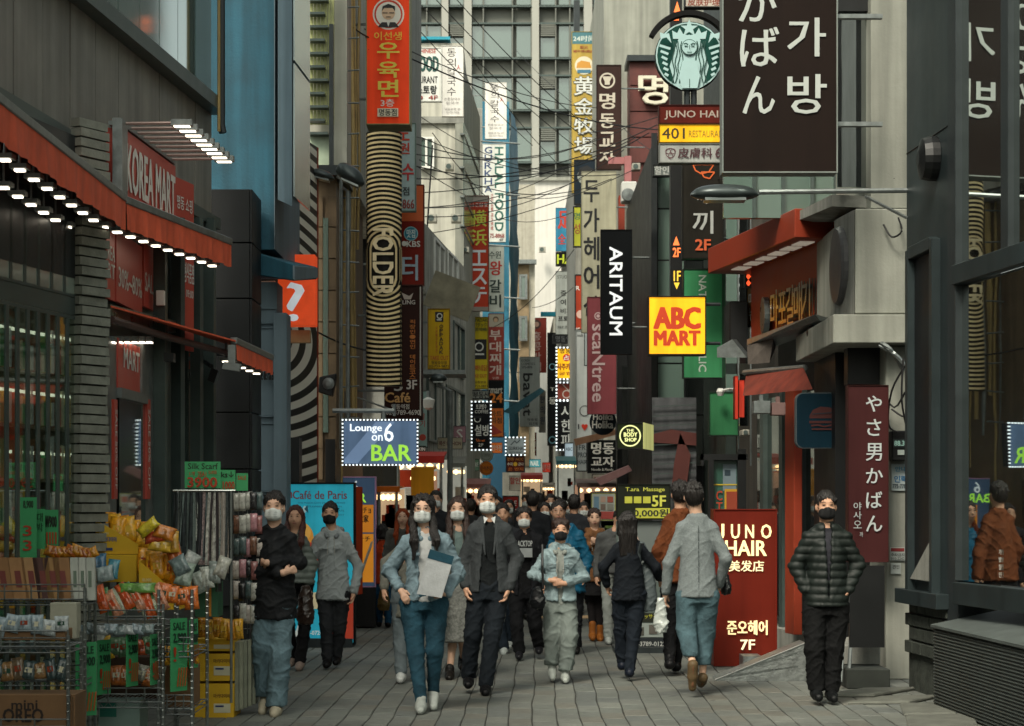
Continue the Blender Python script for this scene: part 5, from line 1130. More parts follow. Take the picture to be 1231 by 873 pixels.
# mart main sign with lamp arms
o = thing('mart_sign', 'red sign box with big white capitals and a row of lamp arms above', 'sign', P(178, 230, 15.0))
f = Frame((X(147, 14.2), 14.2), (X(211, 15.85), 15.85), 3.72, 4.25)
q = MB(); q.prism(f, [(0, 0), (f.W, 0), (f.W, f.H), (0, f.H)], -.12, 0); q.build('casing', M['red_sign'], o)
q = MB()
put(q, f, 'KOREA MART', .06*f.W, .10, .97*f.W, .44, .04, 'h', .008)
q.build('lettering', M['white_paint'], o)
q = MB(); q.box(X(135, 14.1), X(147, 14.1), 14.1, 14.3, 3.72, 4.3); q.build('end_box', M['galv'], o)
q = MB(); q.wall((X(147, 14.15), 14.15), (X(211, 15.8), 15.8), 4.26, 4.29, .1); q.build('top_rail', M['galv'], o)
for k in range(9):
    t = (k+.2)/9; a = Vector((X(147, 14.2)+(X(211, 15.85)-X(147, 14.2))*t, 14.2+1.65*t, 4.285)); e = a + Vector((.36, -.02, .0))
    q = MB(); q.tube([a, e], .011, 6); ar = q.build('lamp_arm', mat('pinkish_arm', '#a5908a', .4, metal=.4), o)
    q = MB(); q.obox(e+Vector((.06, 0, .0)), (.075, 0, 0), (0, .035, 0), (0, 0, .022)); hd = q.build('lamp_head', M['galv'], ar); q = MB(); q.obox(e+Vector((.06, 0, -.024)), (.055, 0, 0), (0, .028, 0), (0, 0, .004)); q.build('lamp_tube', M['lamp'], ar)
# street lamps
def lampost(label, pts_arm, head, Y, r, cat='street lamp', tilt=0.):
    o = thing('street_lamp', label, cat, P(*pts_arm[0]))
    q = MB(); q.tube([P(*p) for p in pts_arm], r, 8); q.build('arm', M['galv'], o)
    x0, y0, x1, y1 = head; c = P((x0+x1)/2, (y0+y1)/2, Y); W = (x1-x0)*Y/F/2; H = (y1-y0)*Y/F/2
    q = MB(); n = 14; rings = []
    for k in range(13):
        t = -1+2*k/12; w_ = math.sqrt(max(0.02, 1-abs(t)**2.6)); rings.append((t, w_))
    vs = []
    for t, w_ in rings:
        for j in range(n):
            a = 2*math.pi*j/n; zz = H*w_*math.sin(a)*(1 if math.sin(a) > 0 else .55)
            vs.append((c.x+W*t, c.y+.14*w_*math.cos(a), c.z+zz - tilt*t*W))
    fs = [(i*n+j, (i+1)*n+j, (i+1)*n+(j+1) % n, i*n+(j+1) % n) for i in range(12) for j in range(n)]
    q.add(vs, fs+[tuple(reversed(range(n))), tuple(range(12*n, 13*n))]); q.build('lamp_head', mat('lamp_grey', '#3e4646', .35, metal=.4), o, smooth=True)
    q = MB(); q.obox(c+Vector((0, 0, -H*.5)), (W*.6, 0, -tilt*W*.6), (0, .09, 0), (0, 0, .012)); q.build('lens', M['steel'], o)
    return o
lampost('grey street lamp head on a long horizontal arm over the red fascia', [(1092, 229, 17.0), (1000, 230, 16.9), (912, 231, 16.8)], (830, 222, 912, 247), 16.8, .022)
q = MB(); q.tube([P(1090, 262, 17.0), P(1040, 236, 16.95)], .014, 6); q.build('stay', M['galv'], bpy.data.objects['street_lamp'])
lampost('grey double street lamp facing right beside the old pipes', [(418, 520, 23.4), (418, 230, 23.4), (412, 226, 23.4)], (404, 198, 438, 228), 23.4, .025, tilt=.45)
lampost('flat grey street lamp head facing left over the tiled building', [(410, 540, 23.9), (410, 216, 23.9), (405, 212, 23.9)], (371, 204, 402, 219), 23.9, .022, tilt=.25)
lampost('slim black lamp post with a domed head over the left stalls', [(541, 700, 33), (541, 470, 33), (526, 462, 33)], (517, 449, 537, 463), 33, .045)
o = thing('loudspeaker', 'black wall loudspeaker on the old tiled building', 'loudspeaker', P(394, 474, 24.2))
q = MB(); c_ = P(394, 462, 24.2); q.hexa([c_+Vector(v)*.115 for v in ((-.9, -1, -.9), (.5, -.8, -1.3), (.5, 1, -1.3), (-.9, 1, -.9), (-.8, -1, .7), (1, -.8, 1.1), (1, 1, 1.1), (-.8, 1, .7))]); q.build('cabinet', M['black'], o, bevel=.01)
q = MB(); q.lathe((c_.x+.02, c_.y-.12, c_.z), [(.03, -.02), (.07, -.01), (.075, .02)], 14, axis='y'); q.build('grille', M['galv'], o)
for (nm, cx_, cy_, Y_) in (('domed_camera', 141/4.16+320+160, 485, 30),):
    o = thing(nm, 'pale dome camera on the black pole near the brown cafe sign', 'camera', P(515, 492, 30)); q = MB(); c_ = P(515, 485, 30)
    q.lathe(c_, [(.02, -.1), (.07, -.07), (.09, 0), (.1, .05), (.03, .09)], 14); q.build('housing', M['white_paint'], o); q = MB(); q.tube([P(515, 470, 30), P(515, 480, 30)], .03, 6); q.build('stem', M['galv'], o)
# electric meter and notices on the pillar
o = thing('electric_meter', 'dark electric meter box with lit digits on the concrete pillar', 'meter', P(1080, 552, 17.8))
q = MB(); q.box(X(1071, 17.8), X(1092, 17.8), 17.76, 17.895, Z(554, 17.8), Z(518, 17.8)); q.build('casing', M['black'], o, bevel=.01)
f = PF(1071, 518, 1092, 554, 17.755); f.px = (1071, 518, 1092, 554); face_items(o, f, [('#rect', 1074, 528, 1088, 538, '#1f2a2a'), ('88.3', 1075, 530, 1087, 536, '#8ab0a8', .05), ('#rect', 1079, 541, 1087, 547, '#8a9490')])
def notice(label, r, Y, face, items, name='paper_notice'):
    o = thing(name, label, 'notice', P((r[0]+r[2])/2, r[3], Y)); f = PF(*r, Y); f.px = r
    q = MB(); q.prism(f, [(0, 0), (f.W, 0), (f.W, f.H), (0, f.H)], -.01, 0); q.build('sheet', fm(face), o); face_items(o, f, items); return o
notice('pale notice with blue phone lettering under the meter', (1072, 558, 1093, 590), 17.88, '#a9b4b4', [('인력', 1075, 572, 1090, 580, '#2a6a98', .04), ('775-7788', 1073, 582, 1091, 587, '#2a3a44', .03), ('안내', 1076, 561, 1089, 567, '#2a7a98', .03)])
notice('small white parking notice with a red heading low on the pillar', (1070, 658, 1088, 674), 17.88, '#a9b0ac', [('#rect', 1071, 659, 1087, 663, '#7a2a2a'), ('주차금지', 1071, 665, 1087, 669, '#3a3a3a', .02), ('010-2242', 1071, 670, 1087, 673, '#3a3a3a', .02)])
notice('tiny white sticker beneath the parking notice', (1071, 677, 1083, 690), 17.88, '#a9b0ac', [('견인', 1073, 679, 1081, 684, '#3a3a3a', .02)])
# ramp
o = thing('door_ramp', 'checkered steel ramp leading up to the restaurant door', 'ramp', (2.6, 18.2, 0))
q = MB(); a, b = X(856, 18.0), X(972, 17.6)
q.hexa([(a, 17.75, 0), (b, 17.75, 0), (b, 18.15, 0), (a+.02, 18.15, 0), (a, 17.75, .012), (b, 17.75, .34), (b, 18.15, .34), (a+.02, 18.15, .012)]); q.build('body', mat('checker_plate', '#8f9492', .35, metal=.7, var=.3, scale=16, bump=.6, bscale=50), o)
q = MB(); sn = .328/(b-a)
for i in range(15):
    for j in range(2):
        x_ = a+.1+(b-a-.15)*i/15; zz = .012+.02+(sn*(x_-a))*(.35+.4*j)
        q.prism(Frame((0, 17.745), (1, 17.745), 0, 1), [(x_, zz-.006), (x_+.025, zz), (x_, zz+.006), (x_-.025, zz)], 0, .003)
q.build('tread_bumps', M['steel'], o, kind='stuff')
q = MB(); q.tube([(a, 17.745, .012), (b, 17.745, .342)], .006, 6); q.build('edge_bar', mat('worn_edge', '#8a8d8a', .7), o)
o = thing('shop_board', 'black chalk board on legs leaning beside the door steps', 'board', (2.9, 17.2, 0))
q = MB(); q.box(X(1020, 17.2), X(1062, 17.2), 17.15, 17.19, Z(778, 17.2), Z(680, 17.2)); q.build('board', M['black'], o)
q = MB(); q.tube([P(1020, 818, 17.1), P(1027, 700, 17.3)], .018, 6); q.build('leg', M['galv'], o); q = MB(); q.tube([P(1011, 820, 17.0), P(1018, 700, 17.3)], .014, 6); q.build('leg', M['galv'], o)
# awnings on the red restaurant
o = thing('awning', 'grimy folded grey awning under the red fascia', 'awning', P(960, 405, 19.5))
q = MB(); q.hexa([P(898, 415, 21.2), P(985, 385, 18.8), P(1000, 392, 19.2), P(912, 424, 21.6), P(898, 408, 21.2), P(980, 378, 18.8), P(1000, 383, 19.2), P(912, 416, 21.6)]); q.build('roller_case', M['galv'], o)
q = MB(); q.hexa([P(899, 438, 21.0), P(925, 436, 20.6), P(932, 420, 20.9), P(905, 424, 21.3), P(898, 416, 21.1), P(930, 406, 20.5), P(934, 404, 20.9), P(905, 412, 21.3)]); q.build('loose_cloth', mat('old_grey_cloth', '#57504a', .85, var=.3, bump=.5, bscale=15), o)
o = thing('awning', 'small faded brick red awning hanging lowest over the restaurant door', 'awning', P(935, 472, 20))
q = MB(); q.hexa([P(893, 476, 20.6), P(977, 468, 18.9), P(977, 468, 18.95), P(893, 476, 20.65), P(897, 450, 21.2), P(965, 442, 19.6), P(966, 442, 19.65), P(897, 450, 21.25)]); q.build('cloth', mat('faded_brick_cloth', '#6e2c1e', .85, var=.25, bump=.4, bscale=12, streak=.3), o)
q = MB(); q.tube([P(895, 448, 21.2), P(968, 442, 19.6)], .03, 8); q.build('roller', M['galv'], o)
for k, (x_, y_) in enumerate(((915, 490), (935, 492), (990, 420), (1000, 398), (978, 400))):
    o = thing('conduit_box', ['grey spotlight box under the small brick awning, nearer the green box', 'pinkish air duct box under the small brick awning', 'white junction box on the beam', 'round black speaker at the beam corner', 'dark hook hardware hanging from the grey awning'][k], 'fitting', P(x_, y_, 19.2))
    q = MB(); c_ = P(x_, y_, 19.2)
    if k < 3: q.obox(c_, (.08-.015*k, 0, 0), (0, .08, 0), (0, 0, .06)); q.obox(c_+Vector((0, 0, .08)), (.02, 0, 0), (0, .02, 0), (0, 0, .04))
    else: q.lathe(c_, [(.02, -.05), (.06, -.04), (.07, .02), (.02, .06)], 12, axis='y'); q.obox(c_+Vector((0, .03, .07)), (.012, 0, 0), (0, .012, 0), (0, 0, .04))
    q.build('body', [M['galv'], mat('duct_pink', '#7a605c', .6), M['white_paint'], M['black'], M['black']][k], o, bevel=.004)
# window bars of the dark entrance left of the red standing box
o = thing('door_frame_stand', 'black metal door frame with taped posters behind the red light box', 'door frame', P(880, 640, 21.5))
for (x0, y0, x1, y1) in ((843, 546, 899, 553), (852, 553, 858, 760), (887, 540, 897, 760), (843, 546, 846, 560)):
    f = PF(x0, y0, x1, y1, 21.8); q = MB(); q.prism(f, [(0, 0), (f.W, 0), (f.W, f.H), (0, f.H)], -.1, 0); q.build('bar', M['black'], o)
f = PF(857, 553, 888, 760, 21.9); f.px = (857, 553, 888, 760); q = MB(); q.prism(f, [(0, 0), (f.W, 0), (f.W, f.H), (0, f.H)], -.02, 0); p_ = q.build('glass_door', mat('door_green', '#34584c', .25, var=.2), o)
face_items(o, f, [('#rect', 869, 558, 885, 590, '#6a7a82'), ('#rect', 871, 565, 878, 572, '#2a3a44'), ('#rect', 858, 582, 887, 583.5, '#b8a030'), ('#rect', 871, 588, 887, 625, '#b88a20'), ('#rect', 873, 591, 887, 625, '#8a3a24'), ('C', 861, 590, 868, 602, '#a83a20', .06), ('T', 861, 604, 868, 614, '#a83a20', .06)], d0=.004)
# rooftop / wall lamps
o = thing('wall_ac_unit', 'off white air conditioner unit on the wall above the black upright sign', 'air conditioner', P(756, 245, 40))
q = MB(); q.box(X(746, 40), X(764, 40), 39.6, 40, Z(246, 40), Z(222, 40)); q.build('casing', M['white_paint'], o, bevel=.02)
q = MB(); q.lathe(P(755, 234, 39.58), [(.0, -.02), (.12, -.01), (.13, .01)], 18, axis='y'); q.build('fan_grille', M['galv'], o)
o = thing('duct', 'pink painted vent duct elbow above the air conditioner', 'duct', P(750, 222, 41))
q = MB(); q.box(X(731, 41), X(757, 41), 40.8, 41, Z(199, 41), Z(191, 41)); q.box(X(750, 41), X(758, 41), 40.7, 41, Z(221, 41), Z(190.5, 41)); q.build('body', mat('pink_duct', '#a56a6a', .6), o)
# ---------------- overhead cables ----------------
cg = 'black overhead cables strung across the street'
CB = [((390, 10, 26), (720, 130, 48), 18, .011), ((405, 12, 25.5), (443, 45, 26), 4, .012), ((440, 45, 26), (860, 155, 40), 30, .013), ((500, 0, 40), (690, 175, 52), 6, .012), ((520, -5, 40), (717, 175, 52), 10, .012), ((545, -5, 42), (760, 190, 50), 14, .012),
      ((480, 10, 36), (640, 175, 55), 4, .012), ((490, 170, 34), (720, 165, 48), 24, .012), ((495, 185, 34), (760, 150, 46), 22, .012), ((500, 200, 34), (780, 160, 40), 30, .013), ((500, 215, 36), (790, 150, 38), 20, .012), ((483, 250, 32), (700, 215, 50), 12, .012), ((500, 232, 38), (765, 165, 44), 16, .012),
      ((520, 160, 40), (600, 250, 55), 6, .011), ((505, 250, 38), (690, 195, 55), 14, .012), ((610, 235, 62), (720, 225, 52), 8, .012), ((600, 262, 60), (700, 250, 55), 10, .012), ((590, 395, 58), (690, 300, 52), 12, .012), ((383, 108, 25), (520, 170, 38), 6, .010), ((395, 120, 25), (560, 235, 45), 6, .010),
      ((383, 400, 24.2), (445, 422, 25.4), 3, .014), ((520, 175, 40), (510, 330, 38), 0, .02), ((640, 370, 66), (690, 345, 60), 5, .012), ((500, 300, 38), (580, 310, 52), 8, .012), ((700, 160, 48), (820, 130, 38), 5, .012), ((745, 150, 44), (1075, 215, 18), 40, .008), ((500, 190, 37), (735, 215, 43), 30, .011), ((506, 165, 40), (745, 210, 42), 16, .011), ((498, 260, 37), (750, 180, 41), 26, .010), ((620, 60, 100), (720, 150, 50), 4, .012), ((443, 60, 26), (505, 130, 40), 3, .010), ((505, 140, 42), (700, 205, 52), 20, .010), ((520, 280, 38), (760, 205, 40), 10, .010), ((560, 60, 45), (690, 215, 52), 10, .010)]
for k, (a, b, sag, r_) in enumerate(CB):
    q = MB(); A, B = P(*a), P(*b); n = 12; pts = []
    for i in range(n+1):
        t = i/n; p = A.lerp(B, t); p.z -= sag*((a[2]+b[2])/2)/F*4*t*(1-t); pts.append(p)
    q.tube(pts, r_*.85, 5); q.build('overhead_cable', M['rubber'], None, 'thin black cable sagging across the street between the sign rows', 'cable', cg)
for k, pts in enumerate([[(1057, 411, 17.7), (1070, 420, 17.6), (1086, 445, 17.7)], [(1057, 415, 17.7), (1076, 426, 17.6), (1088, 440, 17.6)], [(1088, 440, 17.5), (1072, 470, 17.6), (1068, 510, 17.7), (1080, 520, 17.7)], [(1086, 430, 17.5), (1084, 480, 17.5), (1090, 515, 17.6)], [(1056, 465, 17.7), (1075, 490, 17.6), (1090, 470, 17.5), (1088, 500, 17.5), (1072, 492, 17.6)], [(1062, 270, 17.7), (1072, 285, 17.65), (1084, 278, 17.6), (1080, 262, 17.7)]]):
    P_ = [P(*p) for p in pts]; sm = []
    for i in range(len(P_)-1):
        p0 = P_[max(i-1, 0)]; p1 = P_[i]; p2 = P_[i+1]; p3 = P_[min(i+2, len(P_)-1)]
        for t in (0, .25, .5, .75): sm.append(.5*((2*p1)+(p2-p0)*t+(2*p0-5*p1+4*p2-p3)*t*t+(3*p1-p0-3*p2+p3)*t**3))
    q = MB(); q.tube(sm+[P_[-1]], .02 if k < 2 else .009, 6); q.build('wall_cable', M['galv'] if k < 2 else M['rubber'], None, ['upper pale conduit bending out of the concrete beam', 'lower pale conduit bending out of the concrete beam'][k] if k < 2 else ['', '', 'long black cable bowing down to the meter box', 'straight black cable dropping behind the meter box', 'black cable loop coiled above the maroon brown sign', 'short black cable hook on the concrete block'][k], 'cable', 'loose cables on the concrete pillar' if k >= 2 else 'conduits out of the beam')

# ---------------- racks and goods in front of the mart ----------------
YEL = mat('yellow_carton', '#cfa51e', .6, var=.08, scale=4); BRN = mat('brown_carton', '#7a5c3e', .75, var=.15, scale=4, bump=.1)
GRN = mat('green_price_card', '#3f9a62', .7, var=.06); WHT = M['white_paint']
def gloss(h): return mat('foil_' + h.strip('#'), h, .22, var=.55, scale=22, bump=.7, bscale=18, spec=.7)
def pillow(q, c, u, v, w_, n=7, m_=6, seed=0, mi=0):
    """a crumpled snack bag: half-size vectors u (across), v (up), w_ (thickness)"""
    rn = random.Random(seed); u, v, w_ = Vector(u), Vector(v), Vector(w_); vs = []
    ph = rn.uniform(0, 6)
    for side in (1, -1):
        for j in range(m_+1):
            for i in range(n+1):
                a, b = -1+2*i/n, -1+2*j/m_
                t = (max(0, 1-a**6)*max(0, 1-b**6))**.5 + .35*math.sin(a*7+ph+b*3)*(1-b*b) + .2*math.sin(b*9+a*4+ph)*(1-a*a)
                k = 1 + .05*abs(b)**3
                vs.append(tuple(Vector(c) + u*a*k*(1-.06*(1-b*b)) + v*b + w_*side*max(t, .02)))
    N_ = (n+1)*(m_+1); fs = []
    for j in range(m_):
        for i in range(n):
            p = j*(n+1)+i; fs += [(p, p+1, p+n+2, p+n+1), (N_+p, N_+p+n+1, N_+p+n+2, N_+p+1)]
    edge = [(0*(n+1)+i) for i in range(n+1)] + [j*(n+1)+n for j in range(1, m_+1)] + [m_*(n+1)+i for i in range(n-1, -1, -1)] + [j*(n+1) for j in range(m_-1, 0, -1)]
    for a, b in zip(edge, edge[1:]+edge[:1]): fs.append((a, N_+a, N_+b, b))
    q.add(vs, fs, mi)
    return q
bag_no = 0
def bag(px, py, Y, wpx, hpx, col, lab, grp, ang=0., lean=0., th=.016, band=None):
    global bag_no; bag_no += 1
    s = Y/F; c = P(px, py, Y); ca, sa = math.cos(ang), math.sin(ang)
    u = Vector((ca, 0, sa))*wpx*s/2; v = Vector((-sa, lean, ca))*hpx*s/2; w_ = Vector((0, -1, lean)).normalized()*th
    q = MB(); pillow(q, c, u, v, w_, seed=bag_no); o = q.build('snack_bag', gloss(col), None, lab, 'snack', grp, smooth=True)
    if band:
        q = MB(); c2 = c + w_*1.12; q.add([c2-u*.5-v*.25, c2+u*.5-v*.25, c2+u*.5+v*.25, c2-u*.5+v*.25], [(0, 1, 2, 3)]); q.build('label', fm(band), o)
    return o
def wire_rack(label, x0, x1, y0, y1, levels, top):
    o = thing('wire_rack', label, 'rack', ((x0+x1)/2, (y0+y1)/2, 0)); CH = M['galv']
    for (x_, y_) in ((x0, y0), (x1, y0), (x1, y1), (x0, y1)):
        q = MB(); q.tube([(x_, y_, 0), (x_, y_, top)], .011, 6)
        for k in range(int(top/.045)): q.lathe((x_, y_, .02+k*.045), [(.011, 0), (.0135, .004), (.011, .008)], 6)
        q.build('post', M['steel'], o)
    for z in levels:
        q = MB()
        for zz in (z, z-.035):
            for a, b in (((x0, y0), (x1, y0)), ((x1, y0), (x1, y1)), ((x1, y1), (x0, y1)), ((x0, y1), (x0, y0))): q.tube([(a[0], a[1], zz), (b[0], b[1], zz)], .0045, 4)
        n = int((x1-x0)/.028)
        for k in range(n): q.tube([(x0+(x1-x0)*k/n, y0, z), (x0+(x1-x0)*k/n, y1, z)], .0022, 3)
        for k in range(n//2): q.tube([(x0+(x1-x0)*k/(n/2), y0, z), (x0+(x1-x0)*(k+.5)/(n/2), y0, z-.035), (x0+(x1-x0)*(k+1)/(n/2), y0, z)], .0025, 3)
        q.build('shelf', CH, o, kind='stuff')
        q = MB()
        for zz in (z+.05, z+.09): q.tube([(x0, y0-.004, zz), (x1, y0-.004, zz)], .004, 4)
        for k in range(5): q.tube([(x0+(x1-x0)*k/4, y0-.004, z), (x0+(x1-x0)*k/4, y0-.004, z+.095)], .005, 4)
        q.build('rail', M['steel'], o, kind='stuff')
    return o
wire_rack('nearest chrome wire rack, lowest and cut by the left photo edge', -3.3, X(82, 11.4), 11.4, 11.75, [.25, .755], .82)
wire_rack('chrome wire rack holding brown slim boxes, behind the nearest rack', -3.25, X(102, 12.15), 12.15, 12.45, [.5, .99], 1.06)
wire_rack('chrome wire rack of orange and green snack bags beside the brown boxes', X(108, 12.8), X(196, 12.8), 12.8, 13.35, [.3, .80], .93)
wire_rack('tall posted wire rack at the right end of the snack display', X(192, 12.9), X(232, 12.9), 12.86, 13.5, [.25, .62], 1.02)
def carton(label, r, Y, dep, m_, items=[], name='carton_box', top=None, grp=None, cat='box', side=None):
    o = thing(name, label, cat, P((r[0]+r[2])/2, r[3], Y), grp); f = PF(*r, Y); f.px = r
    q = MB(); q.prism(f, [(0, 0), (f.W, 0), (f.W, f.H), (0, f.H)], -dep, 0); q.build('box', m_, o, bevel=.003)
    face_items(o, f, items, d0=.002); return o
carton('brown cardboard biscuit carton with dark rounded lettering under the nearest rack', (-20, 835, 90, 885), 11.45, .3, BRN, [('mini', 14, 842, 45, 853, '#2a201a', .04), ('OREO', 4, 852, 52, 868, '#2a201a', .05), ('#line', [(88, 838), (88, 880)], 1, '#5a4630')])
carton('plain brown carton lying on the middle level of the nearest rack', (-10, 757, 78, 770), 11.5, .2, BRN)
carton('white upright carton standing between the two left racks', (60, 725, 92, 768), 12.0, .12, mat('pale_carton', '#a9a896', .7), [])
for k, (y0, y1, lb) in enumerate(((822, 864, 'bottom yellow snack carton of the stack beside the walking woman'), (786, 819, 'middle yellow snack carton of the stack beside the walking woman'), (768, 783, 'top yellow snack carton of the stack beside the walking woman'))):
    carton(lb, (234, y0, 281, y1), 14.7, .38, YEL, [('#rect', 257, y1-18, 277, y1-7, '#c8c4a8') if k < 2 else ('#rect', 256, y1-8, 276, y1-2, '#c8c4a8'), ('#rect', 259, y1-16, 269, y1-14, '#2a3a6a') if k < 2 else ('#rect', 258, y1-6, 270, y1-4, '#2a3a6a'), ('마카다미아', 257, y0+3+(9 if k == 0 else 3), 277, y0+8+(9 if k == 0 else 3), '#5a3a18', .03)] if k < 2 else [('#rect', 257, 775, 276, 780, '#c8c4a8')])
def display(label, r, Y, dep):
    x0, y0, x1, y1 = r; o = thing('display_box', label, 'display box', P((x0+x1)/2, y1, Y)); f = PF(*r, Y); f.px = r
    q = MB(); q.prism(f, [(0, 0), (f.W, 0), (f.W, f.H*.28), (0, f.H)], -.006, 0); q.build('side_panel', YEL, o)
    q = MB(); q.prism(f, [(0, 0), (f.W, 0), (f.W, f.H*.28), (0, f.H)], -dep, -dep+.006); q.build('rear_panel', YEL, o)
    q = MB(); q.prism(f, [(0, 0), (f.W, 0), (f.W, .01), (0, .01)], -dep+.006, -.006); q.prism(f, [(0, .01), (.008, .01), (.008, f.H), (0, f.H)], -dep+.006, -.006); q.build('tray', YEL, o)
    w_, h_ = x1-x0, y1-y0
    face_items(o, f, [('허니버터', x0+w_*.08, y0+h_*.36, x0+w_*.3, y0+h_*.44, '#d8cfa0', .03), ('마카다미아', x0+w_*.12, y0+h_*.5, x0+w_*.5, y0+h_*.64, '#4a5a8a', .05), ('#rect', x0+w_*.08, y0+h_*.82, x0+w_*.4, y0+h_*.9, '#2a3a6a')], d0=.002)
display('upper yellow display box full of golden snack bags', (115, 625, 166, 666), 13.9, .3)
carton('plain yellow display carton under the upper yellow display box', (113, 667, 164, 700), 13.85, .3, YEL)
display('right yellow display box full of golden snack bags', (167, 674, 216, 733), 13.7, .3)
rr = random.Random(8)
gold = 'golden snack bags heaped in the yellow display boxes'
for k in range(9): bag(122+k*6.5+rr.uniform(-1, 1), 630+k*1.7+rr.uniform(-3, 2), 14.0+rr.uniform(0, .15), 19, 30, ['#dc9c20', '#d08818', '#e0aa30'][k % 3], 'golden snack bag in the upper yellow display box, %s from its tall end' % ORD[k], gold, rr.uniform(-.2, .2), .15, band='#d8b040' if k % 2 else '#8a5a18')
for k in range(10): bag(172+k*5.6, 672+k*2.2+rr.uniform(-4, 3), 13.85+rr.uniform(0, .15), 18, 32, ['#dc9820', '#d8801c', '#e0a430'][k % 3], 'golden snack bag in the right yellow display box, %s from its tall end' % ORD[k], 'golden snack bags of the right display box', rr.uniform(-.2, .2), .15, band='#d8b040' if k % 2 else '#9a4018')
mix = 'mixed foil snack bags lying loose on the display'
for i_m, (x_, y_, w_, h_, c, a) in enumerate(((178, 634, 24, 12, '#c8b428', .7), (188, 645, 26, 12, '#b84a2a', .2), (198, 640, 22, 14, '#c87a28', -.3), (205, 652, 18, 22, '#c89a3a', .1), (210, 668, 16, 26, '#b8602a', .3), (222, 690, 18, 24, '#8a9a8c', -.2), (192, 656, 24, 12, '#c8a030', -.1), (216, 680, 18, 20, '#6a7a7a', .5), (228, 676, 16, 22, '#8a8f8a', -.5),
    (45, 668, 16, 12, '#4a6a8a', .3), (58, 666, 14, 12, '#5a7a9a', -.2), (120, 676, 14, 18, '#3a6a8a', .1), (136, 684, 12, 20, '#4a8a9a', -.1), (126, 690, 18, 16, '#9aa8a8', .2), (100, 664, 16, 12, '#7a8aa0', .1))):
    bag(x_, y_, 13.75+rr.uniform(-.1, .1), w_*1.15, h_*1.15, c, 'loose crinkled foil bag, ' + ['yellow green, topmost beside the upper display', 'red, under the yellow green one', 'orange, leaning over the red one', 'pale gold, above the right display', 'rust orange, right edge of the right display', 'silver, low at the right display end', 'amber, between the two displays', 'dull grey, over the tall rack', 'grey, rightmost of the heap', 'dark blue, behind the slim boxes', 'light blue, behind the slim boxes', 'blue, beside the plain yellow carton', 'teal, beside the plain yellow carton', 'pale, below the plain yellow carton', 'lilac grey, left of the plain yellow carton'][i_m], mix, a, .3)
for k in range(9): bag(62+k*6, 664+rr.uniform(-3, 3), 12.5, 16, 13, ['#b8741c', '#a8581c', '#c88a2a'][k % 3], 'small orange foil bag behind the slim brown boxes, %s from the left' % ORD[k], 'small orange bags behind the brown boxes', rr.uniform(-.5, .5), .3, .025)
for k in range(11):
    bag(122+k*7, 722+4*math.sin(k)+rr.uniform(-2, 2), 12.95+.02*(k % 2), 13, 34, ['#c85a28', '#5a8a5a', '#c88a6a', '#b8c0a8'][k % 4], 'wrapped cracker bag leaning in the chrome rack, %s from the left' % ORD[k], 'wrapped cracker bags in the chrome rack', .45+rr.uniform(-.12, .12), .3, .022, band='#c8d0b8' if k % 2 else '#c8502a')
bag(165, 707, 12.95, 44, 12, '#6a9a4a', 'green topped bag lying across the cracker bags', 'green bag on the crackers', .02, .3)
for k in range(8): bag(100+k*11, 757+rr.uniform(-2, 2), 12.75, 17, 11, ['#8a9aa0', '#7a8a8a', '#a8b0b0'][k % 3], 'silver foil pouch lying on the chrome rack, %s from the left' % ORD[k], 'silver foil pouches on the rack', rr.uniform(-.4, .4), .5, .02)
for k in range(6): bag(244+k*8.5, 756+rr.uniform(-2, 2), 14.6, 12, 24, ['#c8861c', '#d09a28'][k % 2], 'golden bag standing on the yellow carton stack, %s from the left' % ORD[k], 'golden bags on the yellow carton stack', rr.uniform(-.1, .1), .1, .025, band='#d8b040')
# slim boxes leaning in a row
for k, (x_, c) in enumerate(((8, '#8a6238'), (26, '#9a7044'), (42, '#a07a4e'), (56, '#4a2a22'), (68, '#96703f'), (80, '#8a6238'), (94, '#a9aca2'), (103, '#b0b2a8'), (112, '#a4a89e'))):
    o = thing('slim_box', 'leaning slim snack box, ' + ['first from the photo edge, brown', 'second brown one of the row', 'third brown one, palest', 'dark maroon one amid the brown', 'brown one right of the maroon one', 'brown one next to the white cartons', 'first white one of three', 'middle white one of three', 'last white one of three'][k], 'box', P(x_, 722, 12.3))
    c_ = P(x_-3, 696, 12.3); q = MB(); sl_ = .24 if k < 6 else .1; q.obox(c_, (.052 if k < 6 else .03, 0, 0.0), (0, .02, 0), (sl_*-.13, 0.05, .13)); q.build('box', mat('slim_'+c[1:], c, .55, var=.12), o, bevel=.003)
    q = MB(); q.obox(c_+Vector((.0, -.0215, .0)), (.018 if k < 6 else .01, 0, 0), (0, .001, 0), (sl_*-.05, .02, .05)); q.build('print_patch', cm('#6a2a20' if k < 6 else '#5a6a5a'), o)
# green price cards
def card(label, r, Y, lines, tilt=0., grp=None):
    x0, y0, x1, y1 = r; o = thing('price_card', label, 'price card', P((x0+x1)/2, y1, Y), grp); f = PF(*r, Y, Y+tilt); f.px = r
    q = MB(); q.prism(f, [(0, 0), (f.W, 0), (f.W, f.H), (0, f.H)], -.004, 0); q.build('card', GRN, o)
    face_items(o, f, lines, d0=.0015); return o
card('green silk scarf price card with red numerals above the scarf rail', (222, 555, 265, 587), 14.2, [('Silk Scarf', 226, 557, 262, 564, '#1a2a1a', .03), ('1개', 228, 567, 234, 572, '#a8481c', .02), ('2EA1', 238, 567, 248, 573, '#a8481c', .02), ('SUPER', 251, 566, 261, 570, '#a8481c', .02), ('3900', 226, 574, 261, 586, '#a83a1c', .06)])
card('green socks price card with a black arrow, right of the scarf card', (265, 565, 283, 590), 14.4, [('ks↓', 266, 567, 281, 574, '#1a2a1a', .04), ('1000', 268, 579, 282, 588, '#a83a1c', .04)])
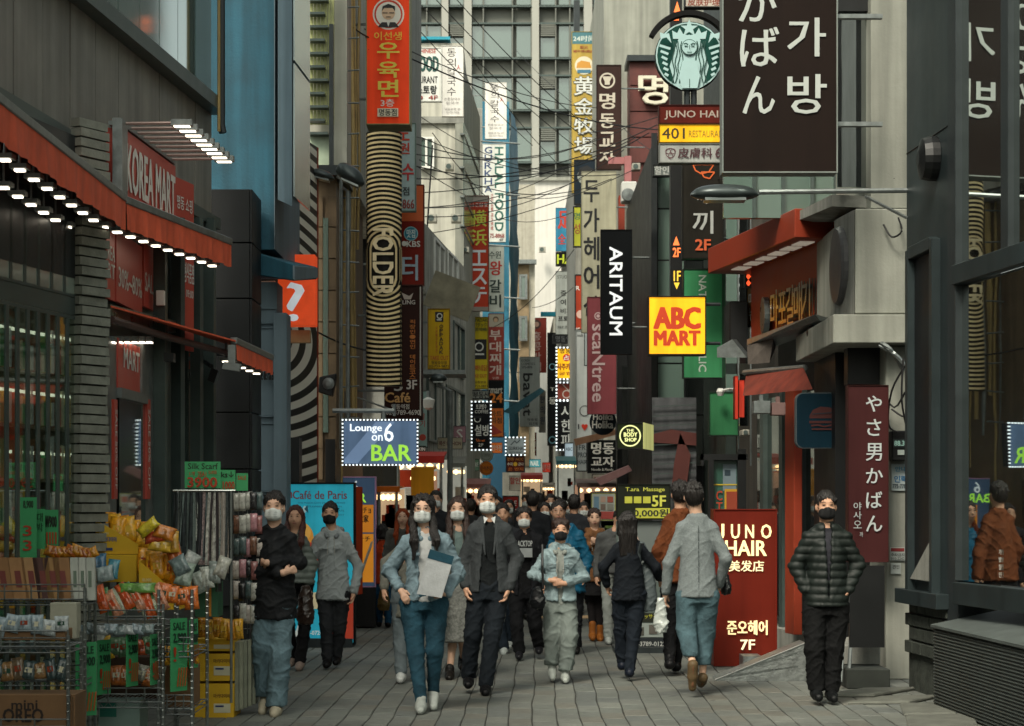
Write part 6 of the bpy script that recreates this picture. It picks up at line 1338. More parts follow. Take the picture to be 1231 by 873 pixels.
card('yellowish green card peeping out behind the socks card', (284, 569, 298, 590), 14.9, [('SALE', 286, 572, 296, 577, '#a8481c', .02)])
card('tall green price card with red print standing at the far left', (24, 598, 44, 673), 12.45, [('8,900', 28, 602, 40, 612, '#1a2a1a', .04), ('3\n3', 28, 632, 38, 662, '#a83a1c', .05)])
card('middle green card standing behind the small orange bags', (42, 612, 54, 660), 12.6, [('대박', 44, 616, 52, 640, '#1a4a2a', .04, 'v')])
card('green folded card with zigzag script left of the tile pillar', (52, 613, 70, 656), 12.7, [('₩900', 54, 620, 68, 634, '#1a2a1a', .05), ('∥∥', 56, 640, 68, 654, '#a8481c', .04)])
for k, (x0, y0, x1, y1, Y_, lb) in enumerate(((91, 773, 116, 862, 12.25, 'largest hanging green price card, tilted on the nearest rack post'), (117, 770, 133, 836, 12.75, 'hanging green price card second from the nearest rack'), (152, 758, 166, 826, 12.75, 'slim hanging green price card below the orange cracker bags'), (181, 763, 191, 824, 12.75, 'narrowest hanging green price card of the chrome rack'), (205, 744, 225, 832, 12.8, 'hanging green price card on the tall posted rack'), (228, 745, 238, 804, 13.0, 'hanging green price card nearest the yellow cartons'))):
    w_ = x1-x0; card(lb, (x0, y0, x1, y1), Y_, [('SALE', x0+w_*.15, y0+5, x0+w_*.85, y0+14, '#1a3a2a', .04), ('2,900', x0+w_*.15, y0+18, x0+w_*.9, y0+30, '#1a3a2a', .05), ('////', x0+w_*.35, y1-28, x0+w_*.95, y1-6, '#b0602a', .05), ('!', x0+w_*.1, y0+34, x0+w_*.3, y0+52, '#a83a1c', .04)], tilt=.12)
# scarf rail and scarves
o = thing('scarf_stand', 'chrome rail stand from which patterned silk scarves hang', 'stand', P(245, 850, 14.2))
q = MB(); q.tube([P(208, 590, 14.2), P(283, 590, 14.2)], .008, 6); q.tube([P(214, 590, 14.2), P(214, 860, 14.2)], .01, 6); q.tube([P(278, 590, 14.2), P(278, 845, 14.2)], .01, 6); q.build('rail', M['steel'], o)
sc = ['#262e30', '#39423f', '#7a8a86', '#2c3436', '#66726e', '#9aa098', '#2a2c30', '#8a7a78', '#5a6a6a', '#a8a8a0', '#342e30', '#6e7a78', '#979088', '#3a4040']
for k in range(14):
    x_ = 213+k*4.6; yb = 668+rr.uniform(-18, 14)+(30 if k > 9 else 0); q = MB(); vs = []; n = 7
    for j in range(13):
        t = j/12; wd = (3.0+1.4*t)*1.6
        for i in range(n):
            a = i/(n-1); d_ = .022*math.sin(a*9+k+t*2); p = P(x_+(a-.5)*2*wd+math.sin(t*3+k)*.8, 592+(yb-592)*t, 14.2+.015*(k % 3)); vs.append((p.x, p.y+d_, p.z))
    q.add(vs, [(j*n+i, j*n+i+1, (j+1)*n+i+1, (j+1)*n+i) for j in range(12) for i in range(n-1)])
    m_ = mat('scarf_'+'abcdefghijklmn'[k], sc[k], .6, var=.7 if k % 2 else .25, scale=60 if k % 3 else 28)
    q.build('silk_scarf', m_, None, '%s patterned silk scarf, %s from the left end of the rail' % (['black', 'dark green', 'grey green', 'charcoal', 'sage grey', 'pale grey', 'ink black', 'mauve grey', 'slate', 'cream grey', 'plum black', 'steel grey', 'beige', 'dark slate'][k], ORD[k]), 'scarf', 'silk scarves on the rail', smooth=True)
o = thing('accessory_stand', 'grid stand of packaged socks and masks right of the scarves', 'stand', P(296, 760, 14.9))
q = MB()
for k in range(7): q.tube([P(281+k*5.5, 590, 15.05), P(281+k*5.5, 762, 15.05)], .004, 4)
for k in range(10): q.tube([P(280, 594+k*18, 15.05), P(316, 594+k*18, 15.05)], .004, 4)
q.build('grid', M['galv'], o, kind='stuff')
for r_ in range(6):
    for c in range(5):
        col = rr.choice(['#9a9690', '#2a2a2c', '#8a5a58', '#b8b0a8', '#4a5a5a', '#a8a8a0', '#6a4a3a', '#1c1c1e', '#a87a80'])
        x_ = 284+c*7+rr.uniform(-1, 1); y_ = 603+r_*27+rr.uniform(-2, 2); q = MB(); s = 14.9/F
        pillow(q, P(x_, y_, 14.92-.02*(c % 2)), (4.2*s, 0, 0), (0, 0, 11*s), (0, -.007, 0), 4, 4, r_*7+c); q.build('packed_socks', gloss(col), None, 'cellophane sock packet, %s row from the top, %s from the left on the grid stand' % (ORD[r_], ORD[c]), 'socks', 'packets on the accessory grid', smooth=True)
for k in range(5):
    carton(['slim pale upright carton beside the yellow stack, %s' % t for t in ('nearest to it', 'second', 'third', 'fourth', 'outermost')][k], (282+k*5.2, 772-k*.8, 286.6+k*5.2, 855-k*2), 14.75+k*.06, .2, mat('slim_pale_%s' % 'ab'[k % 2], ['#7e8272', '#8f927f'][k % 2], .5, var=.3, scale=8), [])
carton('dark green snack carton behind the clear bags', (234, 700, 262, 742), 14.2, .25, mat('green_carton', '#2c5a40', .6), [('#rect', 248, 702, 254, 741, '#b8741c')])
for k in range(4): bag(240+k*9, 700-k*6, 14.1, 16, 26, ['#8f9a94', '#a8aea6', '#7a8480', '#9a9a90'][k], 'clear cellophane bag over the dark green carton, %s from its left end' % ORD[k], 'clear bags over the green carton', rr.uniform(-.5, .5), .2)
carton('brown carton standing on the lower shelf of the tall posted rack', (196, 800, 232, 850), 13.2, .3, BRN, [])
carton('white and teal carton low behind the chrome rack posts', (118, 842, 168, 880), 13.2, .3, mat('teal_white_carton', '#8fa8a0', .6), [('#rect', 120, 845, 140, 862, '#2a7a6a')])
carton('large brown carton filling the lower part behind the chrome rack', (104, 790, 190, 842), 13.4, .2, mat('dark_carton', '#3f3024', .8), [])

# ---------------- far stalls and shop fronts ----------------
def stall(label, x0, x1, yt, yb, Y, cloth, lit=.5, goods=20, seed=1, drop=4):
    o = thing('market_stall', label, 'stall', P((x0+x1)/2, HY+EYE*F/Y, Y)); rn = random.Random(seed)
    zt, zb = Z(yt, Y), Z(yb, Y); xa, xb = X(x0, Y), X(x1, Y)
    q = MB(); q.hexa([(xa, Y-.7, zb), (xb, Y-.7, zb), (xb, Y+.5, zt-.02), (xa, Y+.5, zt-.02), (xa, Y-.7, zb+.03), (xb, Y-.7, zb+.03), (xb, Y+.5, zt), (xa, Y+.5, zt)]); q.build('canopy', fm(cloth), o)
    q = MB(); q.box(xa, xb, Y-.72, Y-.7, zb-drop*Y/F, zb+.03); q.build('valance', fm(cloth), o)
    for x_ in (xa+.05, xb-.05):
        q = MB(); q.tube([(x_, Y-.65, 0), (x_, Y-.65, zb)], .025, 5); q.build('post', M['galv'], o)
    q = MB(); q.box(xa, xb, Y+.5, Y+.55, .9, zb); q.build('glowing_back_wall', mat('stall_back_%d' % (seed % 3), ['#a89070', '#9a9c90', '#8a6a54'][seed % 3], .6, var=.25, scale=2, emit=lit*.9), o)  # wall itself glows, imitating a lamp-lit stall interior
    q = MB(); q.box(xa, xb, Y-.5, Y+.4, 0, .85); q.build('counter', fm(rn.choice(['#5a4a40', '#6a6a60', '#3a3a3c'])), o)
    q = MB()
    for k in range(goods):
        x_ = rn.uniform(xa, xb-.2); w_ = rn.uniform(.08, .25); h = rn.uniform(.08, .35); z_ = .86 if k % 2 else rn.uniform(1.1, max(1.2, zb-.4)); y_ = Y-.3 if k % 2 else Y+.35
        q.box(x_, x_+w_, y_, y_+.12, z_, z_+h, k % 6)
    bq = MB()
    for k in range(5): bq.lathe((xa+(xb-xa)*(k+.5)/5, Y-.55, zb-.12), [(.0, -.05), (.05, -.02), (.05, .02), (.0, .05)], 8)
    bq.build('bulbs', mat('warm_bulb', '#ffd9a0', .4, emit=1.6, ecol='#ffd090'), o, kind='stuff')
    q.build('goods', [fm(c) for c in ('#b8442a', '#c8a040', '#d0d0c8', '#3a6a7a', '#2a2a2a', '#7a9a5a')], o, kind='stuff')
    return o
for a in (('stall under a red canopy with white edge print, far left of the street', 478, 536, 542, 552, 30.5, '#a8322a', .35, 24, 1, 6), ('bright yellow kiosk standing left of the black lamp post', 497, 524, 560, 566, 29.5, '#c88a1c', .5, 14, 2, 30), ('orange framed kiosk beside the bar signs', 455, 484, 584, 588, 28.8, '#c8641c', .5, 16, 3, 4),
          ('grey canopied stall with hung clothes behind the lamp post', 524, 560, 548, 560, 36, '#7a7c74', .45, 26, 4, 3), ('dusty pink canopied stall left of the blue sheeting', 556, 590, 575, 584, 44, '#8a5a52', .4, 24, 5, 3), ('small red canopied stall beside the pale hoarding', 626, 652, 568, 573, 58, '#a8403a', .35, 14, 6, 4),
          ('teal fronted stall far down on the right', 668, 692, 548, 556, 56, '#3a6a70', .5, 18, 7, 3), ('brown awning shop stall below the dumpling sign', 692, 742, 575, 583, 42, '#6a5a54', .45, 30, 8, 3), ('white lit stall in the last gap of the street', 650, 668, 580, 584, 72, '#b8b0a0', .6, 14, 9, 2), ('cream stall behind the grey notice board', 716, 750, 590, 596, 36, '#a09a88', .35, 20, 10, 3)):
    stall(*a)
for (lb, pts, Y, c) in (('weathered teal folded awning sheet jutting from the blue sheeting', [(604, 495), (650, 466), (655, 470), (618, 499)], 62, '#2a4a54'), ('ochre brown tilted awning over the round cosmetics disc', [(690, 528), (742, 516), (744, 522), (692, 536)], 40, '#8a6a54'), ('torn pink plastic awning right of the dumpling sign', [(716, 576), (756, 560), (760, 566), (722, 584)], 36, '#8a6a6a'), ('red paper flag hanging over the left stalls', [(588, 508), (604, 520), (590, 524)], 50, '#a8443a')):
    o = thing('tilted_awning', lb, 'awning', P(*pts[0], Y)); q = MB(); m_ = len(pts)
    a = [P(x_, y_, Y) for x_, y_ in pts]; b = [p + Vector((0, .3, .015)) for p in a]
    q.add(a+b, [tuple(range(m_))[::-1], tuple(range(m_, 2*m_))] + [(i, (i+1) % m_, m_+(i+1) % m_, m_+i) for i in range(m_)]); q.build('sheet', fm(c), o)

# more stock: lower shelves of the racks
k_ = 0
for (xa_, xb_, y_, Y_, n_, cols, lb) in ((0, 74, 752, 11.5, 6, ['#8a9aa0', '#a8b0b0', '#4a6a8a'], 'top shelf of the nearest rack'), (-4, 74, 806, 11.5, 7, ['#6a5a44', '#8a6a44', '#3a4a4a'], 'low shelf of the nearest rack'), (118, 190, 776, 13.0, 8, ['#c8a030', '#b8502a', '#5a7a5a', '#9aa098'], 'middle of the chrome rack'), (120, 190, 812, 13.0, 8, ['#6a4a34', '#8a8a7a', '#a8602a'], 'low part of the chrome rack'), (196, 230, 786, 13.1, 4, ['#c8901c', '#8a9a7a'], 'middle of the tall posted rack'), (196, 230, 716, 13.1, 4, ['#c86a2a', '#c8a030', '#a8b0a8'], 'top of the tall posted rack')):
    for i in range(n_):
        k_ += 1; x_ = xa_+(xb_-xa_)*i/(n_-1)
        bag(x_, y_+rr.uniform(-3, 3), Y_, 14+rr.uniform(0, 4), 22+rr.uniform(-4, 6), rr.choice(cols), 'foil packet on the %s, %s from the left' % (lb, ORD[i]), 'foil packets on the ' + lb, rr.uniform(-.25, .25), .2, band=rr.choice(['#c8c4a8', '#8a3a20', '#2a4a3a']))
# extra small signs crowding the far end of the street
for (lb, r_, Y_, fc, its, kw) in (
    ('small white board with red bars over the far stalls, left of the gap', (612, 572, 626, 590), 60, '#b8b4aa', [('할인', 613, 574, 625, 582, '#a8322a', .04)], {}),
    ('tiny teal lit panel above the pale hoarding', (636, 552, 650, 562), 66, '#3a7a80', [('NAIL', 638, 554, 648, 560, W_, .03)], dict(emit=.3)),
    ('tiny red lit panel in the street gap', (652, 556, 662, 568), 76, '#b03a2a', [('분식', 653, 558, 661, 566, W_, .04)], dict(emit=.3)),
    ('tiny amber panel under the black bar sign', (671, 556, 686, 566), 66, '#c88a2a', [('화장품', 672, 558, 685, 564, K_, .04)], dict(emit=.3)),
    ('thin white upright sign in the street gap', (648, 470, 656, 520), 96, '#b8b4a8', [('한의원', 649, 474, 655, 512, '#3a4a6a', .03, 'v')], {}),
    ('thin dark red upright sign at the end of the street', (638, 520, 645, 548), 100, '#7a2a24', [('노래방', 639, 522, 644, 546, W_, .03, 'v')], {}),
    ('small pale green board above the dusty pink stall', (560, 552, 576, 566), 50, '#7a9a80', [('NATURE', 561, 556, 575, 561, W_, .03)], {}),
    ('small cream shop board over the grey canopied stall', (526, 526, 556, 540), 37, '#a8a08a', [('패션 FASHION', 528, 530, 554, 536, '#5a2a24', .03)], {}),
    ('round tipped pink shop board beside the lamp post', (545, 512, 560, 532), 38, '#a8808a', [('S', 549, 516, 556, 528, W_, .03)], {}),
    ('dark shop fascia board left of the bar sign pole', (500, 536, 512, 544), 31, '#2a3a34', [('SKIN', 501, 538, 511, 542, W_, .03)], {}),
    ('narrow pastel upright banner with two red fruit shapes', (503, 470, 514, 538), 33, '#8fa8a4', [('#disc', 508, 484, 3, '#a83a2a'), ('#disc', 508, 526, 4, '#a83a2a'), ('딸기', 505, 496, 511, 514, '#a83a2a', .03, 'v')], {}),
    ('orange fascia of the shop under the convenience sign', (590, 532, 604, 545), 57.5, '#b8602a', [('편의점', 591, 535, 603, 542, W_, .04)], dict(emit=.2)),
    ('grey upright sign sliver beside the dumpling house sign', (745, 440, 752, 505), 41, '#8a8f8c', [('치과의원', 746, 446, 751, 500, '#2a3a5a', .03, 'v')], {}),
    ('red upright sign sliver behind the green emblem box', (761, 380, 768, 500), 39, '#8a2f24', [('마사지', 762, 390, 767, 450, W_, .03, 'v')], {}),
    ('white menu board on the orange edge, below the pink upright sign', (712, 570, 734, 582), 44, '#a8a498', [('만두 칼국수', 714, 573, 732, 579, '#6a2a20', .03)], {})):
    sign(lb, r_, Y_, fc, its, fw=.4, **kw)
# clutter on the old house fronts: air conditioners, meter boxes, pipes
for k, (x_, y_, Y_, w_) in enumerate(((519, 262, 44, 12), (548, 262, 44, 12), (507, 350, 36.5, 9), (560, 300, 46, 8), (524, 448, 36, 13), (447, 300, 31, 9), (449, 420, 31, 9), (735, 320, 46, 8), (765, 200, 46, 10), (652, 300, 104, 8), (897, 520, 21.9, 9), (540, 200, 45.5, 10))):
    o = thing('air_conditioner', 'off white outdoor air conditioner box, ' + ['on the cream building under the noodle sign', 'on the cream building corner', 'on the grimy shop house above the window', 'beside the kana sign', 'over the ledge of the shop house', 'behind the ringed banner, upper', 'behind the ringed banner, lower', 'between the beige and black signs', 'on the maroon panel wall', 'on the white gable wall', 'under the green light box', 'above the cream building ledge'][k], 'air conditioner', P(x_, y_+w_*.4, Y_))
    f = PF(x_-w_/2, y_-w_*.4, x_+w_/2, y_+w_*.4, Y_); q = MB(); q.prism(f, [(0, 0), (f.W, 0), (f.W, f.H), (0, f.H)], -.3, 0); q.build('casing', mat('aged_casing', '#a5a498', .6, var=.15, streak=.4), o, bevel=.01)
    q = MB(); q.prism(f, circ(f.W*.42, f.H/2, f.H*.38, 16), 0, .01); q.build('fan_grille', M['frame_dark'], o)
# ---------------- people: smooth blended volumes turned into continuous surfaces ----------------
def nets(D, vox, org):
    ins = D < 0
    c = np.zeros(tuple(n-1 for n in D.shape), np.int8)
    for a in (0, 1):
        for b in (0, 1):
            for g_ in (0, 1): c += ins[a:ins.shape[0]-1+a, b:ins.shape[1]-1+b, g_:ins.shape[2]-1+g_]
    act = (c > 0) & (c < 8)
    ijk = np.argwhere(act); idx = np.full(act.shape, -1, np.int32); idx[act] = np.arange(len(ijk))
    cor = [(0,0,0),(1,0,0),(0,1,0),(1,1,0),(0,0,1),(1,0,1),(0,1,1),(1,1,1)]
    V = [D[ijk[:, 0]+a, ijk[:, 1]+b, ijk[:, 2]+g_] for a, b, g_ in cor]
    pos = np.zeros((len(ijk), 3)); cnt = np.zeros(len(ijk))
    for i, j in ((0,1),(2,3),(4,5),(6,7),(0,2),(1,3),(4,6),(5,7),(0,4),(1,5),(2,6),(3,7)):
        m = (V[i] < 0) != (V[j] < 0); t = np.where(m, V[i]/np.where(m, V[i]-V[j], 1), 0)
        pi, pj = np.array(cor[i], float), np.array(cor[j], float)
        pos += np.where(m[:, None], pi + (pj-pi)*t[:, None], 0); cnt += m
    pos = (ijk + pos/cnt[:, None])*vox + np.array(org)
    Q = []
    for ax in range(3):
        sl0 = [slice(None)]*3; sl1 = [slice(None)]*3; sl0[ax] = slice(0, -1); sl1[ax] = slice(1, None)
        a_, b_ = ins[tuple(sl0)], ins[tuple(sl1)]
        e = np.argwhere(a_ != b_)
        u, v = [(1, 2), (2, 0), (0, 1)][ax]
        ok = (e[:, u] > 0) & (e[:, v] > 0) & (e[:, u] < ins.shape[u]-1) & (e[:, v] < ins.shape[v]-1); e = e[ok]
        s = a_[tuple(e.T)]
        def at(du, dv_):
            f = e.copy(); f[:, u] -= du; f[:, v] -= dv_; return idx[tuple(f.T)]
        q = np.stack([at(1, 1), at(0, 1), at(0, 0), at(1, 0)], 1)
        q[~s] = q[~s][:, ::-1]; Q.append(q)
    return pos, np.concatenate(Q)
class Vol:
    def __init__(s): s.p = []; s.cut = []
    def cap(s, a, b, ra, rb, k=.02): s.p.append(('c', np.array(a, float), np.array(b, float), ra, rb, k)); return s
    def ell(s, c, r, k=.02): s.p.append(('e', np.array(c, float), np.array(r, float), 0, 0, k)); return s
    def loft(s, L, k=.02): s.p.append(('l', np.array(L, float), None, 0, 0, k)); return s   # rows: z cx cy rx ry
    def cutbox(s, lo, hi, k=.01): s.cut.append(('b', np.array(lo, float), np.array(hi, float), k)); return s
    def cutell(s, c, r, k=.01): s.cut.append(('e', np.array(c, float), np.array(r, float), k)); return s
    def mesh(s, vox):
        lo = np.full(3, 1e9); hi = -lo; BB = []
        for t, a, b, ra, rb, k in s.p:
            if t == 'c': l = np.minimum(a-ra, b-rb); h = np.maximum(a+ra, b+rb)
            elif t == 'e': l, h = a-b, a+b
            else:
                l = np.array([(a[:, 1]-a[:, 3]).min(), (a[:, 2]-a[:, 4]).min(), a[:, 0].min()]); h = np.array([(a[:, 1]+a[:, 3]).max(), (a[:, 2]+a[:, 4]).max(), a[:, 0].max()])
            BB.append((l-k-2*vox, h+k+2*vox)); lo = np.minimum(lo, l); hi = np.maximum(hi, h)
        lo -= 3*vox; hi += 3*vox; n = np.ceil((hi-lo)/vox).astype(int)+1
        D = np.full(n, .25, np.float32)
        def grid(l, h):
            i0 = np.maximum(((l-lo)/vox).astype(int), 0); i1 = np.minimum(np.ceil((h-lo)/vox).astype(int)+1, n)
            ax = [(lo[d]+np.arange(i0[d], i1[d])*vox).astype(np.float32) for d in range(3)]
            return tuple(slice(i0[d], i1[d]) for d in range(3)), ax[0][:, None, None], ax[1][None, :, None], ax[2][None, None, :]
        for (t, a, b, ra, rb, k), (l, h) in zip(s.p, BB):
            S_, x, y, z = grid(l, h)
            if t == 'c':
                ba = b-a; L2 = max((ba**2).sum(), 1e-9)
                tt = np.clip(((x-a[0])*ba[0]+(y-a[1])*ba[1]+(z-a[2])*ba[2])/L2, 0, 1)
                d = np.sqrt((x-a[0]-tt*ba[0])**2+(y-a[1]-tt*ba[1])**2+(z-a[2]-tt*ba[2])**2)-(ra+(rb-ra)*tt)
            elif t == 'e':
                q = np.sqrt(((x-a[0])/b[0])**2+((y-a[1])/b[1])**2+((z-a[2])/b[2])**2); d = (q-1)*b.min()
            else:
                a = a[np.argsort(a[:, 0])]; zc = z[0, 0]
                cx, cy, rx, ry = [np.interp(zc, a[:, 0], a[:, i])[None, None, :] for i in (1, 2, 3, 4)]
                q = np.sqrt(((x-cx)/rx)**2+((y-cy)/ry)**2); d = (q-1)*np.minimum(rx, ry)
                dz = np.maximum(a[0, 0]-z, z-a[-1, 0]); d = np.maximum(d, dz)
            o = D[S_]; hh = np.maximum(k-np.abs(o-d), 0)/k; D[S_] = np.minimum(o, d)-hh*hh*k/4
        for t, a, b, k in s.cut:
            m_ = k+.03
            S_, x, y, z = grid((a if t == 'b' else a-b)-m_, (b if t == 'b' else a+b)+m_)
            if t == 'b': d = np.maximum(np.maximum(np.maximum(a[0]-x, x-b[0]), np.maximum(a[1]-y, y-b[1])), np.maximum(a[2]-z, z-b[2]))
            else: d = (np.sqrt(((x-a[0])/b[0])**2+((y-a[1])/b[1])**2+((z-a[2])/b[2])**2)-1)*b.min()
            o = D[S_]; hh = np.maximum(k-np.abs(o+d), 0)/k; D[S_] = np.maximum(o, -d)+hh*hh*k/4
        return nets(D, vox, lo)
def fold(co, seed, amp, kind):
    x, y, z = co[:, 0], co[:, 1], co[:, 2]; s = seed*1.37
    w = np.sin(x*11+s)+np.sin(z*8+y*6+s*2)+.6*np.sin(x*23-z*17+s)
    if kind == 'puffer': return .013*(np.abs(np.sin(z*math.pi/.062+.25*np.sin(x*7+s)))**.6-.5)+.002*np.sin(x*60+w*3)
    if kind == 'fur': return .004*np.sin(x*90+w*4)*np.sin(z*80+y*60)
    if kind == 'hair': th = np.arctan2(y, x); return .006*(1-np.abs(np.sin(th*9+z*14+w*1.1)))**2+.004*np.sin(th*31+z*22+w*2)-.002
    if kind == 'smooth': return 0*x
    f = 1-np.abs(np.sin(z*17+x*13*np.sin(s)+y*9+1.2*w)); g_ = 1-np.abs(np.sin(x*21-z*15+1.6*w+s)); h_ = 1-np.abs(np.sin(z*41+x*23+2.3*w))
    return 1.7*amp*(.75*(f**4-.15)+.6*(g_**5-.1)+.35*(h_**4-.15))
def vobj(name, V, vox, m, parent, seed=0, amp=.0, kind='cloth'):
    pos, q = V.mesh(vox)
    me = bpy.data.meshes.new(name)
    me.from_pydata(pos.astype(np.float32).tolist(), [], q.tolist()); me.update()
    if amp > 0:
        nv_ = len(pos); nr_ = np.empty(nv_*3, np.float32); me.vertex_normals.foreach_get('vector', nr_); nr_ = nr_.reshape(-1, 3)
        pos = pos + nr_*fold(pos, seed, amp, kind)[:, None]
        me.vertices.foreach_set('co', pos.astype(np.float32).ravel())
    me.polygons.foreach_set('use_smooth', [True]*len(me.polygons)); me.materials.append(m); me.update()
    o = bpy.data.objects.new(name, me); COL.objects.link(o); o.parent = parent
    return o
SKIN = mat('skin', '#b88e74', .55, var=.08, scale=12, bump=.1, bscale=90)
SKIN2 = mat('skin_pale', '#c49e86', .55, var=.08, scale=12, bump=.1, bscale=90)
def hair_mat(name, h):
    m = mat(name, h, .45, var=.3, scale=30, spec=.45); N = m.node_tree.nodes; L = m.node_tree.links   # fine strands running down
    tc = N.new('ShaderNodeTexCoord'); mp = N.new('ShaderNodeMapping'); mp.inputs['Scale'].default_value = (150, 150, 7); nz = N.new('ShaderNodeTexNoise'); nz.inputs['Scale'].default_value = 1; nz.inputs['Detail'].default_value = 3
    L.new(tc.outputs['Object'], mp.inputs['Vector']); L.new(mp.outputs['Vector'], nz.inputs['Vector']); bp = N.new('ShaderNodeBump'); bp.inputs['Strength'].default_value = .9; bp.inputs['Distance'].default_value = .012
    L.new(nz.outputs['Fac'], bp.inputs['Height']); L.new(bp.outputs['Normal'], N['Principled BSDF'].inputs['Normal']); return m
HAIRB = hair_mat('black_hair', '#15110f'); HAIRR = hair_mat('brown_hair', '#2c1b14')
MSKW = mat('white_mask_cloth', '#c4cac8', .8, var=.06, bump=.2, bscale=30); MSKB = mat('black_mask_cloth', '#0c0c0e', .8, var=.1)
EYE_M = mat('eye_dark', '#120c0a', .25, var=.0); 
def cloth(h, var=.14, scale=12, bump=.35, bs=45, rough=.85): return mat('cloth_'+h.strip('#')+str(int(var*100)), h, rough, var=var, scale=scale, bump=bump, bscale=bs, spec=.2)
def denim(h): return mat('denim_'+h.strip('#'), h, .85, var=.45, scale=7, bump=.5, bscale=60, spec=.2)
def person(label, px, Y, J, top, bot, hair='short', hairm=None, mask=None, away=False, skin=None, shoes='#141414', vox=.0085, extras=None, seed=1, group=None, glasses=False, hands=True, H=None, name='person', foot=None, head_turn=0.):
    """J: joints in photo pixels (x, y, forward metres); missing ones come from a standing figure of the same size"""
    f = 1 if away else -1; s_ = Y/F
    feet = J.get('feet', HY+EYE*F/Y)
    o = thing(name, label, 'person', (X(px, Y), Y, 0), group)
    headc = J['head']; zt = Z(headc[1], Y)
    k = zt/1.585 if H is None else H/1.70         # body scale
    def g(n, d):
        if n in J: p = J[n]; return np.array([(p[0]-px)*s_, f*(p[2] if len(p) > 2 else 0)*k, Z(p[1], Y)])
        return np.array([d[0]*k, f*d[1]*k, d[2]*k])
    hd = g('head', (0, 0, 1.585)); hx = hd[0]
    shL, shR = g('shL', (-.165, 0, 1.375)), g('shR', (.165, 0, 1.375)); mid = (shL+shR)/2; mid[2] += .0
    for q_, sh_ in ((-1, shL), (1, shR)):
        if ('shL' if q_ < 0 else 'shR') in J: sh_[0] -= q_*.042*k; sh_[2] -= .022*k
    elL, elR = g('elL', (-.215, -.02, 1.09)), g('elR', (.215, -.02, 1.09))
    wrL, wrR = g('wrL', (-.225, .08, .86)), g('wrR', (.225, .08, .86))
    hpL, hpR = g('hpL', (-.085, 0, .91)), g('hpR', (.085, 0, .91)); hp = (hpL+hpR)/2
    knL, knR = g('knL', (-.085, .06, .5)), g('knR', (.085, 0, .5))
    anL, anR = g('anL', (-.08, .03, .085)), g('anR', (.08, -.05, .085))
    skin = skin or SKIN
    B = Vol(); V = lambda *a: np.array(a, float)
    hs = k*.97
    fx = f*math.cos(head_turn); sx_ = math.sin(head_turn)
    def hp_(x, y, z): return hd + V(x*math.cos(head_turn)*1 - y*sx_, f*(y*math.cos(head_turn)) + x*sx_, z)*hs    # y forward
    B.ell(hp_(0, -.012, .022), V(.076, .093, .092)*hs, .02); B.ell(hp_(0, .022, -.05), V(.056, .062, .066)*hs, .03); B.ell(hp_(0, .055, -.035), V(.04, .035, .05)*hs, .03)
    B.cap(hp_(0, .088, .005), hp_(0, .103, -.028), .009*hs, .0135*hs, .012)          # nose
    B.cap(hp_(-.03, .075, .03), hp_(.03, .075, .03), .014*hs, .014*hs, .015)       # brow
    B.cap(hp_(-.018, .088, -.062), hp_(.018, .088, -.062), .007*hs, .007*hs, .01)  # lips
    for q in (-1, 1): B.ell(hp_(q*.077, -.005, -.01), V(.012, .02, .03)*hs, .008); B.ell(hp_(q*.035, .06, -.03), V(.028, .025, .028)*hs, .02)
    nk = mid+V(0, 0, .035*k); B.cap(nk, hp_(0, -.01, -.05), .056*k, .05*k, .03)
    B.loft([(hp[2]-.05*k, hp[0], 0, .13*k, .09*k), (hp[2]+.08*k, hp[0], 0, .135*k, .095*k), ((hp[2]+mid[2])/2, (hp[0]+mid[0])/2, 0, .12*k, .085*k), (mid[2]-.14*k, mid[0], 0, .125*k, .085*k), (mid[2]-.03*k, mid[0], 0, .09*k, .055*k)], .03)
    for sh, el, wr, q in ((shL, elL, wrL, -1), (shR, elR, wrR, 1)):
        B.cap(nk-V(0, 0, .06*k), sh-V(0, 0, .025*k), .03*k, .036*k, .03); B.cap(sh-V(0, 0, .025*k), el, .036*k, .031*k, .02); B.cap(el, wr, .036*k, .024*k, .02)
        dr = J.get('hdL' if q < 0 else 'hdR'); 
        dv = (wr-el)/np.linalg.norm(wr-el) if dr is None else V(dr[0], f*dr[1], dr[2])/np.linalg.norm(dr)
        if hands:
            n_ = np.cross(dv, V(0, 1, 0)); 
            if np.linalg.norm(n_) < .3: n_ = V(1, 0, 0)
            n_ = n_/np.linalg.norm(n_); pl = np.cross(n_, dv)       # n_: across the palm direction, pl: palm normal
            ac, pn = (n_, pl) if abs(dv[2]) < .75 else (V(0, f, 0)*.9+n_*.3, n_*-q)
            ac = ac/np.linalg.norm(ac); pn = pn - dv*np.dot(pn, dv)
            pc = wr+dv*.05*k
            B.cap(wr, wr+dv*.03*k, .023*k, .024*k, .015)
            for t in (-1.4, -.5, .5, 1.4): B.cap(wr+dv*.03*k, pc+dv*.035*k+ac*.0145*t*k, .013*k, .0105*k, .014)
            for i, t in enumerate((-1.5, -.5, .5, 1.5)):
                l = (.062, .072, .068, .054)[i]*k; a0 = pc+dv*.035*k+ac*.0155*t*k; a1 = a0+(dv*.85+pn*.35)*l*.5; a2 = a1+(dv*.5+pn*.8)*l*.5
                B.cap(a0, a1, .0095*k, .009*k, .004); B.cap(a1, a2, .009*k, .0078*k, .004)
            B.cap(wr+dv*.02*k, wr+dv*.05*k+ac*.035*k+pn*.012*k, .013*k, .011*k, .01); B.cap(wr+dv*.05*k+ac*.035*k+pn*.012*k, wr+dv*.078*k+ac*.04*k+pn*.025*k, .0105*k, .009*k, .004)
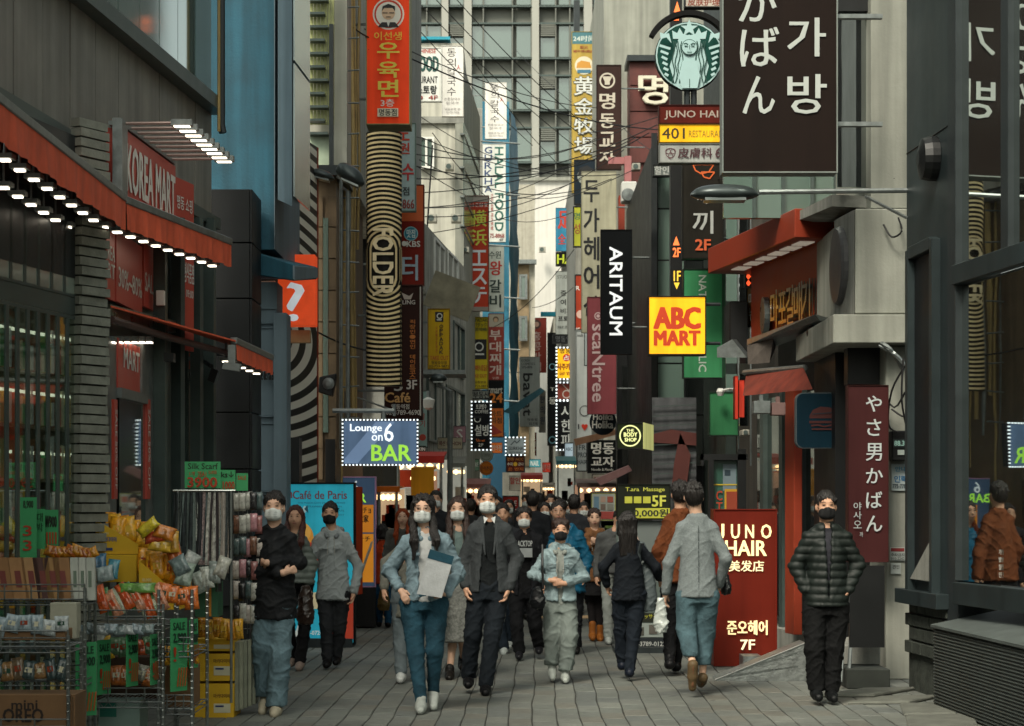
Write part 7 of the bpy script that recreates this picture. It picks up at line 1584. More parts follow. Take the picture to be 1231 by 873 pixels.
    for h_, kn, an, q in ((hpL, knL, anL, -1), (hpR, knR, anR, 1)):
        B.cap(h_, kn, .07*k, .043*k, .03); cf = kn+(an-kn)*.35+V(0, -f*.008*k, 0); B.cap(kn, cf, .041*k, .04*k, .02); B.cap(cf, an, .04*k, .028*k, .02)
    sv = []
    for q, an in ((0, anL), (1, anR)):
        fd = (foot or {}).get('LR'[q], (0, 1, -.02)); dv = V(fd[0], f*fd[1], fd[2]); dv = dv/np.linalg.norm(dv)
        B.cap(an-V(0, 0, .03*k), an+dv*.14*k-V(0, 0, .045*k), .034*k, .025*k, .02); sv.append((an, dv))
    vobj('body', B, vox, skin, o)
    vc = max(vox, .0095)
    # lower garment
    bt = bot.get('type', 'trousers'); bm_ = bot['m']
    if bt == 'skirt' or bt == 'both':
        zz = Z(bot['hem'], Y); Sk = Vol(); Sk.loft([(zz, hp[0], f*.03, bot.get('w', .2)*k, .17*k), (hp[2]-.05*k, hp[0], 0, .18*k, .14*k), (hp[2]+.12*k, hp[0], 0, .135*k, .1*k)], .02); vobj('skirt', Sk, vc, bm_, o, seed, .006)
    if bt == 'skirt' and bot.get('tights'):
        T_ = Vol()
        for h_, kn, an in ((hpL, knL, anL), (hpR, knR, anR)): T_.cap(h_, kn, .076*k, .05*k, .03); T_.cap(kn, an, .052*k, .038*k, .02)
        vobj('tights', T_, vc, bot['tights'], o)
    if bt == 'trousers':
        T_ = Vol(); r0, r1, r2 = bot.get('r', (.092, .066, .06))
        T_.loft([(hp[2]-.06*k, hp[0], 0, .15*k, .108*k), (hp[2]+.06*k, hp[0], 0, .15*k, .11*k), (hp[2]+.14*k, hp[0], 0, .135*k, .098*k)], .05)
        for h_, kn, an in ((hpL, knL, anL), (hpR, knR, anR)):
            e = kn+(an-kn)*bot.get('len', 1.0); T_.cap(h_, kn, r0*k, r1*k, .03); T_.cap(kn, e, r1*k, r2*k, .02)
            T_.cutbox(e+V(-.085, -.1, -.13), e+V(.085, .1, -.012), .004)
        vobj('trousers', T_, vc, bm_, o, seed+3, bot.get('amp', .008))
    # shoes
    sm = cloth(shoes, rough=.5, var=.1) if isinstance(shoes, str) else shoes
    for (an, dv), side in zip(sv, 'LR'):
        Sh = Vol(); b0 = an-V(0, 0, .032*k); tall = bot.get('boot', 0)
        Sh.cap(b0-dv*.035*k, b0+dv*.06*k-V(0, 0, .004*k), .045*k, .043*k, .02); Sh.cap(b0+dv*.06*k-V(0, 0, .01*k), b0+dv*.145*k-V(0, 0, .018*k), .041*k, .033*k, .02)
        (None if bot.get('low') else Sh.cap(b0, an+V(0, 0, .03*k+tall), .042*k, .044*k, .02))
        so_ = vobj('shoe', Sh, vc, sm, o)
        Sl = Vol(); dn = V(0, 0, -.034*k) if dv[2] > -.3 else -V(0, f, 0)*.03*k
        Sl.cap(b0-dv*.03*k+dn, b0+dv*.15*k+dn*.95, .018*k, .016*k, .02); so2 = vobj('sole', Sl, vc*1.2, cloth(bot.get('sole', '#8a8c86')), so_)
    # upper garment
    tl = top.get('loose', .02); th_ = Z(top['hem'], Y) if 'hem' in top else hp[2]-.02*k
    def jacket(loose, hem, arms=True, flare=0., sl_r=None):
        T_ = Vol(); w0 = (np.linalg.norm(shR[:2]-shL[:2])/2)
        L_ = [(hem, (hp[0]*.7+mid[0]*.3), 0, .14*k+loose*.8+flare, .105*k+loose+flare*.6), ((hp[2]*.6+mid[2]*.4), hp[0]*.5+mid[0]*.5, 0, .125*k+loose*.8+flare*.4, .095*k+loose), (mid[2]-.13*k, mid[0], 0, w0*.92+loose*.7, .1*k+loose*.8), (mid[2]-.03*k, mid[0], -f*.005, w0*.82, .08*k+loose*.4), (mid[2]+.015*k, mid[0], -f*.012, w0*.62, .066*k+loose*.3), (mid[2]+.05*k, mid[0], -f*.012, .072*k, .065*k)]
        if hem > L_[1][0]: L_ = [L_[0]]+L_[2:]
        T_.loft(L_, .04)
        if arms:
            for sh, el, wr in ((shL, elL, wrL), (shR, elR, wrR)):
                e = el+(wr-el)*top.get('sl', .95); a0 = sl_r or .047*k
                T_.cap(nk-V(0, 0, .0), nk*.45+sh*.55-V(0, 0, .005*k), .05*k+loose*.3, .045*k+loose*.25, .05); T_.cap(nk-V(0, 0, .045*k), sh-V(0, 0, .02*k), .038*k+loose*.3, a0+loose*.2, .04); T_.cap(sh-V(0, 0, .02*k), el, a0+loose*.35, .038*k+loose*.5, .03); T_.cap(el, e, .039*k+loose*.5, .031*k+loose*.45, .02)
        return T_
    if 'inner' in top:
        I = jacket(.006, hp[2]-.0*k, arms=False); vobj('shirt', I, vc, top['inner'], o, seed+5, .004)
    T_ = jacket(tl, th_, flare=top.get('flare', .01))
    if 'open' in top:       # half-width of the opening at the hem and at the chest
        w_ = top['open']; 
        for i in range(6):
            z0 = th_-.02+(mid[2]+.09*k-th_)*i/6; z1 = th_-.02+(mid[2]+.09*k-th_)*(i+1)/6+.01; ww = w_[0]+(w_[1]-w_[0])*i/5; xc = mid[0]*(i/5)+hp[0]*(1-i/5)
            ya, yb = (-.4, -.045) if f < 0 else (.045, .4); T_.cutbox((xc-ww*k, ya, z0), (xc+ww*k, yb, z1), .008)
    else: T_.cutell(nk+V(0, f*.06*k, .06*k), V(.05, .06, .045)*k, .01)
    jo = vobj(top.get('name', 'jacket'), T_, vc, top['m'], o, seed, top.get('amp', .007), top.get('kind', 'cloth'))
    if top.get('collar'):
        C_ = Vol()
        for i in range(8):
            a0, a1 = [math.pi*(-.32+1.64*t/8) for t in (i, i+1)]; rr2 = .072*k
            C_.cap(nk+V(rr2*math.cos(a0), -f*rr2*math.sin(a0)*.9, (-.022+.03*math.sin(a0))*k), nk+V(rr2*math.cos(a1), -f*rr2*math.sin(a1)*.9, (-.022+.03*math.sin(a1))*k), top['collar']*k, top['collar']*k, .02)
        if top.get('lapel'):
            for q in (-1, 1): C_.cap(nk+V(q*.065*k, f*.04*k, .0), mid+V(q*.035*k, f*(.105*k+tl), -.24*k), .018*k, .009*k, .015)
        vobj('collar', C_, vc, top.get('cm', top['m']), o)
    if top.get('hood'):
        C_ = Vol(); C_.ell(nk+V(0, -f*.055*k, .0), V(.105, .07, .05)*k, .03)
        for q in (-1, 1): C_.cap(nk+V(q*.085*k, -f*.03*k, .015*k), nk+V(q*.045*k, f*.085*k, -.05*k), .035*k, .022*k, .03)
        vobj('hood', C_, vc, top.get('cm', top['m']), o, seed, .004)
        if not away:
            for q in (-1, 1):
                q_ = MB(); a0 = Vector(mid)+Vector((q*.03*k, f*(.115*k+tl), -.02)); base = o.location
                q_.tube([base+a0, base+a0+Vector((q*.006, 0, -.16))], .004, 5); q_.build('drawstring', cloth('#9a9a94'), o)
    # pockets, placket on jackets
    base = o.location
    if top.get('pockets') and not away:
        for q in (-1, 1):
            q_ = MB(); c = base+Vector(mid)+Vector((q*.085*k, f*(.112*k+tl), -.13*k)); q_.obox(c, (.045*k, -f*q*.008, 0), (0, .006, 0), (0, 0, .012*k)); q_.build('pocket_flap', top['m'], jo, bevel=.003)
            q_ = MB(); q_.lathe(c+Vector((0, f*.01, 0)), [(.006, -.003), (.006, .003)], 8, axis='y'); q_.build('button', M['steel'], jo)
    # hair
    hm = hairm or HAIRB
    Hr = Vol()
    Hr.ell(hp_(0, -.016, .04), V(.083, .096, .087)*hs, .02)
    rn_ = random.Random(seed)
    for i in range(14):
        a = rn_.uniform(2.9, 6.5); e_ = rn_.uniform(.3, 1.4); c0 = hp_(.075*math.cos(a)*math.cos(e_), -.02+.088*math.sin(a)*math.cos(e_), .045+.085*math.sin(e_)); Hr.cap(c0, c0+V(rn_.uniform(-.02, .02), rn_.uniform(-.02, .02), -.03), .011*hs, .006, .014)
    if hair == 'short': Hr.ell(hp_(0, -.05, -.01), V(.076, .062, .075)*hs, .03)
    if hair == 'puffy':
        for i in range(9):
            a = i*.7; Hr.ell(hp_(.05*math.cos(a), -.03+.045*math.sin(a), .085), V(.04, .04, .035)*hs, .02)
        Hr.ell(hp_(0, -.05, .01), V(.09, .07, .085)*hs, .03)
    if hair in ('long', 'verylong', 'bob'):
        dn = {'long': .30, 'verylong': .34, 'bob': .13}[hair]
        for q in (-1, 1):
            Hr.cap(hp_(q*.068, -.015, .03), hp_(q*.078, -.005, -.1), .028*hs, .03*hs, .03); 
            if hair != 'bob' and not away:
                e0 = mid+V(q*.088*k, f*(.105*k+tl), -.03*k); e1 = mid+V(q*.078*k+.01*q, f*(.128*k+tl), (-.17 if q < 0 else -.1)*k)
                Hr.cap(hp_(q*.078, -.005, -.1), e0, .032*hs, .03*hs, .03); Hr.cap(e0, e1, .03*hs, .012*hs, .03); Hr.cap(hp_(q*.07, .03, -.08), e0*.6+e1*.4+V(-q*.02, 0, 0), .016*hs, .016*hs, .02)
        Hr.loft([(hd[2]-dn*hs, hx, -f*.085*hs, .08*hs, .03*hs), (hd[2]-.1*hs, hx, -f*.075*hs, .098*hs, .045*hs), (hd[2]+.04*hs, hx, -f*.04*hs, .085*hs, .07*hs)], .03)
    if hair == 'tied': Hr.ell(hp_(0, -.1, .02), V(.035, .04, .04)*hs, .03); Hr.cap(hp_(0, -.11, .0), hp_(.01, -.12, -.12), .025*hs, .015*hs, .02)
    for i in range(34):      # tufts that break the outline
        a = rn_.uniform(0, 6.28); e_ = rn_.uniform(-.1, 1.45); n0 = V(math.cos(a)*math.cos(e_), f*math.sin(a)*math.cos(e_), math.sin(e_))
        c0 = hp_(0, -.016, .04) + n0*V(.078, .09, .082)*hs; Hr.cap(c0, c0+(n0*rn_.uniform(.008, .022)+V(rn_.uniform(-.02, .02), rn_.uniform(-.02, .02), rn_.uniform(-.022, .004)))*hs, .012*hs, .0035*hs, .008)
    # face opening
    if hair in ('long', 'verylong', 'bob'): Hr.cutell(hp_(0, .105, -.03), V(.064, .092, .112)*hs, .012)
    else: Hr.cutell(hp_(.008, .122, -.045), V(.074, .1, .124)*hs, .01); Hr.cutbox(hp_(-.2, .03, -.2) if f > 0 else hp_(-.2, .25, -.2), hp_(.2, .25, -.02) if f > 0 else hp_(.2, .03, -.02), .01) if not head_turn else None
    vobj('hair', Hr, vox, hm, o, seed, .004, 'hair')
    if not away:
        for q in (-1, 1):
            E_ = MB(); c = base+Vector(hp_(q*.031, .084, .012)); E_.lathe(c, [(.004, -.0035*hs), (.0125*hs, -.001*hs), (.0125*hs, .0015*hs), (.006*hs, .0035*hs)], 10); E_.build('eye', EYE_M, o, smooth=True)
            E_ = MB(); E_.tube([base+Vector(hp_(q*.015, .089, .034)), base+Vector(hp_(q*.033, .090, .038)), base+Vector(hp_(q*.05, .080, .033))], .0022*hs, 5); E_.build('eyebrow', hm, o)
        if not mask:
            E_ = MB(); E_.tube([base+Vector(hp_(-.02, .092, -.06)), base+Vector(hp_(0, .098, -.062)), base+Vector(hp_(.02, .092, -.06))], .005*hs, 6); E_.build('mouth', mat('lip', '#8a4a42', .4), o)
        if glasses:
            E_ = MB()
            for q in (-1, 1): E_.tube([base+Vector(hp_(q*.032+.024*math.cos(a*math.pi/5), .106, .004+.021*math.sin(a*math.pi/5))) for a in range(11)], .0018, 4); E_.tube([base+Vector(hp_(q*.056, .104, .008)), base+Vector(hp_(q*.08, .0, .008))], .0016, 4)
            E_.build('glasses', M['steel'], o, kind='stuff')
    if mask and not away:
        Mk = Vol(); Mk.ell(hp_(0, .032, -.055), V(.068, .07, .056)*hs, .01); Mk.cap(hp_(0, .1, -.025), hp_(0, .094, -.075), .021*hs, .022*hs, .03); Mk.cap(hp_(-.035, .066, -.07), hp_(.035, .066, -.07), .028*hs, .028*hs, .02); Mk.cap(hp_(-.038, .064, -.03), hp_(.038, .064, -.03), .024*hs, .024*hs, .02)
        Mk.cutbox((base and hd[0]-.2, hd[1]-(.2 if f < 0 else -.0)+(.2 if f < 0 else -.25), hd[2]-.3), (hd[0]+.2, hd[1]+(.3 if f < 0 else .0), hd[2]+.3), .004)
        mo = vobj('face_mask', Mk, min(vox, .0075), mask, o)
        if mask is MSKW:
            for zz in (-.038, -.055, -.072):
                E_ = MB(); E_.tube([base+Vector(hp_(q*.013, .120-abs(q)**2.2*.0021, zz)) for q in range(-3, 4)], .0013, 4); E_.build('pleat', cloth('#9aa2a2'), mo)
        for q in (-1, 1):
            E_ = MB(); E_.tube([base+Vector(hp_(q*.06, .06, -.02)), base+Vector(hp_(q*.078, .0, .0))], .002, 4); E_.build('ear_loop', mask, mo)
    if extras: extras(o, dict(hd=hd, mid=mid, hp=hp, nk=nk, k=k, f=f, wrL=wrL, wrR=wrR, shL=shL, shR=shR, vc=vc, px=px, Y=Y, s=s_, jo=jo, elR=elR, elL=elL, tl=tl))
    return o
def pxl(o, px, py, y=0):   # photo pixel at this person's depth -> world
    Y = o.location.y + y; return P(px, py, Y)
def bagobj(name, label, r, Y, dep, m, cat='bag', amp=.008):
    x0, y0, x1, y1 = r; c = P((x0+x1)/2, (y0+y1)/2, Y); o = thing(name, label, cat, (c.x, c.y, P(0, y1, Y).z))
    W, H = (x1-x0)*Y/F/2, (y1-y0)*Y/F/2; V_ = Vol(); V_.loft([(0.01, 0, 0, W*.9, dep*.9), (H*.6, 0, 0, W, dep), (H*1.3, 0, 0, W*.85, dep*.7), (H*2, 0, 0, W*.5, dep*.35)], .03)
    vobj('bag_body', V_, .009, m, o, 3, amp); return o
def strap(o, pts, r, m):
    q = MB(); q.tube([P(*p) for p in pts], r, 6); q.build('strap', m, o)

# --- near row ---
person('woman in black shirt with crossed arms, white mask and wide blue jeans', 329, 14.98, dict(head=(329.5, 610), shL=(307, 643), shR=(353, 642), elL=(301, 685, 0), wrL=(343, 688, .17), elR=(361, 677, 0), wrR=(324, 676, .17), hpL=(317, 722), hpR=(340, 722), knL=(317, 778, .06), knR=(339, 784, .1), anL=(319, 838, -.05), anR=(334, 847, .1), hdL=(1, -.6, .3), hdR=(-1, -1.6, .1)),
    dict(m=cloth('#15171a', rough=.7), hem=744, loose=.028, flare=.02, collar=.016, amp=.009, name='shirt', sl=.86), dict(m=denim('#5a7079'), r=(.092, .08, .085), len=.97, amp=.01), 'short', mask=MSKW, skin=SKIN2, shoes='#a8a08c', seed=2, foot=dict(L=(-.1, .9, -.35), R=(0, 1, 0)))
person('man in pale grey hooded jacket with black mask, looking down', 399, 19.1, dict(head=(396.5, 618), shL=(380, 644), shR=(419, 643), elL=(370, 679, 0), wrL=(372, 704, .1), elR=(431, 682, -.02), wrR=(426, 712, .06), hpL=(391, 716), hpR=(411, 716), knL=(393, 754, .06), knR=(408, 756, -.02), anL=(394, 792, .05), anR=(404, 790, -.1)),
    dict(m=cloth('#8f9596', var=.1), hem=721, loose=.03, hood=True, pockets=True, amp=.009, cm=cloth('#6d7274')), dict(m=cloth('#26282b'), r=(.09, .068, .055)), 'short', mask=MSKB, shoes='#121214', seed=3)
def ex_folder(o, d):
    q = MB(); z = -.235; pts = [(517, 660), (546, 669), (531, 719), (501, 714)]; a = [P(x_, y_, 15.16+z) for x_, y_ in pts]; b = [p+Vector((0, .012, 0)) for p in a]
    t = thing('document_folder', 'pale document folder with dark teal top edge held by the woman in denim', 'folder', P(523, 719, 15.16+z)); q.hexa([a[3], a[2], b[2], b[3], a[0], a[1], b[1], b[0]]); q.build('cover', cloth('#a8acae', rough=.4), t)
    q = MB(); c = [p+Vector((0, -.003, 0)) for p in a]; q.add([c[0], c[1], c[1].lerp(c[2], .2), c[0].lerp(c[3], .2)], [(0, 1, 2, 3)]); q.build('edge_band', cloth('#1f4250'), t)
    q = MB(); q.obox(P(541, 738, 15.0), (.012, 0, 0), (0, .004, 0), (0, 0, .05)); 
person('long haired woman with glasses and white mask in denim jacket holding a folder', 512, 15.16, dict(head=(508, 613), shL=(483, 646), shR=(541, 646), elL=(467, 685, -.02), wrL=(481, 707, .08), elR=(552, 689, 0), wrR=(536, 712, .15), hpL=(494, 724), hpR=(525, 724), knL=(500, 784, .05), knR=(523, 782, .0), anL=(507, 843, .12), anR=(520, 832, -.12), hdR=(-1, .35, .05)),
    dict(m=denim('#6c8089'), hem=722, loose=.027, flare=.0, inner=cloth('#a8abab'), open=(.035, .05), collar=.026, pockets=True, amp=.010, name='jacket', sl=.93), dict(m=denim('#22414f'), r=(.096, .068, .045), amp=.005, sole='#c0c0b8'), 'verylong', mask=MSKW, skin=SKIN2, shoes='#9aa09c', glasses=True, seed=4, extras=ex_folder, foot=dict(L=(0, 1, .02), R=(.05, .8, -.4)))
def ex_suit(o, d):
    q = MB(); b = o.location
    for q_ in (-1, 1):
        c = Vector(d['nk'])+b; q.add([c+Vector((q_*.012, -.085, .02)), c+Vector((q_*.05, -.065, .035)), c+Vector((q_*.042, -.09, -.025))], [(0, 1, 2)])
    q.build('shirt_collar', cloth('#b8bcbc'), o)
person('man in charcoal blazer over a black sweater with white mask, hand in pocket', 587, 16.6, dict(head=(586, 602), shL=(565, 631), shR=(612, 631), elL=(557, 674, -.03), wrL=(560, 704, .05), elR=(622, 672, -.04), wrR=(611, 707, .05), hpL=(575, 712), hpR=(600, 712), knL=(568, 764, .02), knR=(592, 762, .08), anL=(563, 815, -.08), anR=(584, 822, .1)),
    dict(m=cloth('#363a3c', var=.25, scale=60), hem=712, loose=.03, inner=cloth('#121618'), open=(.075, .035), collar=.014, lapel=True, amp=.005), dict(m=cloth('#161c22'), r=(.092, .07, .062), amp=.007), 'short', mask=MSKW, shoes='#0e0e10', seed=5, extras=ex_suit, H=1.74)
def ex_older(o, d):
    t = bagobj('shoulder_bag', 'small black quilted shoulder bag on the woman in grey trousers', (637, 705, 656, 733), 17.45, .05, cloth('#101214', rough=.4)); strap(t, [(652, 655, 17.52), (652, 680, 17.45), (653, 708, 17.45)], .011, MATS['black_paint'])
person('short haired older woman with black mask, pale denim jacket and loose grey trousers', 673, 17.66, dict(head=(674, 638), shL=(652, 663), shR=(694, 663), elL=(641, 691, -.03), wrL=(660, 697, .17), elR=(703, 694, -.03), wrR=(679, 701, .17), hpL=(664, 728), hpR=(682, 728), knL=(664, 765, .02), knR=(684, 764, .08), anL=(664, 803, -.02), anR=(679, 810, .1), hdL=(1, .2, -.1), hdR=(-1, .2, .05)),
    dict(m=denim('#7c8e92'), hem=722, loose=.028, inner=cloth('#7c817c'), open=(.02, .04), hood=True, cm=cloth('#7c817c'), pockets=True, amp=.010, sl=.88), dict(m=cloth('#6f7874', var=.1), r=(.1, .092, .078), len=.86, amp=.008, sole='#b0b4ae'), 'puffy', hairm=HAIRR, mask=MSKB, shoes='#aab0aa', seed=6, extras=ex_older, foot=dict(L=(0, .9, -.3), R=(0, 1, 0)))
def ex_tote(o, d):
    t = bagobj('tote_bag', 'soft grey leather tote on the shoulder of the woman in black', (766, 676, 790, 736), 17.9, .07, cloth('#4a5254', rough=.5)); strap(t, [(771, 652, 17.7), (768, 665, 17.78), (770, 690, 17.85)], .016, cloth('#4a5254', rough=.5)); strap(t, [(773, 652, 17.9), (781, 668, 17.9), (786, 690, 17.9)], .012, cloth('#4a5254', rough=.5))
person('long haired woman all in black seen from behind with a grey tote', 756, 17.83, dict(head=(754, 630), shL=(737, 656), shR=(774, 655), elL=(725, 682, .0), wrL=(730, 704, .08), elR=(789, 682, .02), wrR=(794, 696, .12), hpL=(746, 716), hpR=(766, 716), knL=(747, 760, .1), knR=(762, 760, -.03), anL=(749, 798, .18), anR=(756, 804, -.1)),
    dict(m=cloth('#10151b'), hem=722, loose=.025, amp=.007, name='sweater'), dict(m=cloth('#131a22'), r=(.092, .072, .056), sole='#b0b4b4'), 'verylong', away=True, shoes='#141a26', seed=7, extras=ex_tote)
def ex_blazer(o, d):
    q = MB(); b = o.location; bz = d['mid'][2]
    for j in range(9): z0 = bz-.02-(bz-Z(718, 16.4))*j/9; q.obox(b+Vector((d['mid'][0]*(1-j/9)+d['hp'][0]*j/9, -(.118+.012*(j/8)), z0-.028)), (.0022, 0, 0), (0, .004, 0), (0, 0, .028))
    q.build('back_seam', cloth('#3f4546'), d['jo'])
    t = bagobj('plastic_bag', 'crumpled white plastic bag held low by the woman in tweed', (786, 718, 803, 762), 16.35, .05, mat('thin_white_plastic', '#a9b0ac', .3, var=.2, bump=.5, bscale=12), amp=.014)
    t = bagobj('handbag', 'black handbag under the arm of the woman in tweed', (866, 690, 879, 716), 16.6, .09, MATS['black_paint'])
person('woman in grey tweed blazer and cropped blue jeans walking away in heels', 838, 16.42, dict(head=(834, 597), shL=(815, 629), shR=(861, 629), elL=(804, 677, .0), wrL=(801, 712, .06), elR=(872, 672, -.04), wrR=(866, 704, .1), hpL=(826, 716), hpR=(851, 716), knL=(825, 757, .0), knR=(849, 762, .06), anL=(830, 797, -.22), anR=(845, 812, .05)),
    dict(m=mat('grey_tweed', '#6d7576', .9, var=.16, scale=70, bump=.3, bscale=90), hem=718, loose=.024, flare=.015, collar=.013, amp=.005), dict(m=denim('#42585f'), r=(.098, .082, .066), len=.72, amp=.005, low=True, sole='#6a4a34'), 'short', away=True, skin=SKIN2, shoes='#5a4a34', seed=8, extras=ex_blazer, H=1.66, foot=dict(L=(0, .25, -1), R=(0, 1, -.28)))
person('man in rust brown jacket walking away beside the woman in tweed', 818, 18.4, dict(head=(818, 594), shL=(800, 622), shR=(836, 622), elL=(791, 662, .0), wrL=(795, 692, .1), elR=(844, 665), wrR=(846, 695), hpL=(806, 705), hpR=(824, 705), knL=(804, 748, -.05), knR=(816, 752, .1), anL=(803, 792, -.2), anR=(814, 798, .1)),
    dict(m=cloth('#5a3018', var=.2), hem=700, loose=.04, collar=.022, amp=.009), dict(m=cloth('#0f1012'), r=(.09, .065, .05), sole='#a0a09c'), 'short', away=True, shoes='#101012', seed=9, H=1.74)
person('man in dark green quilted puffer jacket and black mask, hands in pockets', 992, 15.72, dict(head=(993, 609), shL=(967, 641), shR=(1021, 641), elL=(957, 681, -.03), wrL=(967, 706, .02), elR=(1032, 679, -.03), wrR=(1020, 706, .02), hpL=(979, 730), hpR=(1007, 730), knL=(978, 778, .05), knR=(1003, 778, .0), anL=(980, 828, .04), anR=(999, 830, .0)),
    dict(m=mat('dark_green_nylon', '#121a17', .58, var=.15, bump=.3, bscale=40, spec=.35), hem=728, loose=.035, amp=.01, kind='puffer', sl=1.1, inner=cloth('#2a2a30'), open=(.002, .028), collar=.02), dict(m=cloth('#0c0d0e'), r=(.098, .078, .066)), 'short', mask=MSKB, shoes='#101213', seed=10, H=1.70)
# --- middle row ---
person('woman with long wavy brown hair and white mask between the denim jacket and blazer', 551, 18.1, dict(head=(550, 613), shL=(533, 642), shR=(570, 642), knL=(545, 762, .0), knR=(556, 760), anL=(541, 806, .1), anR=(556, 796, -.15)),
    dict(m=cloth('#5a5c58', var=.3, scale=30), hem=730, loose=.03, inner=cloth('#5a6a68'), open=(.03, .04)), dict(type='skirt', m=mat('plaid_wool', '#6a6c68', .9, var=.5, scale=50), hem=771, w=.19), 'long', hairm=HAIRR, mask=MSKW, skin=SKIN2, shoes='#1a1816', seed=11, vox=.01)
person('walker in grey trousers and white trainers behind the denim jacket', 492, 17.7, dict(head=(514, 612), shL=(490, 645), shR=(525, 645), hpL=(482, 715), hpR=(500, 715), knL=(481, 765), anL=(483, 808, .1), anR=(500, 800, -.1)),
    dict(m=cloth('#6a6a62', var=.2), hem=742, loose=.03), dict(m=cloth('#5a6468', var=.2), r=(.09, .066, .056), sole='#c0c4c0'), 'short', shoes='#b0b4b2', seed=12, vox=.012)
def ex_strip(o, d):
    q = MB(); b = o.location
    for z_, c in ((655, 0), (660, 1)): pass
    f_ = Frame((X(618, 20.0)+.0, 20.05), (X(640, 20.0), 20.05), Z(670, 20.05), Z(650, 20.05)); f_.px = (618, 650, 640, 670)
    q.prism(f_, [(0, 0), (f_.W, 0), (f_.W, f_.H*.55), (0, f_.H*.55)], -.01, 0); q.build('chest_print', cloth('#8a8f90'), o)
    q = MB(); put(q, f_, 'BLACKTOP', 0, f_.H*.65, f_.W, f_.H, .04); q.build('lettering', cloth('#a0a4a4'), o)
person('man with tilted head and white mask in black jacket over a printed tee', 630, 20.2, dict(head=(630, 623), shL=(613, 645), shR=(651, 645), elL=(608, 676), wrL=(612, 700, .05), elR=(658, 680), wrR=(655, 702, .05), hpL=(621, 713), hpR=(640, 713), knL=(621, 750, .06), knR=(643, 752, -.03), anL=(624, 783, .05), anR=(648, 778, -.15)),
    dict(m=cloth('#15161a'), hem=716, loose=.03, inner=cloth('#0e0f11'), open=(.07, .06), amp=.008), dict(m=cloth('#101114'), r=(.095, .075, .065), sole='#8a4a3a'), 'puffy', mask=MSKW, shoes='#18181c', seed=13, vox=.011, extras=ex_strip)
person('walker in dark clothes and white trainers half hidden behind the man in blazer', 606, 21.2, dict(head=(604, 618), anL=(606, 778, .1), anR=(612, 772, -.1)), dict(m=cloth('#23262a'), loose=.03), dict(m=cloth('#1c2630'), sole='#c0c4c0'), 'short', shoes='#a8b0ae', seed=14, vox=.013)
person('person in bright teal blue padded jacket behind the older woman', 684, 21.0, dict(head=(671, 615), shL=(664, 640), shR=(700, 642), elR=(706, 672), wrR=(702, 692, .05), hpL=(676, 712), hpR=(692, 712)), dict(m=cloth('#12506c', var=.15, rough=.5), hem=712, loose=.055, collar=.025, amp=.012), dict(m=cloth('#14161a')), 'short', seed=15, vox=.012, glasses=True)
person('young woman in furry camel coat and tan boots facing the camera', 715, 23.1, dict(head=(714.5, 623), shL=(702, 643), shR=(728, 643), elL=(697, 664), wrL=(709, 655, .14), elR=(734, 664), wrR=(720, 654, .14), hpL=(709, 700), hpR=(722, 700), knL=(711, 730), knR=(721, 730), anL=(712, 761, .05), anR=(721, 763, .0)),
    dict(m=cloth('#6e4c31', var=.3), hem=699, loose=.04, kind='fur', amp=.01, hood=True), dict(type='skirt', m=cloth('#141416'), hem=716, w=.17, tights=cloth('#1c191a'), boot=.08, sole='#3a2a1c'), 'tied', hairm=HAIRR, skin=SKIN2, shoes='#8a5220', seed=16, vox=.012, H=1.62)
person('walker in pale grey trousers mostly hidden behind the woman in black', 738, 22.6, dict(head=(745, 624), anL=(731, 766, .1), anR=(744, 762)), dict(m=cloth('#4a4c4c'), loose=.03), dict(m=cloth('#8a908c'), sole='#c0c4c0'), 'short', shoes='#a0a6a2', seed=17, vox=.014)
def ex_girl(o, d):
    q = MB(); q.tube([P(448, 650, 25.5), P(440, 672, 25.45), P(434, 690, 25.4)], .018, 5); q.build('sleeve_stripe', cloth('#b0b0a8'), o)
    t = bagobj('gold_bag', 'dull gold handbag at the side of the girl in orange', (454, 706, 469, 735), 25.3, .06, cloth('#5a4a28', rough=.5)); strap(t, [(466, 652, 25.3), (461, 710, 25.3)], .014, MATS['black_paint'])
person('dark haired girl in orange jacket and jeans walking away by the bar sign', 461, 25.6, dict(head=(460, 639), shL=(451, 656), shR=(470, 656), elL=(441, 676, .05), wrL=(434, 690, .15), hpL=(454, 705), hpR=(467, 705), knL=(457, 728), knR=(467, 728), anL=(455, 748, .1), anR=(467, 748, -.1)), dict(m=cloth('#a53c1a'), hem=702, loose=.035, name='jacket'), dict(m=denim('#1f4a68')), 'bob', away=True, seed=18, vox=.013, extras=ex_girl)
def ex_bb(o, d):
    t = bagobj('brown_bag', 'glossy brown handbag hanging behind the woman in black shirt', (357, 704, 378, 752), 18.4, .08, mat('brown_leather', '#2e211b', .3, var=.3, bump=.4, bscale=14))
person('red haired person in grey green puffer half hidden behind the black shirt', 357, 19.0, dict(head=(355, 622), shL=(340, 648), shR=(368, 648), elR=(375, 678), wrR=(370, 700, .05), anL=(350, 792, -.1), anR=(362, 795, .1)), dict(m=mat('grey_green_nylon', '#5a625c', .45, var=.15), hem=700, loose=.045, kind='puffer', amp=.01), dict(m=cloth('#101012')), 'long', hairm=hair_mat('red_hair', '#431c12'), seed=19, vox=.012, shoes='#8a7a70', extras=ex_bb)
person('person with orange headscarf between the bar sign and the denim jacket', 484, 24.5, dict(head=(484, 622)), dict(m=cloth('#4a4a46'), loose=.04), dict(m=cloth('#2a2a2c')), 'long', hairm=cloth('#7a3418'), seed=20, vox=.014, skin=SKIN2)
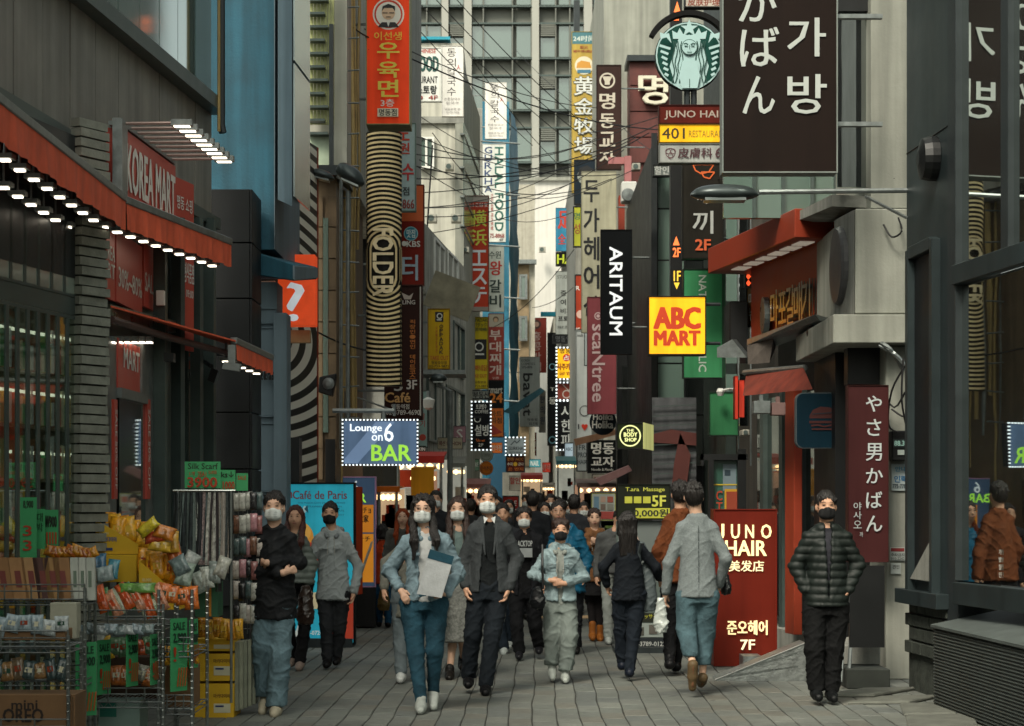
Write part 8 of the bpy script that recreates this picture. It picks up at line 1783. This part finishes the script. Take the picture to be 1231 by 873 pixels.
# --- far crowd: four low detail walkers, copied ---
protos = []
for k, (aw, hr) in enumerate(((False, 'short'), (True, 'short'), (False, 'long'), (True, 'bob'))):
    p_ = person('walker', 648, 40.0, dict(head=(648, 607.5), knL=(645.5, 669, .12), knR=(650.5, 672, -.03), anL=(644, 692, .2), anR=(652, 690, -.2), wrL=(637, 650, .15), wrR=(660, 650, -.05)), dict(m=cloth('#22262a'), loose=.03, hem=655), dict(m=cloth('#1a1c20')), hr, away=aw, seed=21+k, vox=.02, mask=MSKW if not aw else None, hands=False, skin=SKIN)
    protos.append(p_)
CR = [(597, 27, 0, '#2a2c30', 'dark grey coat, left edge of the far crowd'), (640, 25.5, 1, '#1a1c20', 'black jacket behind the man with the tilted head'), (655, 27, 2, '#6a5a50', 'taupe brown coat and long hair, above the older woman'), (662, 30, 0, '#7a7e80', 'light grey coat further down the street'), (690, 26, 1, '#26282c', 'charcoal jacket right of the teal padded jacket'), (702, 29, 0, '#8a7a64', 'beige coat beside the woman in camel'), (648, 33, 3, '#3a2a26', 'dark brown coat mid street'), (676, 34, 1, '#3a5a48', 'green parka mid street'), (612, 31, 2, '#4a3a34', 'brown coat near the red lettered board'),
      (632, 38, 0, '#2a3440', 'navy coat before the pale hoarding'), (644, 42, 1, '#9a9a94', 'pale grey top, small in the distance'), (658, 45, 3, '#2a2a2c', 'black coat and bobbed hair in the distance'), (668, 40, 0, '#6a4a3a', 'tan brown coat in the distance'), (684, 39, 2, '#1c1e22', 'black coat below the teal fronted stall'), (696, 44, 1, '#3c4450', 'dull blue coat by the right stalls'), (652, 52, 0, '#8a8a86', 'light grey coat far off in the street gap'), (662, 58, 1, '#24262a', 'dark coat far off in the street gap'), (672, 50, 3, '#7a2a26', 'dark red coat far off'), (640, 55, 2, '#30343a', 'dim coat by the far hoarding'), (566, 30, 1, '#26282a', 'black jacket behind the blazer shoulder'), (524, 27, 0, '#1e2024', 'black coat glimpsed between the two near women'), (580, 36, 3, '#8a4a3a', 'rusty coat before the dusty pink stall'), (666, 66, 0, '#3a3a3c', 'tiny dark figure at the very end of the street')]
for k, (x_, Y_, t, c, lb) in enumerate(CR):
    c_ = copy_tree(protos[t]) if k > 3 or t != k else protos[t]
    c_ = protos[t] if k < 0 else c_
    c_.location = (X(x_, Y_), Y_, 0); h = 1 + .05*math.sin(k*2.3); c_.scale = (h, h, h)
    c_['label'] = 'small walker in ' + lb; c_['group'] = 'walkers of the far crowd'
    for ch in c_.children:
        if ch.name.startswith(('jacket',)): ch.material_slots[0].link = 'OBJECT'; ch.material_slots[0].material = cloth(c)
for p_ in protos:
    if p_.get('label') == 'walker':
        for ch in list(p_.children_recursive): bpy.data.objects.remove(ch)
        bpy.data.objects.remove(p_)
